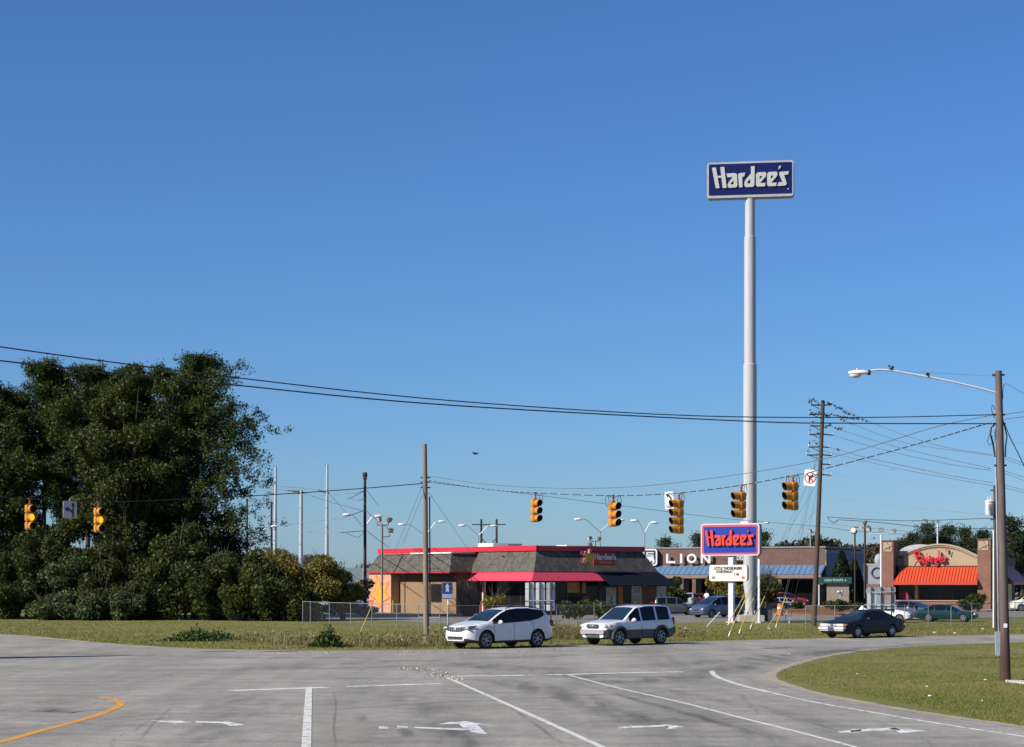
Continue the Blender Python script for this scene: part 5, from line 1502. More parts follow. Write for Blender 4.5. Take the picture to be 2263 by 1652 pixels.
car('sedan', 'sedan', 'dark navy old sedan with silver bumper on the road', 'car', hero(1892.8, 1411.6, 1968.8, 1408.4, th, 'sedan'), math.pi + th, P_BLACK, hub=True, details=sedan_details)

def park(name, kind, px, py, rz, col, label, sc, metal=0.3, group='cars in the parking lots', cnm=None):
    car(name, kind, label, 'car', g(px, py), R(rz), paint(cnm or label.split()[0] + str(px), col, 0.3, metal), sc, group)
park('suv', 'suv', 1492, 1360, 8, (0.08, 0.11, 0.10), 'dull green suv beside the dark awning', 0.84)
park('minivan', 'minivan', 1586, 1365, 180 + 37, (0.07, 0.10, 0.15), 'blue grey minivan behind the reader board post', 0.93)
park('hatchback', 'crossover', 1524, 1341, 75, (0.42, 0.42, 0.44), 'pale grey hatchback seen from behind left of the person', 0.86)
park('sedan', 'sedan', 1551, 1339, 10, (0.25, 0.02, 0.03), 'dark red sedan right behind the person', 0.95)
park('sedan', 'sedan', 1700, 1349, 4, (0.02, 0.02, 0.025), 'black sedan right of the tall sign pole', 0.84)
park('sedan', 'sedan', 1734, 1346, 12, (0.6, 0.58, 0.52), 'cream sedan nose between the black and the red car', 0.80)
park('hatchback', 'crossover', 1744, 1341, -12, (0.26, 0.02, 0.04), 'dark red hatchback left of the utility pole', 0.86)
park('sedan', 'sedan', 1766, 1337, 200, (0.5, 0.52, 0.56), 'silver sedan just beyond the red hatchback', 0.95)
park('hatchback', 'crossover', 1956, 1376.5, -20, (0.75, 0.75, 0.73), 'white hatchback behind the right sign backs', 0.74, 0.0)
park('sedan', 'sedan', 2018, 1371, -40, (0.05, 0.065, 0.10), 'blue grey sedan nosing out behind the white hatchback', 1.0)
park('sedan', 'sedan', 2094, 1374.5, -22, (0.004, 0.032, 0.034), 'teal green sedan before the brick restaurant', 0.86)
park('minivan', 'minivan', 2285, 1351, 180, (0.62, 0.6, 0.48), 'cream van cut by the right photo edge', 0.95, 0.0)
park('suv', 'suv', 806, 1344, 190, (0.5, 0.52, 0.55), 'silver suv behind the dark pole', 0.95)
park('sedan', 'sedan', 776, 1361, -18, (0.04, 0.05, 0.08), 'dark blue sedan behind the left fence', 0.92)
# ------------------------------------------------------------------ traffic signals on the span wires
def signal(label, px, ptop, pbot, Y, n, rz, lit=None, arrow=False, hang=22, loops=1):
    s = F / Y
    sec = (pbot - ptop) / s / n
    x, y, z = P(px, ptop, Y)
    t = thing('traffic_signal', label, 'traffic signal', (x, y, z), rz, 'signal heads over the junction')
    k = sec / 0.33
    h = MB()
    for i in range(n):
        zc_ = -(i + 0.5) * sec
        h.rbox((0, 0.02 * k, zc_), (.34 * k, .20 * k, sec * .97), .06 * k, 0, 3)
        h.rbox((0, -0.085 * k, zc_), (.32 * k, .03 * k, sec * .92), .08 * k, 0, 3)
        h.rbox((0, 0.13 * k, zc_), (.24 * k, .05 * k, sec * .7), .06 * k, 0, 3)
    h.build('housing', M_SIGY, t, 40)
    for i in range(n):
        zc_ = -(i + 0.5) * sec
        v = MB(); N = 16; ro, ri = .150 * k, .142 * k; L0 = .10 * k
        ring = []
        for q in range(N + 1):
            a = R(-62 + 304 * q / N)
            L = (.30 - .10 * (1 - math.sin(a)) / 2) * k
            ring.append((math.cos(a), math.sin(a), L))
        vs = []
        for c, s_, L in ring:
            vs += [(c * ro, -L0, zc_ + s_ * ro), (c * ro, -L0 - L, zc_ + s_ * ro), (c * ri, -L0, zc_ + s_ * ri), (c * ri, -L0 - L, zc_ + s_ * ri)]
        for q in range(N):
            a, b = 4 * q, 4 * q + 4
            v.add([vs[a], vs[a + 1], vs[b + 1], vs[b]], [(0, 1, 2, 3)], 0)
            v.add([vs[a + 2], vs[b + 2], vs[b + 3], vs[a + 3]], [(0, 1, 2, 3)], 1)
            v.add([vs[a + 1], vs[a + 3], vs[b + 3], vs[b + 1]], [(0, 1, 2, 3)], 0)
        v.build('visor', [M_SIGY, M_SIGB], t, 40)
        col = (M_LENSR, M_LENSA, M_LENSG, M_LENSG)[i if n == 3 else (0, 1, 2, 3)[i]]
        if lit == i: col = M_AMBERLIT
        MB().ell((0, -.105 * k, zc_), (.14 * k, .03 * k, .14 * k), 16, 8).build('lens', col, t, 40)
        if arrow and i == 1:
            me = curve_mesh([[(-.10, -.03), (0, -.03), (0, -.09), (.10, 0), (0, .09), (0, .03), (-.10, .03)]], .004)
            MB().mesh(me, Matrix.Translation((0, -.14 * k, zc_)) @ FACE @ Matrix.Rotation(R(25), 4, 'Z') @ Matrix.Scale(k, 4)).build('lens_arrow', mat('lens_arrow_red', (0.45, 0.12, 0.04), 0.5), t)
    hh = hang / s
    q = MB().tube([(0, 0, -.02), (0, 0, hh)], .022 * k, 6).box((0, 0, .03), (.10 * k, .10 * k, .06 * k)).box((0, 0, hh * .55), (.06 * k, .06 * k, hh * .35)).box((0, 0, hh), (.16 * k, .05 * k, .06 * k))
    q.build('hanger', M_RED, t)
    lp = MB()
    for j in range(loops):
        sx = (1, -1)[j]
        lp.tube([(sx * (.30 + .09 * math.cos(a)) * k, 0, hh - .22 * k + .22 * k * math.sin(a)) for a in np.linspace(-.3, 2 * math.pi - .5, 16)], .012 * k, 5)
        lp.tube([(sx * .02, 0, hh - .1), (sx * .2 * k, 0, hh + .0), (sx * .3 * k, 0, hh)], .012 * k, 5)
    if loops: lp.build('cable_loop', M_CABLE, t)
YL = 76.0
def Yspan(px): return 91.0 + (56.7 - 91.0) * (px - 941) / (2200 - 941)
signal('traffic signal lit amber before the pines at the far left of the junction', 66.5, 1115.5, 1172, YL, 3, R(34), lit=1, hang=13, loops=0)
signal('traffic signal lit amber right of the arrow sign before the dark trees', 218.5, 1122, 1177.5, YL, 3, R(34), lit=1, hang=12, loops=0)
signal('unlit traffic signal nearest the left wooden pole', 1183, 1104, 1154.5, Yspan(1183), 3, R(33), arrow=True, hang=14)
signal('unlit traffic signal second from the left wooden pole with two cable loops', 1355.5, 1110, 1164.5, Yspan(1355), 3, R(33), arrow=True, hang=14, loops=2)
signal('four lamp traffic signal turned sideways beside the ONLY sign', 1500, 1104.5, 1180.5, Yspan(1500), 4, R(-62), hang=14)
signal('traffic signal turned sideways in front of the tall sign pole', 1637.5, 1087.5, 1146, Yspan(1637), 3, R(-62), hang=15)
signal('traffic signal turned sideways beside the no right turn sign', 1752, 1065.5, 1128.5, Yspan(1752), 3, R(-62), hang=14, loops=2)

# ------------------------------------------------------------------ small signs hung on the wires
def panel_sign(name, label, px, py, w, h, Y, rz, shapes, pm, roll=0.0, texts=(), cat='road sign'):
    s = F / Y
    t = thing(name, label, cat, P(px, py, Y), rz)
    W, H_ = w / s, h / s
    RT = Matrix.Rotation(roll, 4, 'Y')
    q = MB().rbox((0, 0, 0), (W, .02, H_), .05, 0, 3); 
    o = q.build('panel', pm, t, 40); o.rotation_euler = (0, roll, 0)
    mb = MB()
    for outl, mi in shapes:
        me = curve_mesh([[(x * W, y * H_) for x, y in c] for c in outl], .003)
        mb.mesh(me, RT @ face_at(0, -.0155, 0), mi)
    for tx, size, x, y, sx in texts:
        mb.mesh(text_mesh(tx, size * H_, .003, 0.0), RT @ face_at(x * W, -.0155, y * H_, sx), 0)
    mb.build('symbol', [M_BLK, M_SRED], t)
    c = MB().tube([(0, .02, H_ / 2 - .03), (0, .02, H_ / 2 + 0.1)], .02, 6); c.build('clamp', M_GALV, t)
    return t
up = [(.17, -.45), (.27, -.45), (.27, .22), (.36, .22), (.22, .46), (.08, .22), (.17, .22), (.17, -.08), (.02, .04), (-.14, .10), (-.10, .20), (-.40, .06), (-.16, -.14), (-.15, -.02), (-.02, -.06), (.17, -.22)]
panel_sign('lane_sign', 'shaded white square sign with straight and left arrows before the dark trees', 154.5, 1127, 32, 38, YL, R(36), [([up], 0)], M_SIGN_SHADED)
lf = [(.22, -.20), (.36, -.20), (.33, .04), (.20, .22), (-.02, .34), (.02, .42), (-.36, .36), (-.20, .14), (-.12, .24), (.05, .16), (.18, .02)]
panel_sign('turn_sign', 'white left turn ONLY sign hung left of the four lamp signal', 1479, 1106.5, 20, 38.5, Yspan(1479), R(-20), [([lf], 0)], M_SIGNW, R(-2), [('ONLY', .24, 0, -.36, .62)])
circ = lambda r, n=28, sx=1.0: [(sx * r * math.cos(2 * math.pi * k / n), r * .74 * math.sin(2 * math.pi * k / n)) for k in range(n)]
rt = [(-.10, -.26), (.02, -.26), (.02, -.02), (.12, .08), (.10, .0), (.34, .10), (.16, .24), (.12, .16), (-.02, .14), (-.10, .04)]
bar = [(-.36, .20), (-.28, .26), (.36, -.20), (.28, -.26)]
panel_sign('no_turn_sign', 'tilted white no right turn sign with red circle beside the leaning pole', 1790, 1056.5, 26, 36, Yspan(1790), R(-12), [([circ(.47), circ(.40)], 1), ([bar], 1), ([rt], 0)], M_SIGNW, R(6))

# ------------------------------------------------------------------ wooden and steel poles
def wood(name, base, low=None, zlow=1.0):
    m, n, l, b = nt(name)
    tc = n.new('ShaderNodeTexCoord'); mp = n.new('ShaderNodeMapping'); mp.inputs['Scale'].default_value = (9, 9, 0.5)
    l.new(tc.outputs['Object'], mp.inputs[0])
    z = n.new('ShaderNodeTexNoise'); z.inputs['Scale'].default_value = 2.0; z.inputs['Detail'].default_value = 8; z.inputs['Roughness'].default_value = .7
    l.new(mp.outputs[0], z.inputs['Vector'])
    r = n.new('ShaderNodeValToRGB'); r.color_ramp.elements[0].position = .3; r.color_ramp.elements[1].position = .68
    r.color_ramp.elements[0].color = (*[c * .5 for c in base], 1); r.color_ramp.elements[1].color = (*[c * 1.25 for c in base], 1)
    l.new(z.outputs['Fac'], r.inputs[0])
    col = r.outputs[0]
    if low:
        sp = n.new('ShaderNodeSeparateXYZ'); l.new(tc.outputs['Object'], sp.inputs[0])
        ad = n.new('ShaderNodeMath'); ad.operation = 'MULTIPLY_ADD'; ad.inputs[1].default_value = 1.2; l.new(z.outputs['Fac'], ad.inputs[0]); l.new(sp.outputs[2], ad.inputs[2])
        rr = n.new('ShaderNodeMapRange'); rr.inputs[1].default_value = zlow; rr.inputs[2].default_value = zlow + 1.6
        l.new(ad.outputs[0], rr.inputs[0])
        mx = n.new('ShaderNodeMix'); mx.data_type = 'RGBA'; l.new(rr.outputs[0], mx.inputs[0]); mx.inputs[6].default_value = (*low, 1); l.new(col, mx.inputs[7]); col = mx.outputs[2]
    l.new(col, b.inputs['Base Color']); b.inputs['Roughness'].default_value = .9
    bp = n.new('ShaderNodeBump'); bp.inputs['Strength'].default_value = .5; bp.inputs['Distance'].default_value = .02
    l.new(z.outputs['Fac'], bp.inputs['Height']); l.new(bp.outputs[0], b.inputs['Normal'])
    return m
M_WOOD1 = wood('weathered_pole_wood', (0.20, 0.165, 0.125))
M_WOOD2 = wood('creosote_pole_wood', (0.125, 0.098, 0.092), (0.055, 0.028, 0.02), 1.2)
M_WOOD3 = wood('brown_pole_wood', (0.07, 0.05, 0.038))
M_WOODD = wood('dark_pole_wood', (0.035, 0.028, 0.026))

def pole_obj(name, label, base, top, r0, r1, m, cat='utility pole', n=14, segs=8):
    t = thing(name, label, cat, base)
    d = Vector(top) - Vector(base)
    MB().tube([d * (i / segs) for i in range(segs + 1)], [r0 + (r1 - r0) * i / segs for i in range(segs + 1)], n).build('pole', m, t, 50)
    return t, d
# left span pole
Yp = 91.0
bx = P(942.5, 1420.0, Yp); tx = P(938.5, 982, Yp)
tl, dl = pole_obj('utility_pole', 'weathered wooden pole standing in the weeds at the road, carrying the span wire', (bx[0], bx[1], 0), tx, .14, .105, M_WOOD1)
q = MB()
for py in (1056, 1066, 1078):
    z = EYE - (py - YH) / F * Yp
    q.box((dl.x * z / dl.z + .14, 0, z), (.22, .06, .06)).box((dl.x * z / dl.z - .14, 0, z), (.14, .06, .06))
q.build('bracket', M_ARM, tl)
z0 = EYE - (1098 - YH) / F * Yp
MB().tube([(.16, .05, 1.2), (.155, .05, 4.0), (.14, .05, z0)], .03, 8).build('conduit', M_DARK, tl, 50)

# right big pole
Yr = 56.7
br_ = P(2221.5, 1505, Yr); tr_ = P(2206.5, 820, Yr)
tR, dR = pole_obj('utility_pole', 'big wooden pole in the right grass corner carrying the street lamp', (br_[0], br_[1], 0), tr_, .155, .095, M_WOOD2, n=18, segs=12)
def onR(py, dx=0.0, dy=0.0):
    z = EYE - (py - YH) / F * Yr
    return (dR.x * z / dR.z + dx, dy, z)
q = MB().rbox(onR(1410, -.19), (.13, .12, .34), .03, 0, 3).rbox(onR(1436, -.20), (.12, .11, .36), .03, 0, 3)
q.build('meter_box', M_METALG, tR, 40)
q = MB().tube([onR(1450, -.165), onR(1300, -.155), onR(1100, -.14), onR(1010, -.135), onR(950, -.13)], .018, 6)
q.tube([onR(1390, -.175, -.05), onR(1200, -.15, -.05), onR(1060, -.14, -.05)], .012, 6)
q.build('conduit', M_METALG, tR, 50)
q = MB().tube([onR(905, -.13), onR(898, -.15), onR(895, -.2), onR(905, -.22), onR(915, -.2), onR(925, -.14)], .012, 5)
q.tube([onR(940, -.15), onR(945, -.24), onR(960, -.27), onR(980, -.2), onR(1010, -.15)], .026, 6)
q.tube([onR(965, -.2), onR(962, -.30), onR(975, -.36), onR(985, -.30), onR(978, -.2)], .010, 5)
q.tube([onR(930, .10), onR(950, .16), onR(965, .2), onR(985, .16), onR(1010, .14)], .02, 5)
q.build('cable_loop', M_CABLE, tR, 50)
q = MB()
for py in (829, 917, 937, 1029): q.box(onR(py, -.1), (.16, .06, .05)).box(onR(py, .12), (.1, .05, .05))
q.build('bracket', M_ARM, tR)
MB().box(onR(1383, -.0, -.16), (.10, .01, .12)).build('tag_plate', M_SIGNW, tR)
# street lamp on its long arm
z6 = zoom(1850, 840, 3.7547)
lt = thing('street_lamp', 'street lamp on a long pale arm hung from the big wooden pole', 'street lamp', P(*z6(1935, 350), Yr))
o0 = Vector(lt.location)
def lp(u, v): return Vector(P(*z6(u, v), Yr)) - o0
MB().tube(catmull([lp(*a) for a in ((1935, 350), (1800, 312), (1600, 265), (1400, 223), (1200, 188), (1030, 156), (940, 147), (860, 150), (790, 160))], 5), [.028] * 41, 8).build('arm', M_WHITEM, lt, 50)
hc = lp(715, 178)
hd = MB()
prof = [(-.30, .02), (-.28, .07), (-.2, .10), (-.05, .115), (.1, .11), (.22, .085), (.29, .05), (.31, .02)]
N = 14; vs = []
for x, r in prof:
    for k in range(N):
        a = 2 * math.pi * k / N
        vs.append((hc.x + x, hc.y + r * 1.15 * math.cos(a), hc.z + .01 * (x > 0) + (r * .8 * math.sin(a) if math.sin(a) > 0 else r * .45 * math.sin(a))))
hd.add(vs, [(i * N + k, i * N + (k + 1) % N, (i + 1) * N + (k + 1) % N, (i + 1) * N + k) for i in range(len(prof) - 1) for k in range(N)] + [tuple(range(N - 1, -1, -1)), tuple((len(prof) - 1) * N + k for k in range(N))])
hd.build('lamp_head', mat('lamp_head_white', (0.66, 0.66, 0.66), 0.45), lt, 50)
MB().ell((hc.x - .10, hc.y, hc.z - .055), (.17, .11, .085), 14, 8).build('lens', mat('lamp_glass', (0.55, 0.5, 0.46), 0.15, spec=0.7), lt, 50)
MB().lathe([(.03, 0), (.03, .05), (.02, .06)], (hc.x - .04, hc.y, hc.z + .09), 10).build('photocell', M_METALG, lt, 50)
MB().lathe([(.075, -.05), (.075, .03)], (hc.x + .30, hc.y, hc.z + .02), 10, 'X').build('collar', M_DARK, lt)

# thin pole behind the big one, with transformer
Yt = 110.0
bt = P(2200.5, 1396, Yt); tt_ = P(2198.5, 1073, Yt)
tP, dP = pole_obj('utility_pole', 'thin wooden pole behind the big pole, carrying the transformer', (bt[0], bt[1], 0), tt_, .12, .085, M_WOOD3)
q = MB()
for py in (1084, 1116, 1149):
    z = EYE - (py - YH) / F * Yt
    q.box((-.12, 0, z), (.35, .08, .07)).box((.25, 0, z), (.3, .08, .07))
q.build('bracket', M_ARM, tP)
MB().tube([(-.13, -.06, 0.2), (-.13, -.06, 5.6)], .05, 8).build('conduit', mat('pale_conduit', (0.6, 0.6, 0.55), 0.5), tP, 50)
x, y, z = P(2187, 1122, Yt)
tf = thing('transformer', 'pale grey can transformer hung on the thin pole', 'transformer', (x, y, z))
MB().lathe([(.02, -.43), (.22, -.43), (.24, -.40), (.24, .30), (.27, .31), (.27, .35), (.15, .42), (.02, .43)], (0, 0, 0), 18).build('can', mat('transformer_grey', (0.55, 0.57, 0.6), 0.4), tf, 40)
q = MB()
for a in (.5, 2.2): q.lathe([(.035, .40), (.05, .45), (.03, .50), (.045, .55), (.02, .62)], (.1 * math.cos(a), .1 * math.sin(a), 0), 8)
q.build('bushing', M_INS, tf, 50)
q = MB()
for k in range(3): q.tube([(-.1 + k * .09, -.25, .2), (-.14 + k * .09, -.27, -.1), (-.05 + k * .08, -.27, -.35), (.1, -.2, -.5), (.28, 0, -.55)], .012, 5)
q.build('lead_wires', M_CABLE, tf); MB().box((.28, 0, 0), (.16, .1, .5)).build('mount', M_ARM, tf)

# leaning pole with crossarms
Yu = 121.5
bu = P(1798.6, 1385, Yu); tu = P(1819, 886, Yu)
tU, dU = pole_obj('utility_pole', 'tall leaning brown pole with many crossarms full of birds', (bu[0], bu[1], 0), tu, .165, .11, M_WOOD3, n=14)
su = F / Yu
def onU(py, off=0.0, dz=0.0, dy=0.0):
    z = EYE - (py - YH) / su
    return Vector((dU.x * z / dU.z + off / su, dy, z + dz))
for py, a, b, dv in ((896, -26, 19, -2), (915.5, -29, 5, 4), (942, -22, 18, -1), (959.5, -27, 26, 5), (988, -27, 18, 2), (1005.5, -30, 24, 3), (1026, 2, 22, 2), (1049, -12, 25, 3)):
    q = MB().tube([onU(py - dv * a / 26 * .3, a), onU(py), onU(py + dv * .6, b)], .045, 6)
    if a < -10:
        q.tube([onU(py, a * .9), onU(py + 10, -4)], .022, 5)
        q.tube([onU(py, a), onU(py - 11, a + 1)], .035, 6)
    q.build('crossarm', M_ARM, tU, 50)
    q = MB()
    for o_ in (a, b):
        q.lathe([(.03, 0), (.06, .04), (.03, .08), (.06, .12), (.03, .16)], onU(py + (dv * .6 if o_ == b else 0), o_), 8)
    q.build('insulator', M_INS, tU, 50)
q = MB()
for a, b in ((896, 942), (942, 988)):
    q.tube([onU(a - 11, -25), onU(a - 9, -12), onU((a + b) / 2, -9), onU(b - 8, -20)], .012, 4)
q.tube([onU(980, -27), onU(974, -20), onU(976, -8), onU(985, -2)], .012, 4); q.tube([onU(990, -28), onU(1012, -22), onU(1018, -12)], .010, 4)
q.build('jumper_wire', M_CABLEG, tU)
MB().ell(onU(943, 8), (.11, .11, .11), 10, 8).build('marker_ball', mat('marker_green', (0.08, 0.2, 0.1), 0.5), tU)
MB().tube([onU(1340, 4), onU(1200, 4), onU(1060, 4)], .02, 5).build('conduit', M_CABLEG, tU)

# ------------------------------------------------------------------ birds
zb = zoom(1900, 930, 11.014)
bird_src = None
def bird_mesh():
    q = MB()
    q.ell((0, 0, .085), (.105, .055, .062), 10, 8, 0, Matrix.Rotation(R(40), 3, 'Y') @ Matrix.Identity(3))
    q.ell((.085, 0, .165), (.042, .036, .04), 10, 8)
    q.add([(.115, .014, .165), (.115, -.014, .165), (.165, 0, .158), (.115, 0, .18)], [(0, 1, 2), (1, 3, 2), (3, 0, 2)])
    q.add([(-.05, .035, .05), (-.05, -.035, .05), (-.19, -.03, -.05), (-.19, .03, -.05), (-.06, 0, .08)], [(0, 1, 2, 3), (0, 3, 4), (2, 1, 4), (3, 2, 4)])
    for s in (1, -1):
        q.ell((-.02, s * .048, .09), (.10, .018, .045), 8, 6, 0, Matrix.Rotation(R(40), 3, 'Y'))
        q.tube([(.02, s * .02, .05), (.02, s * .02, 0)], .006, 4)
    me = bpy.data.meshes.new('bird'); me.from_pydata(q.v, [], q.f)
    me.materials.append(mat('bird_black', (0.012, 0.012, 0.016), 0.6))
    me.polygons.foreach_set('use_smooth', [True] * len(q.f))
    return me
BM = bird_mesh()
def bird(p, rz, sc, label, group='birds perched on the leaning pole and its wires'):
    o = link('bird', BM, None, p); o.rotation_euler = (0, random.uniform(-.25, .3), rz); o.scale = (sc,) * 3
    return tag(o, label, 'bird', group)
BL = {'top': 'dark bird among those perched along the sloping top wire', 'mid': 'dark bird crowded on the second crossarm wire', 'left': 'dark bird at the left tips of the upper crossarms', 'low': 'dark bird on the short wire of the third crossarm'}
for zone, pts in (('left', [(268, 235), (252, 290), (340, 215), (400, 260), (485, 345), (310, 575), (515, 560), (480, 1110), (310, 910)]),
                  ('top', [(730, 315), (790, 335), (820, 350), (915, 380), (965, 440), (1030, 440), (1070, 460), (1095, 475), (1150, 540), (1210, 570), (1300, 600), (1270, 600), (1415, 635), (600, 268)]),
                  ('mid', [(420, 600), (470, 610), (690, 640), (730, 640), (780, 640), (830, 600), (900, 630), (975, 640), (1010, 660), (1050, 680), (1090, 690), (1130, 690), (1170, 690), (1210, 700), (1160, 785), (1090, 745), (1250, 710), (1310, 715), (1370, 715), (1430, 725), (1480, 715), (1550, 730), (1640, 750), (1740, 790), (1340, 850), (700, 680), (760, 685)]),
                  ('low', [(800, 880), (940, 965), (1020, 970), (1090, 990), (1005, 1000), (995, 1535), (430, 1375)])):
    for u, v in pts:
        px, py = zb(u, v + 22)
        bird(P(px, py, Yu - 0.1 - max(0, (px - 1837)) * 0.045), random.choice((0, math.pi, .5, 3.6, -0.4)), random.uniform(0.6, 0.78), BL[zone])
bird(P(*z6(1003, 152), Yr), math.pi, 0.75, 'dark bird sitting near the bend of the street lamp arm', 'birds on the street lamp arm')
bird(P(*z6(1330, 212), Yr), math.pi / 2, 0.75, 'upright dark bird halfway along the street lamp arm', 'birds on the street lamp arm')
fb = MB().ell((0, 0, 0), (.3, .07, .08), 8, 6).add([(-.1, 0, .03), (.12, 0, .03), (.05, .6, .12), (-.05, .6, .12)], [(0, 1, 2, 3)]).add([(-.1, 0, .03), (.12, 0, .03), (.05, -.6, .10), (-.05, -.6, .10)], [(3, 2, 1, 0)])
o = fb.build('bird', mat('bird_black', (0.012, 0.012, 0.016)), None, 40, P(1051, 1003, 160)); o.rotation_euler = (0, 0, 2.6)
tag(o, 'single bird flying in the sky above the left wooden pole', 'bird')

# ------------------------------------------------------------------ wires
CB, CG, CF = M_CABLE, M_CABLEG, M_CABLEF
wire([(-420, 700), (0, 767), (500, 832.5), (980, 884.5), (1500, 918), (1900, 923), (2202, 917)], 39, Yr, .015, 'upper of the two long black wires crossing the whole sky', CB, sub=10)
wire([(-420, 735), (0, 797.5), (490, 848.5), (980, 895), (1640, 931), (1900, 936), (2204, 937)], 39, Yr, .017, 'lower of the two long black wires crossing the whole sky', CB, sub=10)
cab = [(946, 1062), (1020, 1074), (1100, 1084.5), (1183, 1090), (1355, 1096), (1500, 1090), (1637, 1073), (1752, 1051.5), (1800, 1042), (1950, 1003), (2075, 968), (2190, 934)]
x0, x1 = 946, 2190
pts = catmull([P(px, py, Yspan(px)) for px, py in cab], 36)
tag(MB().tube(pts, .017, 6, alt=(5,)).build('span_cable', [M_CABLE, M_LASH], None, 60), 'black and white lashed span cable carrying the five middle signals', 'wire', 'overhead wires')
wire([(944, 1052), (1060, 1069), (1183, 1078), (1320, 1079.5), (1450, 1072), (1640, 1048), (1817, 1016), (1950, 980), (2075, 942), (2203, 916)], 91, Yr, .012, 'thin wire sagging just above the lashed span cable', CG)
wire([(944, 1066), (1180, 1094), (1380, 1119), (1600, 1146), (1820, 1165), (1900, 1175), (2160, 1190)], 91, 112, .011, 'thin wire falling right from the left wooden pole behind the signals', CG)
wire([(935, 1069), (800, 1080), (660, 1090), (528, 1098), (400, 1104), (219, 1110), (67, 1103), (-120, 1088)], 91, 74, .022, 'dark wire carrying the two amber signals and the arrow sign', CB)
wire([(938, 1084), (912, 1148), (889, 1206)], 91, 120, .009, 'guy wire from the left wooden pole down toward the roof', CG)
wire([(947, 1088), (990, 1150), (1040, 1222)], 91, 130, .009, 'guy wire from the left wooden pole down right', CG)
z2 = zoom(550, 1080, 6.466)
for pl, Ya, Yz, r, lb, m_ in (
    ([(2085, 560), (2263, 800)], 150, 175, .02, 'wire from the dark pole falling to the roof, upper one', CG),
    ([(2085, 870), (2170, 960), (2420, 1150)], 150, 175, .02, 'wire from the dark pole falling to the roof, middle one', CG),
    ([(2085, 1180), (2263, 1320), (2420, 1430)], 150, 175, .02, 'wire from the dark pole falling to the roof, lower one', CG),
    ([(2060, 550), (1960, 600), (1825, 675), (1790, 685)], 150, 158, .025, 'short upper wire left of the dark pole', CG),
    ([(2050, 570), (1700, 610), (1300, 630), (700, 600)], 150, 255, .03, 'pale wire from the dark pole to the steel poles', CF),
    ([(2050, 860), (1960, 890), (1750, 965)], 150, 158, .025, 'short middle wire left of the dark pole', CG),
    ([(2050, 1175), (1900, 1185), (1715, 1200)], 150, 158, .025, 'short lower wire left of the dark pole', CG),
    ([(2040, 1180), (1940, 1275), (1760, 1210)], 150, 158, .018, 'drooping jumper wire left of the dark pole', CF),
    ([(2050, 690), (1930, 705), (1830, 680)], 150, 158, .018, 'drooping upper jumper left of the dark pole', CF),
    ([(1500, 605), (1640, 760), (1760, 900)], 255, 240, .035, 'wire from the tallest steel pole down right', CG),
    ([(1125, 600), (1450, 715), (2000, 860)], 255, 200, .035, 'wire from the short steel pole to the dark pole', CG),
    ([(1430, 575), (1200, 530), (700, 490), (440, 465)], 255, 268, .03, 'upper wire between the steel poles', CG),
    ([(1030, 580), (800, 550), (440, 515)], 255, 268, .03, 'lower wire between the steel poles', CG),
    ([(1750, 965), (1430, 1010), (1000, 1060), (250, 1140)], 158, 260, .03, 'faint long wire left of the dark pole', CF),
    ([(1715, 1200), (1300, 1195), (700, 1185)], 158, 260, .03, 'faint level wire left of the dark pole', CF),
    ([(1440, 160), (1000, 110), (500, 60)], 255, 275, .02, 'faint top wire left of the tallest steel pole', CF)):
    wire([z2(u, v) for u, v in pl], Ya, Yz, r, lb, m_)
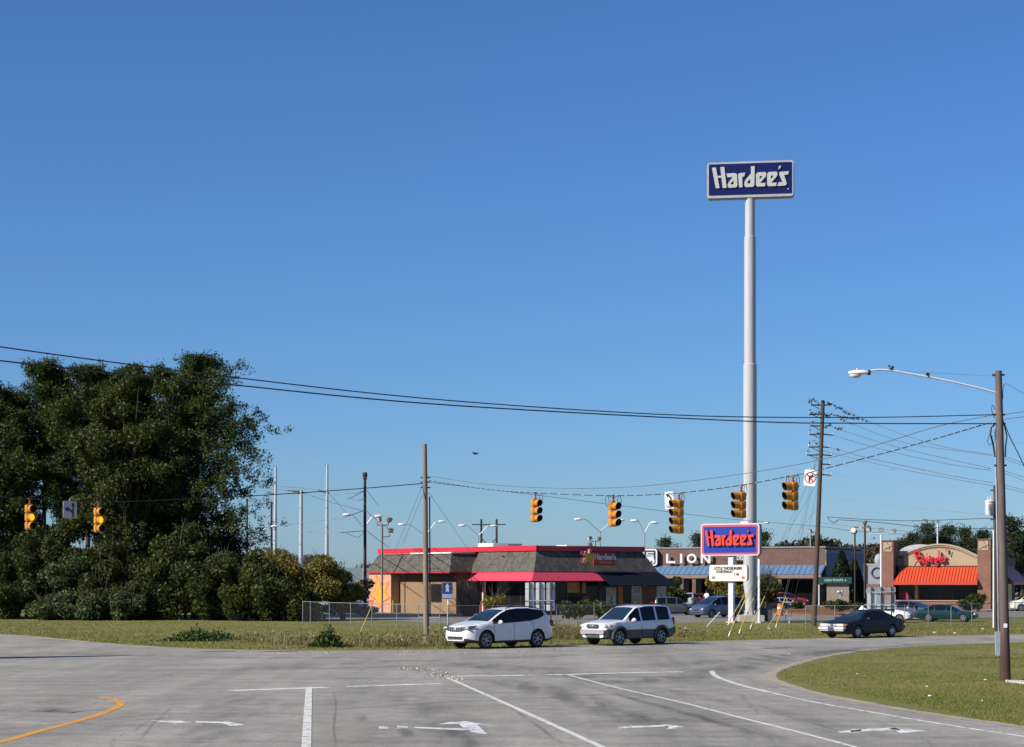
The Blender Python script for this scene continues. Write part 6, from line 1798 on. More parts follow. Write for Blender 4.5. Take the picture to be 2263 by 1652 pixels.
for pl, Ya, Yz, r, lb, m_ in (
    ([(465, 455), (620, 520), (790, 600), (1000, 685), (1180, 750), (1500, 840), (1905, 903)], Yu, 110, .017, 'topmost wire from the leaning pole to the thin pole', CG),
    ([(400, 540), (520, 560), (640, 620), (940, 740), (1240, 820), (1905, 912)], Yu, 110, .017, 'second wire from the leaning pole to the thin pole', CG),
    ([(465, 645), (560, 685), (1000, 820), (1500, 940), (1895, 1028)], Yu, 110, .017, 'third wire from the leaning pole to the thin pole', CG),
    ([(500, 735), (800, 825), (1100, 900), (1500, 985), (1895, 1046)], Yu, 110, .017, 'fourth wire from the leaning pole to the thin pole', CG),
    ([(450, 837), (530, 860), (800, 935), (1200, 1020), (1500, 1085), (1905, 1155)], Yu, 110, .019, 'fifth wire from the leaning pole to the thin pole', CG),
    ([(400, 870), (700, 945), (1100, 1035), (1500, 1110), (1912, 1182)], Yu, 110, .017, 'sixth wire from the leaning pole to the thin pole', CG),
    ([(470, 985), (900, 1030), (1400, 1045), (1905, 1028)], Yu, 110, .011, 'faint level wire from the leaning pole', CF),
    ([(420, 1080), (900, 1110), (1500, 1180), (1905, 1200)], Yu, 110, .010, 'faint low wire from the leaning pole', CF),
    ([(390, 1285), (900, 1340), (1500, 1405), (1910, 1440)], Yu, 110, .013, 'pale wire below the no turn sign going right', CF),
    ([(435, 1460), (700, 1478), (1000, 1490), (1300, 1492), (1935, 1470)], 118, 110, .021, 'dark upper low wire crossing to the thin pole', CB),
    ([(435, 1460), (455, 1490), (490, 1508), (520, 1500), (545, 1486), (800, 1502), (1000, 1520), (1300, 1550), (1940, 1565)], 118, 110, .021, 'dark lower low wire with a hanging loop', CB),
    ([(370, 1510), (800, 1558), (1170, 1590)], Yu, 118, .014, 'low thin wire over the flood light poles', CG),
    ([(1000, 150), (1400, 175), (1930, 203)], Yr, Yr, .007, 'thin stay wire above the street lamp arm', CF),
    ([(2010, 548), (2100, 533), (2189, 520), (2300, 500)], Yr, 50, .010, 'wire leaving right from the big pole, highest', CG),
    ([(2012, 588), (2189, 565), (2300, 545)], Yr, 50, .010, 'wire leaving right from the big pole, second', CG),
    ([(2000, 410), (2005, 300), (2030, 272), (2100, 310), (2189, 360), (2300, 430)], Yr, 52, .010, 'curled wire at the top right of the big pole', CG),
    ([(2020, 640), (2060, 740), (2140, 900), (2230, 1090)], Yr, 48, .016, 'dark guy wire leaving down right from the big pole', CB),
    ([(1960, 815), (2189, 795), (2300, 785)], 110, 100, .012, 'pale wire behind the big pole', CF),
    ([(1960, 908), (2060, 935), (2189, 985), (2300, 1040)], 110, 95, .013, 'wire right of the thin pole, upper', CG),
    ([(1960, 918), (2060, 960), (2189, 1005), (2300, 1060)], 110, 95, .013, 'wire right of the thin pole, second', CG),
    ([(1960, 1032), (2189, 1105), (2300, 1150)], 110, 95, .013, 'wire right of the thin pole, third', CG),
    ([(1960, 1050), (2189, 1135), (2300, 1180)], 110, 95, .013, 'wire right of the thin pole, fourth', CG),
    ([(1960, 1160), (2189, 1220), (2300, 1250)], 110, 95, .013, 'wire right of the thin pole, fifth', CG),
    ([(1960, 1185), (2189, 1245), (2300, 1280)], 110, 95, .013, 'wire right of the thin pole, lowest', CG)):
    wire([z6(u, v) for u, v in pl], Ya, Yz, r, lb, m_)
# guys of the leaning pole with yellow guards
zg = zoom(1560, 1380, 5.6575)
GUY = [  # foot, guard top, wire top on the pole (photo y)
    ((955, 755), (1250, 140), 1060, 'Y', 'yellow guy guard with its foot nearest the road, left of the tall pole'), ((950, 600), (1180, 200), 1120, 'Y', 'yellow guy guard rising behind the low sign post'), ((1100, 715), (1305, 235), 1005, 'Y', 'yellow guy guard crossing the base of the tall sign pole'),
    ((1250, 650), (1455, 215), 988, 'Y', 'yellow guy guard right of the tall sign pole'), ((1475, 660), (1700, 310), 960, 'Y', 'yellow guy guard leaning over the reddish dirt patch'), ((1595, 640), (1735, 215), 1005, 'Y', 'thin yellow guy guard between the red car and the dirt patch'),
    ((1725, 560), (1790, 250), 942, 'G', 'grey rusty guy rod left of the pair of yellow bollards'), ((1780, 570), (1815, 430), 1050, 'G', 'short grey guy rod nearest the leaning pole'), ((650, 645), (850, 425), None, 'W', 'white guy guard lying low beside the blue minivan')]
for (fu, fv), (tu_, tv), pw, c, lb in GUY:
    fx, fy = zg(fu, fv); tx_, ty_ = zg(tu_, tv)
    a = g(fx, fy); Yf = a[1]
    top = Vector(P(tx_, ty_, Yf + .5)); foot = Vector((a[0], a[1], 0))
    t = thing('guy_guard', lb, 'guy guard', foot, 0, 'guy wire guards at the leaning pole')
    d = top - foot
    MB().tube([d * .12, d * .5, d], .026, 8).build('guard_tube', {'Y': M_GUARDY, 'W': M_GUARDW, 'G': M_METALG}[c], t, 50)
    q = MB().tube([Vector((0, 0, -.1)), d * .14], .02, 6); q.build('anchor_rod', M_METALG, t)
    if pw:
        e = Vector(tU.location) + onU(pw) - foot
        MB().tube([d * .95, d.lerp(e, .5) + Vector((0, 0, -.05)), e], .008, 5).build('guy_wire', CG, t)
fx, fy = g(797, 1397)
t = thing('guy_guard', 'yellow guy guard leaning on the verge before the left fence', 'guy guard', (fx, fy, 0), 0)
d = Vector(P(822, 1338, fy + .6)) - Vector((fx, fy, 0))
MB().tube([Vector((0, 0, 0)), d * .5, d], .025, 8).build('guard_tube', M_GUARDY, t, 50)
MB().tube([d, Vector(P(878, 1206, fy + 2.5)) - Vector((fx, fy, 0)), Vector(P(937, 1066, 91.3)) - Vector((fx, fy, 0))], .008, 5).build('guy_wire', CG, t)

# ------------------------------------------------------------------ chain link fences
def chainlink():
    m, n, l, b = nt('chain_link')
    tc = n.new('ShaderNodeTexCoord')
    outs = []
    sp = n.new('ShaderNodeSeparateXYZ'); l.new(tc.outputs['Object'], sp.inputs[0])
    for op in ('ADD', 'SUBTRACT'):
        a = n.new('ShaderNodeMath'); a.operation = op; l.new(sp.outputs[0], a.inputs[0]); l.new(sp.outputs[2], a.inputs[1])
        k = n.new('ShaderNodeMath'); k.operation = 'MULTIPLY'; k.inputs[1].default_value = 14.0; l.new(a.outputs[0], k.inputs[0])
        f = n.new('ShaderNodeMath'); f.operation = 'FRACT'; l.new(k.outputs[0], f.inputs[0])
        t = n.new('ShaderNodeMath'); t.operation = 'LESS_THAN'; t.inputs[1].default_value = 0.055; l.new(f.outputs[0], t.inputs[0])
        outs.append(t)
    mx = n.new('ShaderNodeMath'); mx.operation = 'MAXIMUM'; l.new(outs[0].outputs[0], mx.inputs[0]); l.new(outs[1].outputs[0], mx.inputs[1])
    b.inputs['Base Color'].default_value = (.13, .135, .14, 1); b.inputs['Roughness'].default_value = .5; b.inputs['Metallic'].default_value = .3
    tr = n.new('ShaderNodeBsdfTransparent'); s = n.new('ShaderNodeMixShader')
    l.new(mx.outputs[0], s.inputs[0]); l.new(tr.outputs[0], s.inputs[1]); l.new(b.outputs[0], s.inputs[2])
    l.new(s.outputs[0], n['Material Output'].inputs['Surface'])
    return m
M_LINK = chainlink()
def fence(label, posts, hgt, pm, mid=()):
    pts = [Vector((*g(px, py), 0)) for px, py in posts]
    o0 = pts[0]; d = (pts[-1] - pts[0]); rz = math.atan2(d.y, d.x)
    t = thing('chain_link_fence', label, 'fence', o0, rz)
    M = Matrix.Rotation(-rz, 3, 'Z')
    lp_ = [M @ (p - o0) for p in pts]
    for p in lp_:
        MB().tube([p, p + Vector((0, 0, hgt + .04))], .026, 8).build('post', pm, t, 50)
    q = MB().tube([p + Vector((0, 0, hgt)) for p in lp_], .021, 6)
    for a, b in mid: q.tube([lp_[a] + Vector((0, 0, hgt * .5)), lp_[b] + Vector((0, 0, hgt * .5))], .024, 6)
    q.build('rail', pm, t, 50)
    mb = MB()
    for a, b in zip(lp_[:-1], lp_[1:]):
        mb.quad(a + Vector((0, 0, .03)), b + Vector((0, 0, .03)), b + Vector((0, 0, hgt)), a + Vector((0, 0, hgt)))
    mb.build('mesh_panel', M_LINK, t)
fence('pale chain link fence with bright top rail left of the wooden pole', [(669, 1377), (686, 1379), (728, 1382), (775, 1384.5), (822, 1387), (877, 1389.5), (925, 1392), (972, 1393)], 1.42, M_POST, [(6, 7)])
fence('dull chain link fence behind the two white cars', [(990, 1393), (1060, 1392.5), (1145, 1392), (1230, 1391), (1313, 1391), (1395, 1390), (1477, 1389)], 1.38, M_POSTD)
fence('grey chain link fence behind the dark sedan at right', [(1781, 1391), (1845, 1391), (1908, 1391), (1953, 1391), (1999.5, 1390.5), (2051.5, 1388.5), (2102, 1387), (2148, 1384.5), (2195.6, 1381), (2243, 1378.5), (2330, 1375)], 1.36, M_POST, [(0, 2)])

# ------------------------------------------------------------------ route sign backs, blue sign
M_SBACK = [mat('sign_back_bright', (0.66, 0.68, 0.68), 0.4, 0.3, var=0.08), mat('sign_back_grey', (0.38, 0.40, 0.42), 0.45, 0.3, var=0.1), mat('sign_back_tan', (0.36, 0.33, 0.29), 0.5, 0.2, var=0.1)]
def route_backs(label, z_, cols, rows, posts, Y, bars, mats):
    a = z_(*cols[0][:1], rows[0][0]) if False else None
    base_px = z_(posts[1], rows[-1][1])[0]
    o0 = Vector((at(base_px, Y), Y, 0))
    t = thing('route_sign_assembly', label, 'road sign', o0)
    def L(u, v, dy=0.0): return Vector(P(*z_(u, v), Y + dy)) - o0
    k = 0
    for (c0, c1), mm in zip(cols, mats):
        for r0, r1 in rows:
            p0, p1 = L(c0, r0), L(c1, r1)
            MB().rbox(((p0.x + p1.x) / 2, .05, (p0.z + p1.z) / 2), (p1.x - p0.x, .012, p0.z - p1.z), .03, 0, 2).build('sign_panel', M_SBACK[mm[k % len(rows)] if isinstance(mm, tuple) else mm], t)
            k += 1
    for u in posts:
        x = L(u, 0).x; zt = L(u, rows[0][0] - 8).z
        MB().box((x, -.01, zt / 2), (.07, .05, zt)).build('post', M_ARM, t)
    q = MB()
    for v in bars:
        p0, p1 = L(cols[0][0] + 10, v), L(cols[-1][1] - 10, v)
        q.box(((p0.x + p1.x) / 2, -.045, p0.z), (p1.x - p0.x, .03, .045))
    q.build('cross_bar', M_METALG, t)
    q = MB()
    for c0, c1 in cols:
        p = L(c0 + (c1 - c0) * .72, rows[-1][0] + (rows[-1][1] - rows[-1][0]) * .6); q.box((p.x, .04, p.z), (.05, .012, .06))
        p = L(c0 + (c1 - c0) * .72, rows[0][0] + (rows[0][1] - rows[0][0]) * .7); q.box((p.x, .04, p.z), (.05, .012, .06))
    q.build('bolt', M_ARM, t)
route_backs('bright blank backs of three joined route signs behind the first white car', zoom(1200, 1230, 5.007), [(240, 345), (365, 470), (490, 595)], [(775, 848), (852, 1000), (1006, 1110)], [292, 415, 545], 87.0, [990], [(0, 0, 0), (0, 0, 0), (1, 1, 0)])
route_backs('grey and tan blank backs of three joined route signs behind the dark sedan', zoom(2030, 1380, 7.543), [(228, 388), (403, 560), (585, 740)], [(122, 205), (225, 420), (432, 508)], [310, 485, 665], 113.0, [200, 428], [(1, 0, 0), (1, 1, 0), (1, 2, 0)])
zs3 = zoom(840, 1230, 5.33)
Ys = 119.0
o0 = Vector((at(987, Ys), Ys, 0))
t = thing('blue_sign', 'dark blue information sign with white symbol on a white post', 'road sign', o0)
p0, p1 = Vector(P(*zs3(1123, 825), Ys)) - o0, Vector(P(*zs3(1254, 1032), Ys)) - o0
W, H_ = p1.x - p0.x, p0.z - p1.z; cx, cz = (p0.x + p1.x) / 2, (p0.z + p1.z) / 2
MB().rbox((cx, 0, cz), (W, .02, H_), .04, 0, 3).build('panel', mat('sign_blue', (0.02, 0.035, 0.13), 0.45), t, 40)
q = MB().rbox((cx, -.012, cz - H_ * .33), (W * .96, .008, H_ * .26), .02, 0, 2)
q.build('lower_panel', mat('sign_pale_blue', (0.25, 0.3, 0.42), 0.5), t)
me = curve_mesh([[(-.10, -.2), (.10, -.2), (.06, .05), (.13, .05), (0, .26), (-.13, .05), (-.06, .05)]], .003)
MB().mesh(me, face_at(cx, -.016, cz + H_ * .17, 1.1, 1.1)).build('symbol', mat('sign_mid_blue', (0.3, 0.36, 0.5), 0.5), t)
MB().box((cx + .02, .02, cz / 2 - .2), (.07, .03, cz + .4)).build('post', mat('white_post', (0.75, 0.75, 0.72), 0.5), t)

# ------------------------------------------------------------------ lamps, flood lights, steel transmission poles
def twin_lamp(label, jx, jy, lh, rh, Y):
    s = F / Y
    t = thing('twin_lamp_post', label, 'lamp post', (at(jx, Y), Y, 0), 0, 'twin arm lamp posts along the far road')
    zj = EYE - (jy - YH) / s
    MB().tube([(0, 0, 0), (0, 0, zj)], [.11, .07], 8).build('pole', M_LPOLE, t, 50)
    for hx, hy in (lh, rh):
        dx, zz = (hx - jx) / s, EYE - (hy - YH) / s
        sg = 1 if dx > 0 else -1
        MB().tube(catmull([(0, 0, zj - .1), (dx * .35, 0, zj + (zz - zj) * .45), (dx * .66, 0, zj + (zz - zj) * .93), (dx * .86, 0, zz + .02), (dx * .95, 0, zz)], 4), .05, 6).build('arm', M_LPOLE, t, 50)
        MB().ell((dx + sg * .15, 0, zz), (.42, .17, .13), 10, 8).build('lamp_head', mat('lamp_head_white', (0.66, 0.66, 0.66), 0.45), t, 50)
for lb, j, a, b, Y in (('twin lamp post showing between the wood and the steel poles', (563, 1188), (525, 1162), (603, 1164), 205), ('twin lamp post just left of the dark pole', (803.6, 1165), (769, 1138), (833, 1141), 195), ('twin lamp post half hidden behind the left wooden pole', (940, 1182), (891, 1159.5), (973, 1153), 215),
                       ('twin lamp post beside the dark H frame', (1057, 1183), (1024, 1162), (1088, 1162.5), 215), ('twin lamp post behind the roof above the star sign', (1325.5, 1174), (1281, 1148), (1368, 1150), 200), ('twin lamp post standing before the lion emblem', (1424, 1177), (1405, 1151.5), (1443, 1155.5), 195)):
    twin_lamp(lb, *j, a, b, Y)
def flood(t, p, dirv, size, m_=None):
    d = Vector(dirv).normalized(); rot = d.to_track_quat('Y', 'Z').to_matrix()
    q = MB().box(p, (size, size * .55, size * .8), 0, 0, rot)
    q.box(Vector(p) - d * size * .35, (size * .7, size * .3, size * .55), 0, 0, rot)
    o = q.build('lamp_head', m_ or mat('flood_housing', (0.20, 0.16, 0.14), 0.5, 0.3), t)
    MB().box(Vector(p) + d * size * .29, (size * .85, .02, size * .65), 0, 0, rot).build('lens', mat('flood_glass', (0.5, 0.45, 0.38), 0.2), t)
def flood_pole(label, px, pbase, ptop, Y, heads, pm, arms=(), r=.09, shoebox=False):
    s = F / Y
    zt = EYE - (ptop - YH) / s
    t = thing('flood_light_post', label, 'lamp post', (at(px, Y), Y, 0), 0, 'flood light posts of the parking lots')
    MB().tube([(0, 0, 0), (0, 0, zt)], r, 8).build('pole', pm, t, 50)
    q = MB()
    for ax, ay, bx_, by_ in arms:
        q.tube([((ax - px) / s, 0, EYE - (ay - YH) / s), ((bx_ - px) / s, 0, EYE - (by_ - YH) / s)], .05, 6)
    if arms: q.build('bracket', pm, t, 50)
    for hx, hy, dv, sz in heads:
        flood(t, ((hx - px) / s, 0, EYE - (hy - YH) / s), dv, sz / s)
zf = zoom(840, 1230, 5.33)
h1, h2, h3 = zf(315, 25), zf(458, 32), zf(468, 165)
flood_pole('flood light post with three lamps before the star wall', 844.5, 1355, 1161, 170, [(*h1, (-.5, -.8, -.4), 12), (*h2, (.7, .3, -.5), 12), (*h3, (.6, -.7, -.3), 12)], mat('brown_post', (0.17, 0.13, 0.11), 0.6), [(834, 1161, 858, 1161), (846, 1187, 861, 1186), (834, 1161, 834, 1156), (858, 1161, 858, 1154), (861, 1187, 861, 1180)], .085)
flood_pole('flood lights poking up behind the roof above the star sign', 1315, 1340, 1195, 190, [(1303, 1190, (-.9, -.3, -.2), 10), (1324, 1191, (.6, -.6, -.3), 9), (1304, 1204, (-.4, .8, -.2), 9)], M_LPOLE, [(1303, 1197, 1324, 1197), (1303, 1197, 1303, 1192), (1324, 1197, 1324, 1192)])
zk = zoom(1940, 1230, 6.61)
flood_pole('tall dark flood light post beside the evergreens', 1911.5, 1341, 1158, 209, [(*zk(760, 75), (.6, .5, -.4), 9), (*zk(690, 158), (-.3, -.9, -.1), 9), (*zk(805, 165), (.5, -.7, -.5), 11)], M_WOODD, [(*zk(600, 158), *zk(850, 158))], .11)
flood_pole('white flood light post at the left brick tower', 1947.2, 1344, 1183, 200, [(*zk(1015, 195), (-.2, -.9, -.4), 10), (*zk(1225, 208), (.7, -.3, -.3), 10), (*zk(820, 185), (-.6, -.6, -.4), 10), (*zk(898, 325), (.5, -.6, -.5), 5)], M_WHITEM, [(*zk(850, 258), *zk(1190, 258)), (*zk(850, 258), *zk(840, 215)), (*zk(1185, 258), *zk(1195, 220))], .10)
flood_pole('slim dark post with one box lamp left of the dark flood light post', 1889.3, 1345, 1176, 203, [(1887, 1175, (-.2, -.3, -1), 12)], M_WOODD, (), .085)
flood_pole('slim white lamp post rising behind the arched front', 2072, 1340, 1158, 235, [(2073.5, 1154, (.6, -.2, -.8), 8)], M_WHITEM, (), .09)
flood_pole('small lamp post top left of the leaning pole over the trees', 1791, 1340, 1178, 255, [(1790, 1174, (-.7, -.5, -.3), 8), (1796, 1177, (.7, -.4, -.3), 5)], M_LPOLE, (), .08)

def steel(label, xb, xt, ptop, rb, rt_, arms, Y=250.0):
    s = F / Y
    t = thing('steel_power_pole', label, 'power pole', (at(xb, Y), Y, 0), 0, 'white steel power poles beyond the autumn bushes')
    zt = EYE - (ptop - YH) / s; dx = (xt - xb) / s
    N = 10
    MB().tube([(dx * i / N, 0, zt * i / N) for i in range(N + 1)], [(rb + (rt_ - rb) * i / N) / s for i in range(N + 1)], 12).build('pole', mat('pale_steel', (0.40, 0.42, 0.45), 0.45, 0.2), t, 50)
    for ax, ay, bx_, by_ in arms:
        MB().tube([((ax - xb) / s, 0, EYE - (ay - YH) / s), ((bx_ - xb) / s, 0, EYE - (by_ - YH) / s)], [.09, .16], 6).build('davit_arm', mat('davit_grey', (0.13, 0.14, 0.16), 0.6), t, 50)
    MB().box((dx - 3 / s, 0, zt), (5 / s, .1, .06)).build('top_bracket', M_ARM, t)
steel('left tall white steel power pole nearest the wood', 606.5, 609.5, 1031, 5.2, 2.4, [(*z2(545, 572), *z2(655, 612))])
steel('short flat topped white steel power pole in the middle', 664.5, 665.7, 1084, 5.4, 3.6, [(*z2(860, 555), *z2(1050, 568)), (*z2(945, 580), *z2(1050, 605)), (*z2(1125, 598), *z2(1080, 585))])
steel('right tall white steel power pole nearest the dark pole', 721.5, 723.2, 1026.5, 5.4, 2.4, [(*z2(1325, 545), *z2(1450, 590)), (*z2(1500, 600), *z2(1470, 585))])
def slim(label, px, ptop, Y, r, ins, m_):
    t, d = pole_obj('utility_pole', label, (at(px, Y), Y, 0), P(px, ptop, Y), r, r * .7, m_)
    s = F / Y
    q = MB()
    for u, v, w, h in ins:
        a, b = z2(u, v), z2(w, h)
        q.tube([((a[0] - px) / s, 0, EYE - (a[1] - YH) / s), ((b[0] - px) / s, 0, EYE - (b[1] - YH) / s)], .07, 6)
    if ins: q.build('insulator', mat('dark_insulator', (0.12, 0.12, 0.14), 0.5), t)
    return t
slim('thin dark wooden pole half hidden at the right edge of the wood', 546, 1102, 215, .13, [(240, 890, 280, 910), (140, 1225, 210, 1205), (240, 1220, 275, 1240)], M_WOODD)
slim('thin dark wooden pole beside the left white steel pole', 600, 1109, 215, .14, [(540, 970, 610, 920), (600, 1105, 620, 1085), (540, 1280, 610, 1255)], M_WOODD)
tD = slim('black pole with a capped top left of the red roofed restaurant', 806.5, 1049, 150, .14, [], M_WOODD)
MB().lathe([(.10, 0), (.19, .05), (.12, .15), (.19, .25), (.17, .5), (.1, .55)], (0, 0, EYE + (YH - 1060) / F * 150), 10).build('cap_insulator', M_ARM, tD, 50)
Yh = 290.0; sH = F / Yh
t = thing('h_frame_pole', 'dark H shaped twin pole with crossbar behind the roof', 'power pole', (at(1080.5, Yh), Yh, 0))
for px in (1063.6, 1097.5): MB().tube([((px - 1080.5) / sH, 0, 0), ((px - 1080.5) / sH, 0, EYE + (YH - 1148) / sH)], [.2, .15], 8).build('pole', M_WOODD, t, 50)
MB().box((0, -.2, EYE + (YH - 1159.8) / sH), (74 / sH, .15, .16)).build('crossarm', M_ARM, t)
q = MB()
for sg in (-1, 1): q.tube([(sg * 16.5 / sH, 0, EYE + (YH - 1190) / sH), (0, 0, EYE + (YH - 1208) / sH)], .07, 6)
q.build('brace', M_ARM, t)

# ------------------------------------------------------------------ bollards, person, barrel
for px, lb in ((1912 - 8 + 0, 'left yellow bollard of the pair beside the leaning pole'), (1912 + 2, 'right yellow bollard of the pair beside the leaning pole')):
    x, y = g(*zg(1993 if 'left' in lb else 2047, 325))
    t = thing('bollard', lb, 'bollard', (x, y, 0), 0, 'yellow bollards by the straw bed')
    MB().lathe([(.075, 0), (.075, .95), (.06, 1.02), (.02, 1.05)], (0, 0, 0), 12).build('tube', M_BOLL, t, 50)
    MB().lathe([(.13, 0), (.13, .06)], (0, 0, 0), 12).build('base', M_CURB, t)
x, y = g(*zg(1660, 470))
t = thing('traffic_barrel', 'orange striped barrel standing behind the guy guards', 'barrel', (x, y, 0))
MB().lathe([(.24, 0), (.24, .12), (.22, .13), (.21, .9), (.1, .95)], (0, 0, 0), 14).build('body', mat('barrel_orange', (0.6, 0.13, 0.03), 0.5), t, 40)
MB().lathe([(.225, .55), (.222, .68)], (0, 0, 0), 14).build('stripe', M_SIGNW, t)
MB().lathe([(.3, 0), (.3, .06)], (0, 0, 0), 14).build('base', M_BLK, t)

def person(label, x, y, rz, sc):
    t = thing('person', label, 'person', (x, y, 0), rz); t.scale = (sc,) * 3
    sk = bpy.data.meshes.new('body')
    J = [((0, 0, .95), .13), ((0, .0, 1.12), .125), ((0, 0.01, 1.33), .145), ((0, 0.0, 1.47), .06), ((0, -.01, 1.55), .055), ((0, -.02, 1.66), .095), ((0, -.02, 1.74), .075),
         ((.17, 0, 1.41), .06), ((.24, .02, 1.15), .045), ((.24, -.08, .92), .036), ((.245, -.11, .83), .035), ((.24, -.14, .77), .02),
         ((-.17, 0, 1.41), .06), ((-.25, .03, 1.15), .045), ((-.24, -.06, .92), .036), ((-.245, -.09, .83), .035), ((-.24, -.12, .77), .02),
         ((.09, 0, .88), .10), ((.11, -.10, .50), .065), ((.11, -.02, .10), .045), ((.11, -.15, .03), .04),
         ((-.09, 0, .88), .10), ((-.11, .06, .50), .065), ((-.11, .16, .12), .045), ((-.11, .03, .03), .04)]
    E = [(0, 1), (1, 2), (2, 3), (3, 4), (4, 5), (5, 6), (2, 7), (7, 8), (8, 9), (9, 10), (10, 11), (2, 12), (12, 13), (13, 14), (14, 15), (15, 16), (0, 17), (17, 18), (18, 19), (19, 20), (0, 21), (21, 22), (22, 23), (23, 24)]
    sk.from_pydata([p for p, _ in J], E, [])
    ob = link('body', sk)
    ob.modifiers.new('s', 'SKIN'); sub = ob.modifiers.new('u', 'SUBSURF'); sub.levels = sub.render_levels = 2
    for i, (_, r) in enumerate(J): sk.skin_vertices[0].data[i].radius = (r, r)
    sk.skin_vertices[0].data[0].use_root = True
    me = bpy.data.meshes.new_from_object(ob.evaluated_get(bpy.context.evaluated_depsgraph_get()))
    bpy.data.objects.remove(ob)
    for m_ in (mat('skin', (0.22, 0.12, 0.08), 0.6), mat('white_shirt', (0.78, 0.78, 0.8), 0.8), mat('dark_trousers', (0.03, 0.04, 0.07), 0.8), mat('shoes', (0.02, 0.02, 0.02), 0.6)): me.materials.append(m_)
    for p in me.polygons:
        c = p.center
        p.use_smooth = True
        p.material_index = 3 if c.z < .08 else (2 if c.z < .97 and abs(c.x) < .2 else (1 if .97 <= c.z < 1.5 and not (abs(c.x) > .2 and c.z < 1.18) else 0))
    link('body', me, t)
    MB().ell((0, .0, 1.70), (.105, .115, .10), 12, 8).build('hair', mat('dark_hair', (0.015, 0.012, 0.01), 0.7), t, 50)
    f = MB().ell((0, -.115, 1.65), (.014, .025, .02), 8, 6)
    for s in (1, -1): f.ell((s * .035, -.105, 1.68), (.012, .01, .008), 8, 6); f.ell((s * .098, -.02, 1.65), (.014, .025, .03), 8, 6)
    f.ell((0, -.105, 1.605), (.025, .01, .007), 8, 6)
    f.build('face', mat('skin', (0.22, 0.12, 0.08), 0.6), t, 50)
x, y = g(1561.5, 1345)
person('person in a white shirt and dark trousers walking in the parking lot', x, y, R(160), 1.0)
random.seed(23)
rng = np.random.default_rng(23)
# ------------------------------------------------------------------ vegetation
M_PINE = leafmat('pine_needles', [(0.014, 0.028, 0.005), (0.030, 0.052, 0.008), (0.055, 0.083, 0.012), (0.021, 0.039, 0.006), (0.075, 0.095, 0.018)], 0.2)
M_PINE2 = leafmat('pine_needles_dull', [(0.012, 0.024, 0.012), (0.026, 0.042, 0.016), (0.05, 0.062, 0.022), (0.018, 0.032, 0.014)], 0.2)
M_OAK = leafmat('oak_leaves', [(0.018, 0.034, 0.007), (0.036, 0.058, 0.01), (0.07, 0.08, 0.014), (0.028, 0.044, 0.009), (0.10, 0.085, 0.018)], 0.3)
M_UNDER = leafmat('understory_leaves', [(0.017, 0.031, 0.006), (0.036, 0.056, 0.010), (0.066, 0.083, 0.014), (0.026, 0.041, 0.008), (0.09, 0.095, 0.024)], 0.3)
M_AUTUMN = leafmat('autumn_leaves', [(0.07, 0.09, 0.014), (0.17, 0.16, 0.025), (0.22, 0.12, 0.028), (0.11, 0.13, 0.02), (0.32, 0.24, 0.05)], 0.3)
M_VINE = leafmat('vine_leaves', [(0.03, 0.055, 0.02), (0.06, 0.09, 0.03), (0.10, 0.12, 0.04)], 0.3)
M_BARK = mat('bark', (0.06, 0.045, 0.035), 0.95, var=0.4, scale=6, bump=0.6, stretch=(3, 3, 0.6))
M_TWIG = mat('bare_twigs', (0.11, 0.09, 0.075), 0.95, var=0.3)
M_DRY = leafmat('dry_weeds', [(0.16, 0.12, 0.055), (0.26, 0.2, 0.1), (0.12, 0.10, 0.04), (0.34, 0.27, 0.15)], 0.3, 0.8)
M_BLADE = leafmat('grass_blades', [tuple(k * 1.2 for k in c) for c in GRASS_COLS], 0.3, 0.7)
def patchy(m, s1, s2):
    # blades take the colour of the patch of turf they grow in, with a little scatter
    n, l = m.node_tree.nodes, m.node_tree.links
    rp = next(q for q in n if q.type == 'VALTORGB'); gm = next(q for q in n if q.type == 'NEW_GEOMETRY')
    for i, e in enumerate(rp.color_ramp.elements): e.position = .28 + .44 * i / (len(rp.color_ramp.elements) - 1)
    tc = n.new('ShaderNodeTexCoord'); acc = None
    for sc, w, det in ((s1, .5, 6), (s2, .38, 5)):
        z = n.new('ShaderNodeTexNoise'); z.inputs['Scale'].default_value = sc; z.inputs['Detail'].default_value = det; z.inputs['Roughness'].default_value = .68
        l.new(tc.outputs['Object'], z.inputs['Vector'])
        q = n.new('ShaderNodeMath'); q.operation = 'MULTIPLY_ADD'; q.inputs[1].default_value = w
        l.new(z.outputs['Fac'], q.inputs[0])
        if acc: l.new(acc, q.inputs[2])
        else: q.inputs[2].default_value = 0
        acc = q.outputs[0]
    q = n.new('ShaderNodeMath'); q.operation = 'MULTIPLY_ADD'; q.inputs[1].default_value = .12
    l.new(gm.outputs['Random Per Island'], q.inputs[0]); l.new(acc, q.inputs[2]); l.new(q.outputs[0], rp.inputs[0])
patchy(M_BLADE, .16, 1.1)
M_CONIFER = leafmat('cypress_leaves', [(0.006, 0.014, 0.008), (0.012, 0.022, 0.010), (0.018, 0.03, 0.013)], 0.1)
M_RUST = leafmat('rusty_leaves', [(0.06, 0.05, 0.03), (0.10, 0.06, 0.035), (0.07, 0.065, 0.03), (0.12, 0.085, 0.05)], 0.3)

def trunk_pts(h, lean=0.3, n=7):
    dx, dy = random.uniform(-lean, lean), random.uniform(-lean, lean)
    return [Vector((dx * (i / n) ** 1.5 + random.gauss(0, 0.03), dy * (i / n) ** 1.5 + random.gauss(0, 0.03), h * i / n)) for i in range(n + 1)]

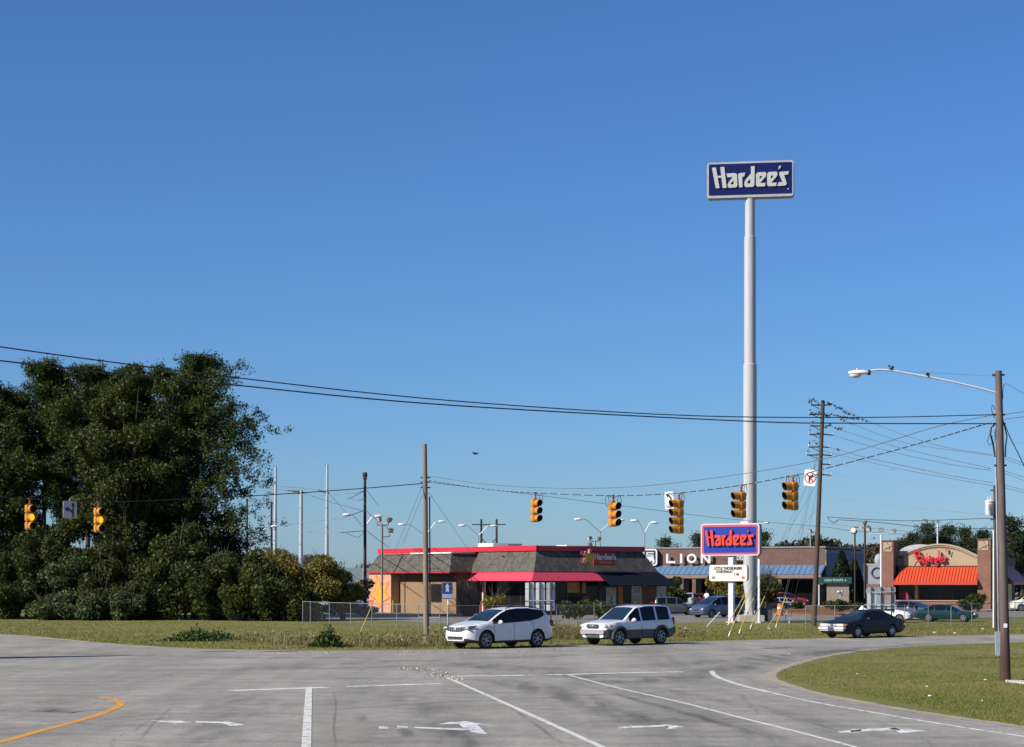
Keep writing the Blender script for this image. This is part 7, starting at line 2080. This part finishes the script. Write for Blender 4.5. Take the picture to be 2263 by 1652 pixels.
def pine(x, y, h, base, r, label, nbr=58, tufts=16, need=17, side=None, m=None, r0=0.24, group='tall pines in the roadside wood', sizes=1.0):
    t = thing('pine_tree', label, 'tree', (x, y, 0), 0, group)
    tp = trunk_pts(h * 0.97)
    tr = MB().tube(tp, [r0 * (1 - 0.85 * i / (len(tp) - 1)) for i in range(len(tp))], 8)
    cents, dirs = [], []
    def at(z):
        k = min(len(tp) - 1.001, z / (h * 0.97) * (len(tp) - 1)); i = int(k)
        return tp[i].lerp(tp[i + 1], k - i)
    for i in range(nbr):
        u = (i + random.random()) / nbr
        z = base + (h - base) * u ** 0.9
        a = random.uniform(0, 2 * math.pi)
        prof = math.sin(math.pi * (0.22 + 0.78 * u) ** 0.9) ** 0.6 if u < 0.97 else 0.3
        L = r * max(0.22, prof) * random.uniform(0.6, 1.12)
        if side is not None:
            L *= 0.72 + 0.45 * max(0, math.cos(a - side))
        p0 = at(z)
        rise = random.uniform(-0.05, 0.28) + 0.55 * max(0, u - 0.75) * 3
        d = Vector((math.cos(a), math.sin(a), rise)).normalized()
        p1 = p0 + d * L + Vector((0, 0, 0.12 * L))
        pm = p0 + d * L * 0.5 - Vector((0, 0, 0.05 * L))
        tr.tube([p0, pm, p1], [0.06 * (1 - u * 0.6), 0.04 * (1 - u * 0.6), 0.012], 5, cap=False)
        for k in range(tufts):
            s = random.uniform(0.12, 1.0) ** 0.8
            q = (p0.lerp(pm, s * 2) if s < 0.5 else pm.lerp(p1, s * 2 - 1))
            sp = 0.16 * L * (1.1 - 0.4 * s) + 0.12
            q = q + Vector((random.gauss(0, sp), random.gauss(0, sp), random.gauss(0, sp * 0.45) + 0.1))
            cents.append(q); dirs.append((d + Vector((0, 0, 0.5))).normalized())
    for k in range(tufts * 2):
        cents.append(tp[-1] + Vector((random.gauss(0, 0.5), random.gauss(0, 0.5), random.uniform(-1.2, 0.5)))); dirs.append(Vector((0, 0, 1)))
    C = np.array(cents); D = np.array(dirs)
    n = len(C)
    need = int(need * 1.35)
    C2 = np.repeat(C, need, 0) + rng.normal(0, 0.17 * sizes, (n * need, 3)); D2 = np.repeat(D, need, 0) * 0.35 + rdir(n * need)
    D2 /= np.linalg.norm(D2, axis=1, keepdims=True)
    Ln = rng.uniform(0.15, 0.30, (n * need, 1)) * sizes
    A = D2 * Ln
    B = perp(D2) * rng.uniform(0.05, 0.11, (n * need, 1)) * sizes
    tr.build('trunk', M_BARK, t, 60)
    quads_mesh('crown', C2 + A * 0.5, A, B, m or M_PINE, t)
    return t

def leafy(name, x, y, clumps, n, size, label, m, group=None, trunk=True, th=None, r0=0.15, cat='tree', flatten=0.0, limbs=10, bare=0):
    t = thing(name, label, cat, (x, y, 0), 0, group)
    C, d = clump_points(clumps, n)
    C[:, 2] = np.maximum(C[:, 2], 0.04)
    A = rdir(n); A[:, 2] *= (1 - flatten)
    s = np.clip(rng.lognormal(-0.12, 0.38, (n, 1)), 0.35, 2.0) * size
    B = perp(A) * s * 0.62
    quads_mesh('crown' if cat == 'tree' else 'foliage', C, A * s, B, m, t)
    tb = MB()
    top = max(c[2] for c in clumps)
    if trunk:
        tp = trunk_pts(th or top * 0.85, 0.25, 5)
        tb.tube(tp, [r0 * (1 - 0.75 * i / 5) for i in range(6)], 7)
        st_ = tp[2]
    else:
        st_ = Vector((0, 0, 0.0))
    for i in range(limbs):
        c = random.choice(clumps)
        p0 = st_ * random.uniform(0.5, 1.2) if trunk else Vector((random.gauss(0, 0.1), random.gauss(0, 0.1), 0))
        e = Vector((c[0], c[1], c[2])) + Vector((random.gauss(0, 0.3), random.gauss(0, 0.3), random.uniform(0, 0.5)))
        mid = p0.lerp(e, 0.5) + Vector((random.gauss(0, 0.12), random.gauss(0, 0.12), 0.1))
        tb.tube([p0, mid, e], [r0 * 0.35, r0 * 0.22, 0.012], 5, cap=False)
        for _ in range(bare):
            q = e + Vector((random.gauss(0, 0.4), random.gauss(0, 0.4), random.uniform(0.3, 1.3)))
            tb.tube([mid.lerp(e, random.random()), e.lerp(q, 0.6), q], [0.022, 0.014, 0.006], 4, cap=False)
    tb.build('trunk' if trunk else 'stem', M_BARK if m is not M_DRY else M_TWIG, t, 60)
    return t
def ball(cx, cy, cz, r, n, k=0.55, zmin=0.2, sq=0.85):
    """a crown as n overlapping clumps around a centre"""
    out = []
    for _ in range(n):
        v = Vector((random.gauss(0, 1), random.gauss(0, 1), random.gauss(0, 1))).normalized() * random.uniform(0.35, 0.85)
        q = r * k * random.uniform(0.65, 1.15)
        out.append((cx + v.x * r, cy + v.y * r, max(zmin, cz + v.z * r * sq), q, q, q * 0.8))
    return out

SS = F / 150.0
# tall pines of the wood on the left (each its own tree)
pine(at(432, 146), 146, 18.8, 4.4, 5.3, 'tall pine at the right edge of the wood with open drooping sprays', 80, 22, 28, side=0.1)
pine(at(372, 148), 148, 18.2, 6.5, 4.2, 'dark pine just left of the open pine with drooping sprays', 50, 21, 28)
pine(at(270, 150), 150, 18.6, 7.5, 4.2, 'rounded pine rising behind the big oak in the wood', 54, 21, 28)
pine(at(195, 149), 149, 18.6, 8.2, 4.0, 'bright green pine left of the big oak', 54, 21, 28)
pine(at(100, 150), 150, 19.0, 8.8, 3.8, 'tallest pine above the left traffic signal with bare trunk below', 52, 21, 28)
pine(at(38, 150), 150, 16.6, 7.5, 3.6, 'shorter dark pine left of the tallest pine', 50, 21, 28)
pine(at(-28, 149), 149, 17.6, 7.0, 3.9, 'leftmost pine cut by the photo edge', 50, 21, 28)
pine(at(150, 153), 153, 17.6, 7.5, 3.8, 'pine deep in the wood behind the two left signals', 44, 21, 28, m=M_PINE2)
pine(at(330, 152), 152, 18.0, 5.5, 4.2, 'pine deep in the wood behind the oak', 48, 21, 28, m=M_PINE2)
pine(at(-70, 152), 152, 19.0, 6.0, 4.4, 'pine outside the left photo edge', 44, 19, 26, m=M_PINE2)

# the big broadleaf tree with yellowish leaves
ok = []
for (px, py, r) in ((300, 850, 2.0), (250, 905, 2.4), (310, 930, 2.4), (200, 975, 2.2), (275, 1000, 2.6), (345, 985, 2.0), (185, 1060, 2.1), (250, 1080, 2.6), (325, 1060, 2.4), (170, 1140, 2.0), (240, 1150, 2.4), (320, 1140, 2.4), (385, 1090, 1.7)):
    ok += ball((px - 270) / SS, random.uniform(-1.6, 0.6), (1365 - py) / SS, r * 0.8, 4, 0.62)
leafy('oak_tree', at(270, 144.5), 144.5, ok, 46000, 0.20, 'big broadleaf tree with yellowish green leaves before the pines', M_OAK, None, True, 11, 0.3, limbs=26)

# understory, each shrub or small tree on its own
und = [
    ('shrub', -40, 146, 5.6, 3.0, M_UNDER, 7200, 'dark shrub mass under the leftmost pine'),
    ('shrub', 30, 144, 4.6, 2.6, M_UNDER, 6500, 'dark shrub below the left traffic signal'),
    ('small_tree', 95, 145, 7.6, 2.6, M_UNDER, 7600, 'leafy small tree under the arrow sign in the wood'),
    ('small_tree', 165, 143, 5.0, 2.5, M_VINE, 6500, 'vine covered small tree below the second traffic signal'),
    ('small_tree', 230, 142, 5.6, 2.3, M_OAK, 6500, 'yellow green small tree right of the second traffic signal'),
    ('small_tree', 300, 144, 7.2, 2.8, M_OAK, 8200, 'olive small tree in front of the pine trunks'),
    ('shrub', 350, 141, 4.4, 2.4, M_UNDER, 6500, 'dark green shrub at the grass edge below the olive tree'),
    ('small_tree', 410, 142, 6.6, 2.7, M_OAK, 8000, 'olive small tree at the foot of the open pine'),
    ('shrub', 470, 140, 4.9, 2.5, M_UNDER, 7000, 'broad dark shrub right of the open pine trunk'),
    ('shrub', 540, 138, 4.9, 2.6, M_OAK, 8000, 'olive shrub at the right end of the wood'),
    ('shrub', 600, 137, 3.9, 2.4, M_OAK, 7000, 'low olive shrub between the wood and the fence'),
    ('shrub', 280, 139.5, 2.2, 1.7, M_VINE, 3400, 'low leafy shrub at the grass edge under the big broadleaf tree'),
    ('shrub', 205, 139.5, 1.7, 1.6, M_VINE, 3000, 'low vine mound at the grass edge near the left signals'),
    ('shrub', 120, 140.5, 1.5, 1.9, M_VINE, 3000, 'spreading ground vine at the left edge of the wood'),
    ('small_tree', 480, 149, 9.0, 2.9, M_PINE2, 8000, 'dark small tree behind the broad shrub'),
    ('small_tree', 60, 151, 9.0, 3.2, M_UNDER, 9500, 'small tree filling the dark behind the left signal'),
    ('small_tree', 195, 149, 10.0, 3.0, M_UNDER, 10000, 'small tree filling the dark behind the second signal'),
    ('small_tree', 330, 149, 11.5, 3.1, M_UNDER, 11000, 'small tree in the dark behind the olive tree'),
    ('small_tree', -60, 151, 9.0, 3.4, M_UNDER, 7000, 'small tree in the dark behind the leftmost shrub'),
    ('shrub', 570, 141, 4.6, 2.2, M_AUTUMN, 6500, 'yellow green shrub between the olive shrubs and the autumn bushes'),
    ('shrub', 655, 136.5, 2.2, 1.8, M_OAK, 4200, 'low olive shrub at the left end of the fence'),
    ('small_tree', 10, 150, 8.4, 2.9, M_UNDER, 8000, 'small tree closing the gap under the two leftmost pines'),
    ('small_tree', 128, 150, 8.6, 2.6, M_UNDER, 8000, 'small tree closing the gap under the arrow sign'),
    ('small_tree', 425, 147, 9.5, 2.8, M_OAK, 9000, 'olive small tree around the foot of the open pine trunk'),
    ('small_tree', 255, 148, 9.0, 2.6, M_OAK, 8500, 'small olive tree close under the big broadleaf crown'),
]
for nm, px, Y, h, r, m_, n_, lb in und:
    cl = ball(0, 0, h * 0.5, r * 1.05, 17, 0.36, 0.3, h * 0.48 / r) + ball(0, 0, h * 0.25, r * 0.95, 8, 0.42, 0.3, 0.6) + ball(0, 0, h * 0.55, r * 1.2, 8, 0.17, 0.3, h * 0.5 / r)
    leafy(nm, at(px, Y), Y, cl, int(n_ * 1.9), 0.2, lb, m_, 'undergrowth of the roadside wood', nm == 'small_tree', None, 0.11, 'tree' if nm == 'small_tree' else 'shrub', limbs=14, bare=2)
# autumn bushes right of the wood
for px, Y, h, r, n_, lb in ((640, 139, 5.2, 2.4, 12000, 'yellow and rust autumn bush nearest the wood'), (702, 140, 5.0, 2.2, 11000, 'rust tipped autumn bush in the middle of its row'), (757, 141, 4.1, 1.6, 8000, 'yellow green autumn bush nearest the dark pole')):
    cl = ball(0, 0, h * 0.5, r, 12, 0.45, 0.3, h * 0.47 / r)
    leafy('autumn_bush', at(px, Y), Y, cl, n_, 0.19, lb, M_AUTUMN, 'autumn bushes behind the fence', False, None, 0.1, 'bush', limbs=16, bare=3)
# bare pale hedge and far wood on the left
cl = ball(0, 0, 1.8, 1.6, 7, 0.5)
leafy('shrub', at(788, 165), 165, cl, 2600, 0.25, 'pale leaved shrub beside the dark pole', M_RUST, None, False, None, 0.08, 'shrub')

M_FAR = leafmat('far_wood_leaves', [(0.06, 0.055, 0.055), (0.09, 0.075, 0.07), (0.075, 0.075, 0.06), (0.11, 0.09, 0.08)], 0.2, 0.9)
n = 15000
X = rng.uniform(at(560, 420), at(860, 420), n); Yv = 420 + rng.normal(0, 12, n)
hh = (5.6 + 1.6 * np.sin(X * 0.23) + 1.0 * np.sin(X * 0.61 + 1) + 1.3 * (X < at(760, 420)))
Z = hh * rng.random(n) ** 0.6
A = rdir(n) * rng.uniform(0.5, 1.1, (n, 1)); A[:, 2] *= 1.6
tag(quads_mesh('far_wood', np.stack([X, Yv, Z], 1), A, perp(A) * 0.28, M_FAR), 'distant grey brown bare wood on the horizon', 'wood', kind='stuff')

# pines and broadleaf trees behind the shops on the right: three kinds, copied
def far_tree(kind, label):
    if kind == 0:
        return pine(0, 0, 12.0, 4.5, 3.4, label, 30, 10, 9, m=M_PINE2, group='trees behind the shops', sizes=1.9)
    cl = ball(0, 0, 6.6, 3.4, 12, 0.5, 0.5, 1.1)
    return leafy('broadleaf_tree', 0, 0, cl, 3600, 0.55, label, M_RUST if kind == 1 else M_PINE2, 'trees behind the shops', True, 8, 0.2, limbs=12, bare=2 if kind == 1 else 0)
protos = {}
KL = {0: 'dark green pine in the tree line behind the shops', 1: 'rusty brown broadleaf tree in the tree line behind the shops', 2: 'rounded dull green tree in the tree line behind the shops'}
# (px, top y, distance, kind)
ftr = [(1468, 1189, 300, 0, 'lone loose pine rising above the brick store roof beside its emblem'), (1543, 1180, 300, 0, 'dense pine above the brick store roof at the low sign'), (1690, 1176, 310, 0, 'dark pine just right of the tall sign pole'),
       (1722, 1186, 330, 2, None), (1752, 1200, 330, 1, None), (1775, 1192, 340, 2, None), (1800, 1184, 320, 0, None), (1838, 1178, 320, 2, 'rounded tree right of the leaning utility pole'), (1862, 1186, 330, 1, None), (1886, 1196, 340, 2, None),
       (1905, 1190, 325, 1, None), (1934, 1186, 320, 1, 'rusty tree behind the left brick tower'), (1962, 1200, 335, 2, None), (1995, 1196, 320, 0, None), (2022, 1178, 320, 0, None), (2046, 1157, 315, 0, 'tallest pine above the arched front left of the slim lamp'),
       (2075, 1170, 320, 2, None), (2100, 1162, 318, 0, None), (2128, 1166, 325, 0, None), (2150, 1178, 330, 1, None), (2176, 1172, 318, 0, None), (2200, 1168, 322, 2, None), (2232, 1142, 300, 0, 'tall pine right of the big wooden pole'), (2258, 1158, 305, 2, 'tree at the right photo edge behind the pole'), (2290, 1150, 310, 0, None), (2085, 1185, 300, 1, None), (2015, 1205, 300, 2, None), (1700, 1205, 330, 2, None), (1735, 1210, 310, 1, None)]
for i, (px, ty, Y, k, lb) in enumerate(ftr):
    top = EYE + (YH - ty) / F * Y
    if k not in protos:
        protos[k] = far_tree(k, lb or KL[k]); o = protos[k]
    else:
        o = copy_thing(protos[k], (0, 0, 0), 0, lb or KL[k])
    o['label'] = lb or KL[k]
    o.location = (at(px, Y), Y, 0); o.rotation_euler = (0, 0, i * 2.1)
    hgt = 12.4 if k == 0 else 10.9
    s = top / hgt
    o.scale = (s * (1.15 if k else 1.05),) * 2 + (s,)
n = 26000
X = rng.uniform(at(1440, 345), at(2420, 345), n); Yv = 345 + rng.normal(0, 8, n)
hh = np.where(X > at(1665, 345), 8.4, 5.2) + 0.9 * np.sin(X * 0.4) + 0.7 * np.sin(X * 1.1 + 2)
A = rdir(n) * rng.uniform(0.6, 1.3, (n, 1))
tag(quads_mesh('far_wood', np.stack([X, Yv, hh * rng.random(n) ** 0.7], 1), A, perp(A) * 0.5, leafmat('right_wood_leaves', [(0.02, 0.03, 0.014), (0.04, 0.048, 0.02), (0.07, 0.055, 0.032)], 0.2)), 'dark low wood between the tree trunks behind the shops', 'wood', kind='stuff')

# shrubs and small trees of the parking lots
def shrub(px, Y, h, r, n_, m_, lb, nm='shrub', cat='shrub', group=None, trunk=False, size=0.22, bare=0, limbs=8):
    cl = ball(0, 0, h * 0.55, r, 9, 0.5, 0.12, h * 0.42 / r)
    return leafy(nm, at(px, Y), Y, cl, n_, size, lb, m_, group, trunk, None, 0.07, cat, bare=bare, limbs=limbs)
shrub(1497, 175, 3.3, 1.0, 3000, M_UNDER, 'narrow green tree right of the dark awning', 'small_tree', 'tree', None, True)
shrub(1588, 178, 3.9, 1.9, 5600, M_AUTUMN, 'yellow green tree behind the reader board', 'small_tree', 'tree', None, True)
shrub(1640, 176, 3.2, 1.3, 3000, M_AUTUMN, 'small olive tree just left of the tall sign pole', 'small_tree', 'tree', None, True)
shrub(1692, 172, 3.7, 1.5, 3200, M_OAK, 'thin olive tree right of the tall sign pole', 'small_tree', 'tree', None, True, bare=5, limbs=14)
for px, Y, h, r, lb in ((1760, 186, 1.0, 0.9, 'low shrub by the red car'), (1838, 180, 1.0, 0.8, 'round dark shrub before the kiosk left corner'), (1868, 178, 0.9, 0.8, 'round shrub before the kiosk right corner'), (1850, 170, 1.2, 0.7, 'dark shrub at the front of the straw bed'), (1895, 180, 0.8, 0.7, 'small shrub beside the lamp post base')):
    shrub(px, Y, h, r, 900, M_UNDER, lb, group='shrubs in the straw bed', size=0.18)
shrub(2160, 176, 1.6, 1.0, 1600, M_UNDER, 'dark shrub at the right brick tower', size=0.2)
shrub(2140, 174, 1.1, 0.9, 1200, M_UNDER, 'low shrub left of the right brick tower', size=0.18)
shrub(1340, 146, 1.1, 1.3, 2000, M_UNDER, 'dark foundation shrub under the poster windows', size=0.18)
shrub(1270, 143, 1.2, 1.3, 2000, M_UNDER, 'dark foundation shrub behind the sign backs', size=0.18)
shrub(1400, 148, 1.0, 1.2, 1800, M_UNDER, 'dark foundation shrub left of the awning posters', size=0.18)
shrub(1095, 140, 1.9, 1.0, 1300, M_AUTUMN, 'sparse yellowish shrub under the red awning', size=0.16, bare=2)
def cypress(px, Y, h, r, lb):
    t = thing('cypress_tree', lb, 'tree', (at(px, Y), Y, 0), 0, 'cone shaped evergreens by the kiosk')
    n = 5200
    u = rng.random(n) ** 0.8; a = rng.uniform(0, 2 * math.pi, n)
    rr = r * (1 - u) ** 0.75 * (0.75 + 0.3 * rng.random(n)) + 0.05
    C = np.stack([rr * np.cos(a), rr * np.sin(a), 0.2 + u * h], 1)
    A = rdir(n); A[:, 2] += 0.8; A *= 0.33
    quads_mesh('crown', C, A, perp(A) * 0.2, M_CONIFER, t)
    MB().tube([(0, 0, 0), (0, 0, h * 0.8)], [0.15, 0.03], 6).build('trunk', M_BARK, t)
cypress(1860, 212, 5.6, 1.7, 'taller dark cone shaped evergreen behind the kiosk')
cypress(1889, 214, 4.7, 1.4, 'shorter dark cone shaped evergreen right of the taller one')

cypress(0, 68.9, 9.3, 1.35, 'narrow evergreen outside the left photo edge, throwing its shadow on the road')
bpy.data.objects['cypress_tree.002'].location.x = -26.4

# bare shrub left of the red awning
t = thing('bare_shrub', 'leafless grey twiggy shrub before the red awning', 'shrub', (*g(1036, 1363), 0))
tw = MB()
for i in range(70):
    a = random.uniform(0, 6.28); s = random.uniform(0.15, 0.75)
    h = random.uniform(1.6, 3.0)
    e = Vector((math.cos(a) * s * 1.7, math.sin(a) * s * 1.2, h))
    p0 = Vector((math.cos(a) * 0.25, math.sin(a) * 0.25, 0)); mid = p0.lerp(e, 0.5) + Vector((math.cos(a) * 0.25, math.sin(a) * 0.2, 0))
    tw.tube([p0, mid, e], [0.03, 0.02, 0.006], 4, cap=False)
    for _ in range(4):
        q = mid.lerp(e, random.random()); tw.tube([q, q + Vector((random.gauss(0, 0.25), random.gauss(0, 0.25), random.uniform(0.2, 0.6)))], [0.013, 0.005], 4, cap=False)
tw.build('stem', M_TWIG, t)
cl = ball(0, 0, 0.5, 0.7, 6, 0.5, 0.15)
C, d = clump_points(cl, 500); A = rdir(500) * 0.16
quads_mesh('foliage', C, A, perp(A) * 0.1, M_DRY, t)

# verge: green weeds, tall dry weeds, rough grass
def weed(px, py, w, h, n_, m_, lb, blade=True, dry=0.3):
    x, y = g(px, py)
    t = thing('weed_clump', lb, 'weeds', (x, y, 0), 0, 'weed clumps on the verge')
    C = np.stack([rng.normal(0, w * 0.4, n_), rng.normal(0, w * 0.35, n_), np.zeros(n_)], 1)
    if blade:
        A = np.stack([rng.normal(0, 0.22, n_), rng.normal(0, 0.22, n_), np.ones(n_)], 1) * (h * rng.uniform(0.35, 1.0, (n_, 1)))
        quads_mesh('stem', C, A, perp(A) * 0.022, m_, t, tri=True)
        k = n_ // 2
        C2 = C[:k] + A[:k] * rng.uniform(0.5, 1.0, (k, 1)); A2 = rdir(k) * 0.15
        quads_mesh('foliage', C2, A2, perp(A2) * 0.07, m_, t)
    else:
        C[:, 2] = np.abs(rng.normal(0, h * 0.5, n_)) * np.exp(-(C[:, 0] / w) ** 2 * 2); A = rdir(n_) * 0.16
        quads_mesh('foliage', C, A, perp(A) * 0.1, m_, t)
        MB().tube([(0, 0, 0), (0.1, 0, h)], 0.015, 4).build('stem', M_TWIG, t)
M_WEED = leafmat('weed_leaves', [(0.02, 0.04, 0.008), (0.04, 0.075, 0.014), (0.08, 0.11, 0.025)], 0.3)
weed(432, 1417, 1.6, 0.42, 2200, M_WEED, 'dark green weed clump on the verge below the wood', False)
weed(475, 1415, 1.5, 0.34, 1500, M_WEED, 'smaller green weed clump right of the dark green one', False)
weed(725, 1431, 0.85, 0.62, 1700, M_WEED, 'tall green weed clump at the road left of the wooden pole', False)
for px, py, w, h, n_, lb in ((560, 1420, 1.6, 0.7, 420, 'tan weed clump right of the small green clump'), (645, 1425, 1.3, 1.1, 420, 'tall tan weed clump left of the tall green clump'), (690, 1428, 1.5, 0.8, 420, 'tan weeds just left of the tall green clump'), (800, 1430, 1.8, 0.85, 520, 'dry weeds under the yellow guard'),
                            (860, 1431, 1.6, 0.95, 520, 'dry weeds left of the wooden pole foot'), (905, 1430, 1.3, 1.0, 420, 'brown weeds at the wooden pole foot'), (965, 1428, 1.2, 1.25, 480, 'tall dry weeds between the pole and the white car'), (1238, 1412, 1.3, 1.5, 700, 'reddish tan weed clump between the two white cars'), (1262, 1414, 1.2, 0.9, 420, 'tan weeds before the second white car'),
                            (1500, 1408, 2.0, 0.7, 420, 'tan weeds behind the second white car'), (1530, 1404, 1.8, 0.6, 380, 'tan weeds left of the white guard post'), (1120, 1420, 2.2, 0.5, 420, 'dry weeds under the first white car')):
    weed(px, py, w, h * 0.75, int(n_ * 0.42), M_DRY, lb)
def lawn(name, n_, fn, h, wd, m_, lb):
    pts = np.array([fn() for _ in range(n_)])
    C = np.concatenate([pts, np.zeros((n_, 1))], 1)
    A = np.stack([rng.normal(0, 0.5, n_), rng.normal(0, 0.5, n_), np.ones(n_)], 1) * (h * rng.uniform(0.4, 1.2, (n_, 1)))
    tag(quads_mesh(name, C, A, perp(A) * wd, m_, tri=True), lb, 'grass', kind='stuff')
def corner():
    while True:
        px, py = random.uniform(1705, 2420), random.uniform(1424, 1612)
        if py < 1500:
            if px > 1712 + ((1494 - py) / 70) ** 2 * 300 + 8: return g(px, py)
        elif py < 1497 + (px - 1706) * 0.2: return g(px, py)
lawn('grass', 60000, corner, 0.05, 0.014, M_BLADE, 'short mown grass of the right corner')
def verge():
    px = random.uniform(-60, 2330)
    top = 1362 + max(0, min(1, (px - 300) / 600)) * 16
    k = random.random() ** 0.7
    fe = np.interp(px, [-60, 0, 100, 250, 400, 560, 980, 1300, 1500, 1800, 2263, 2400], [1396, 1401, 1409, 1423, 1432, 1436, 1435, 1425, 1418.5, 1410, 1401, 1399])
    return g(px, top + (fe - top) * k)
lawn('grass', 70000, verge, 0.075, 0.035, M_BLADE, 'uneven rough grass of the verge along the fence')
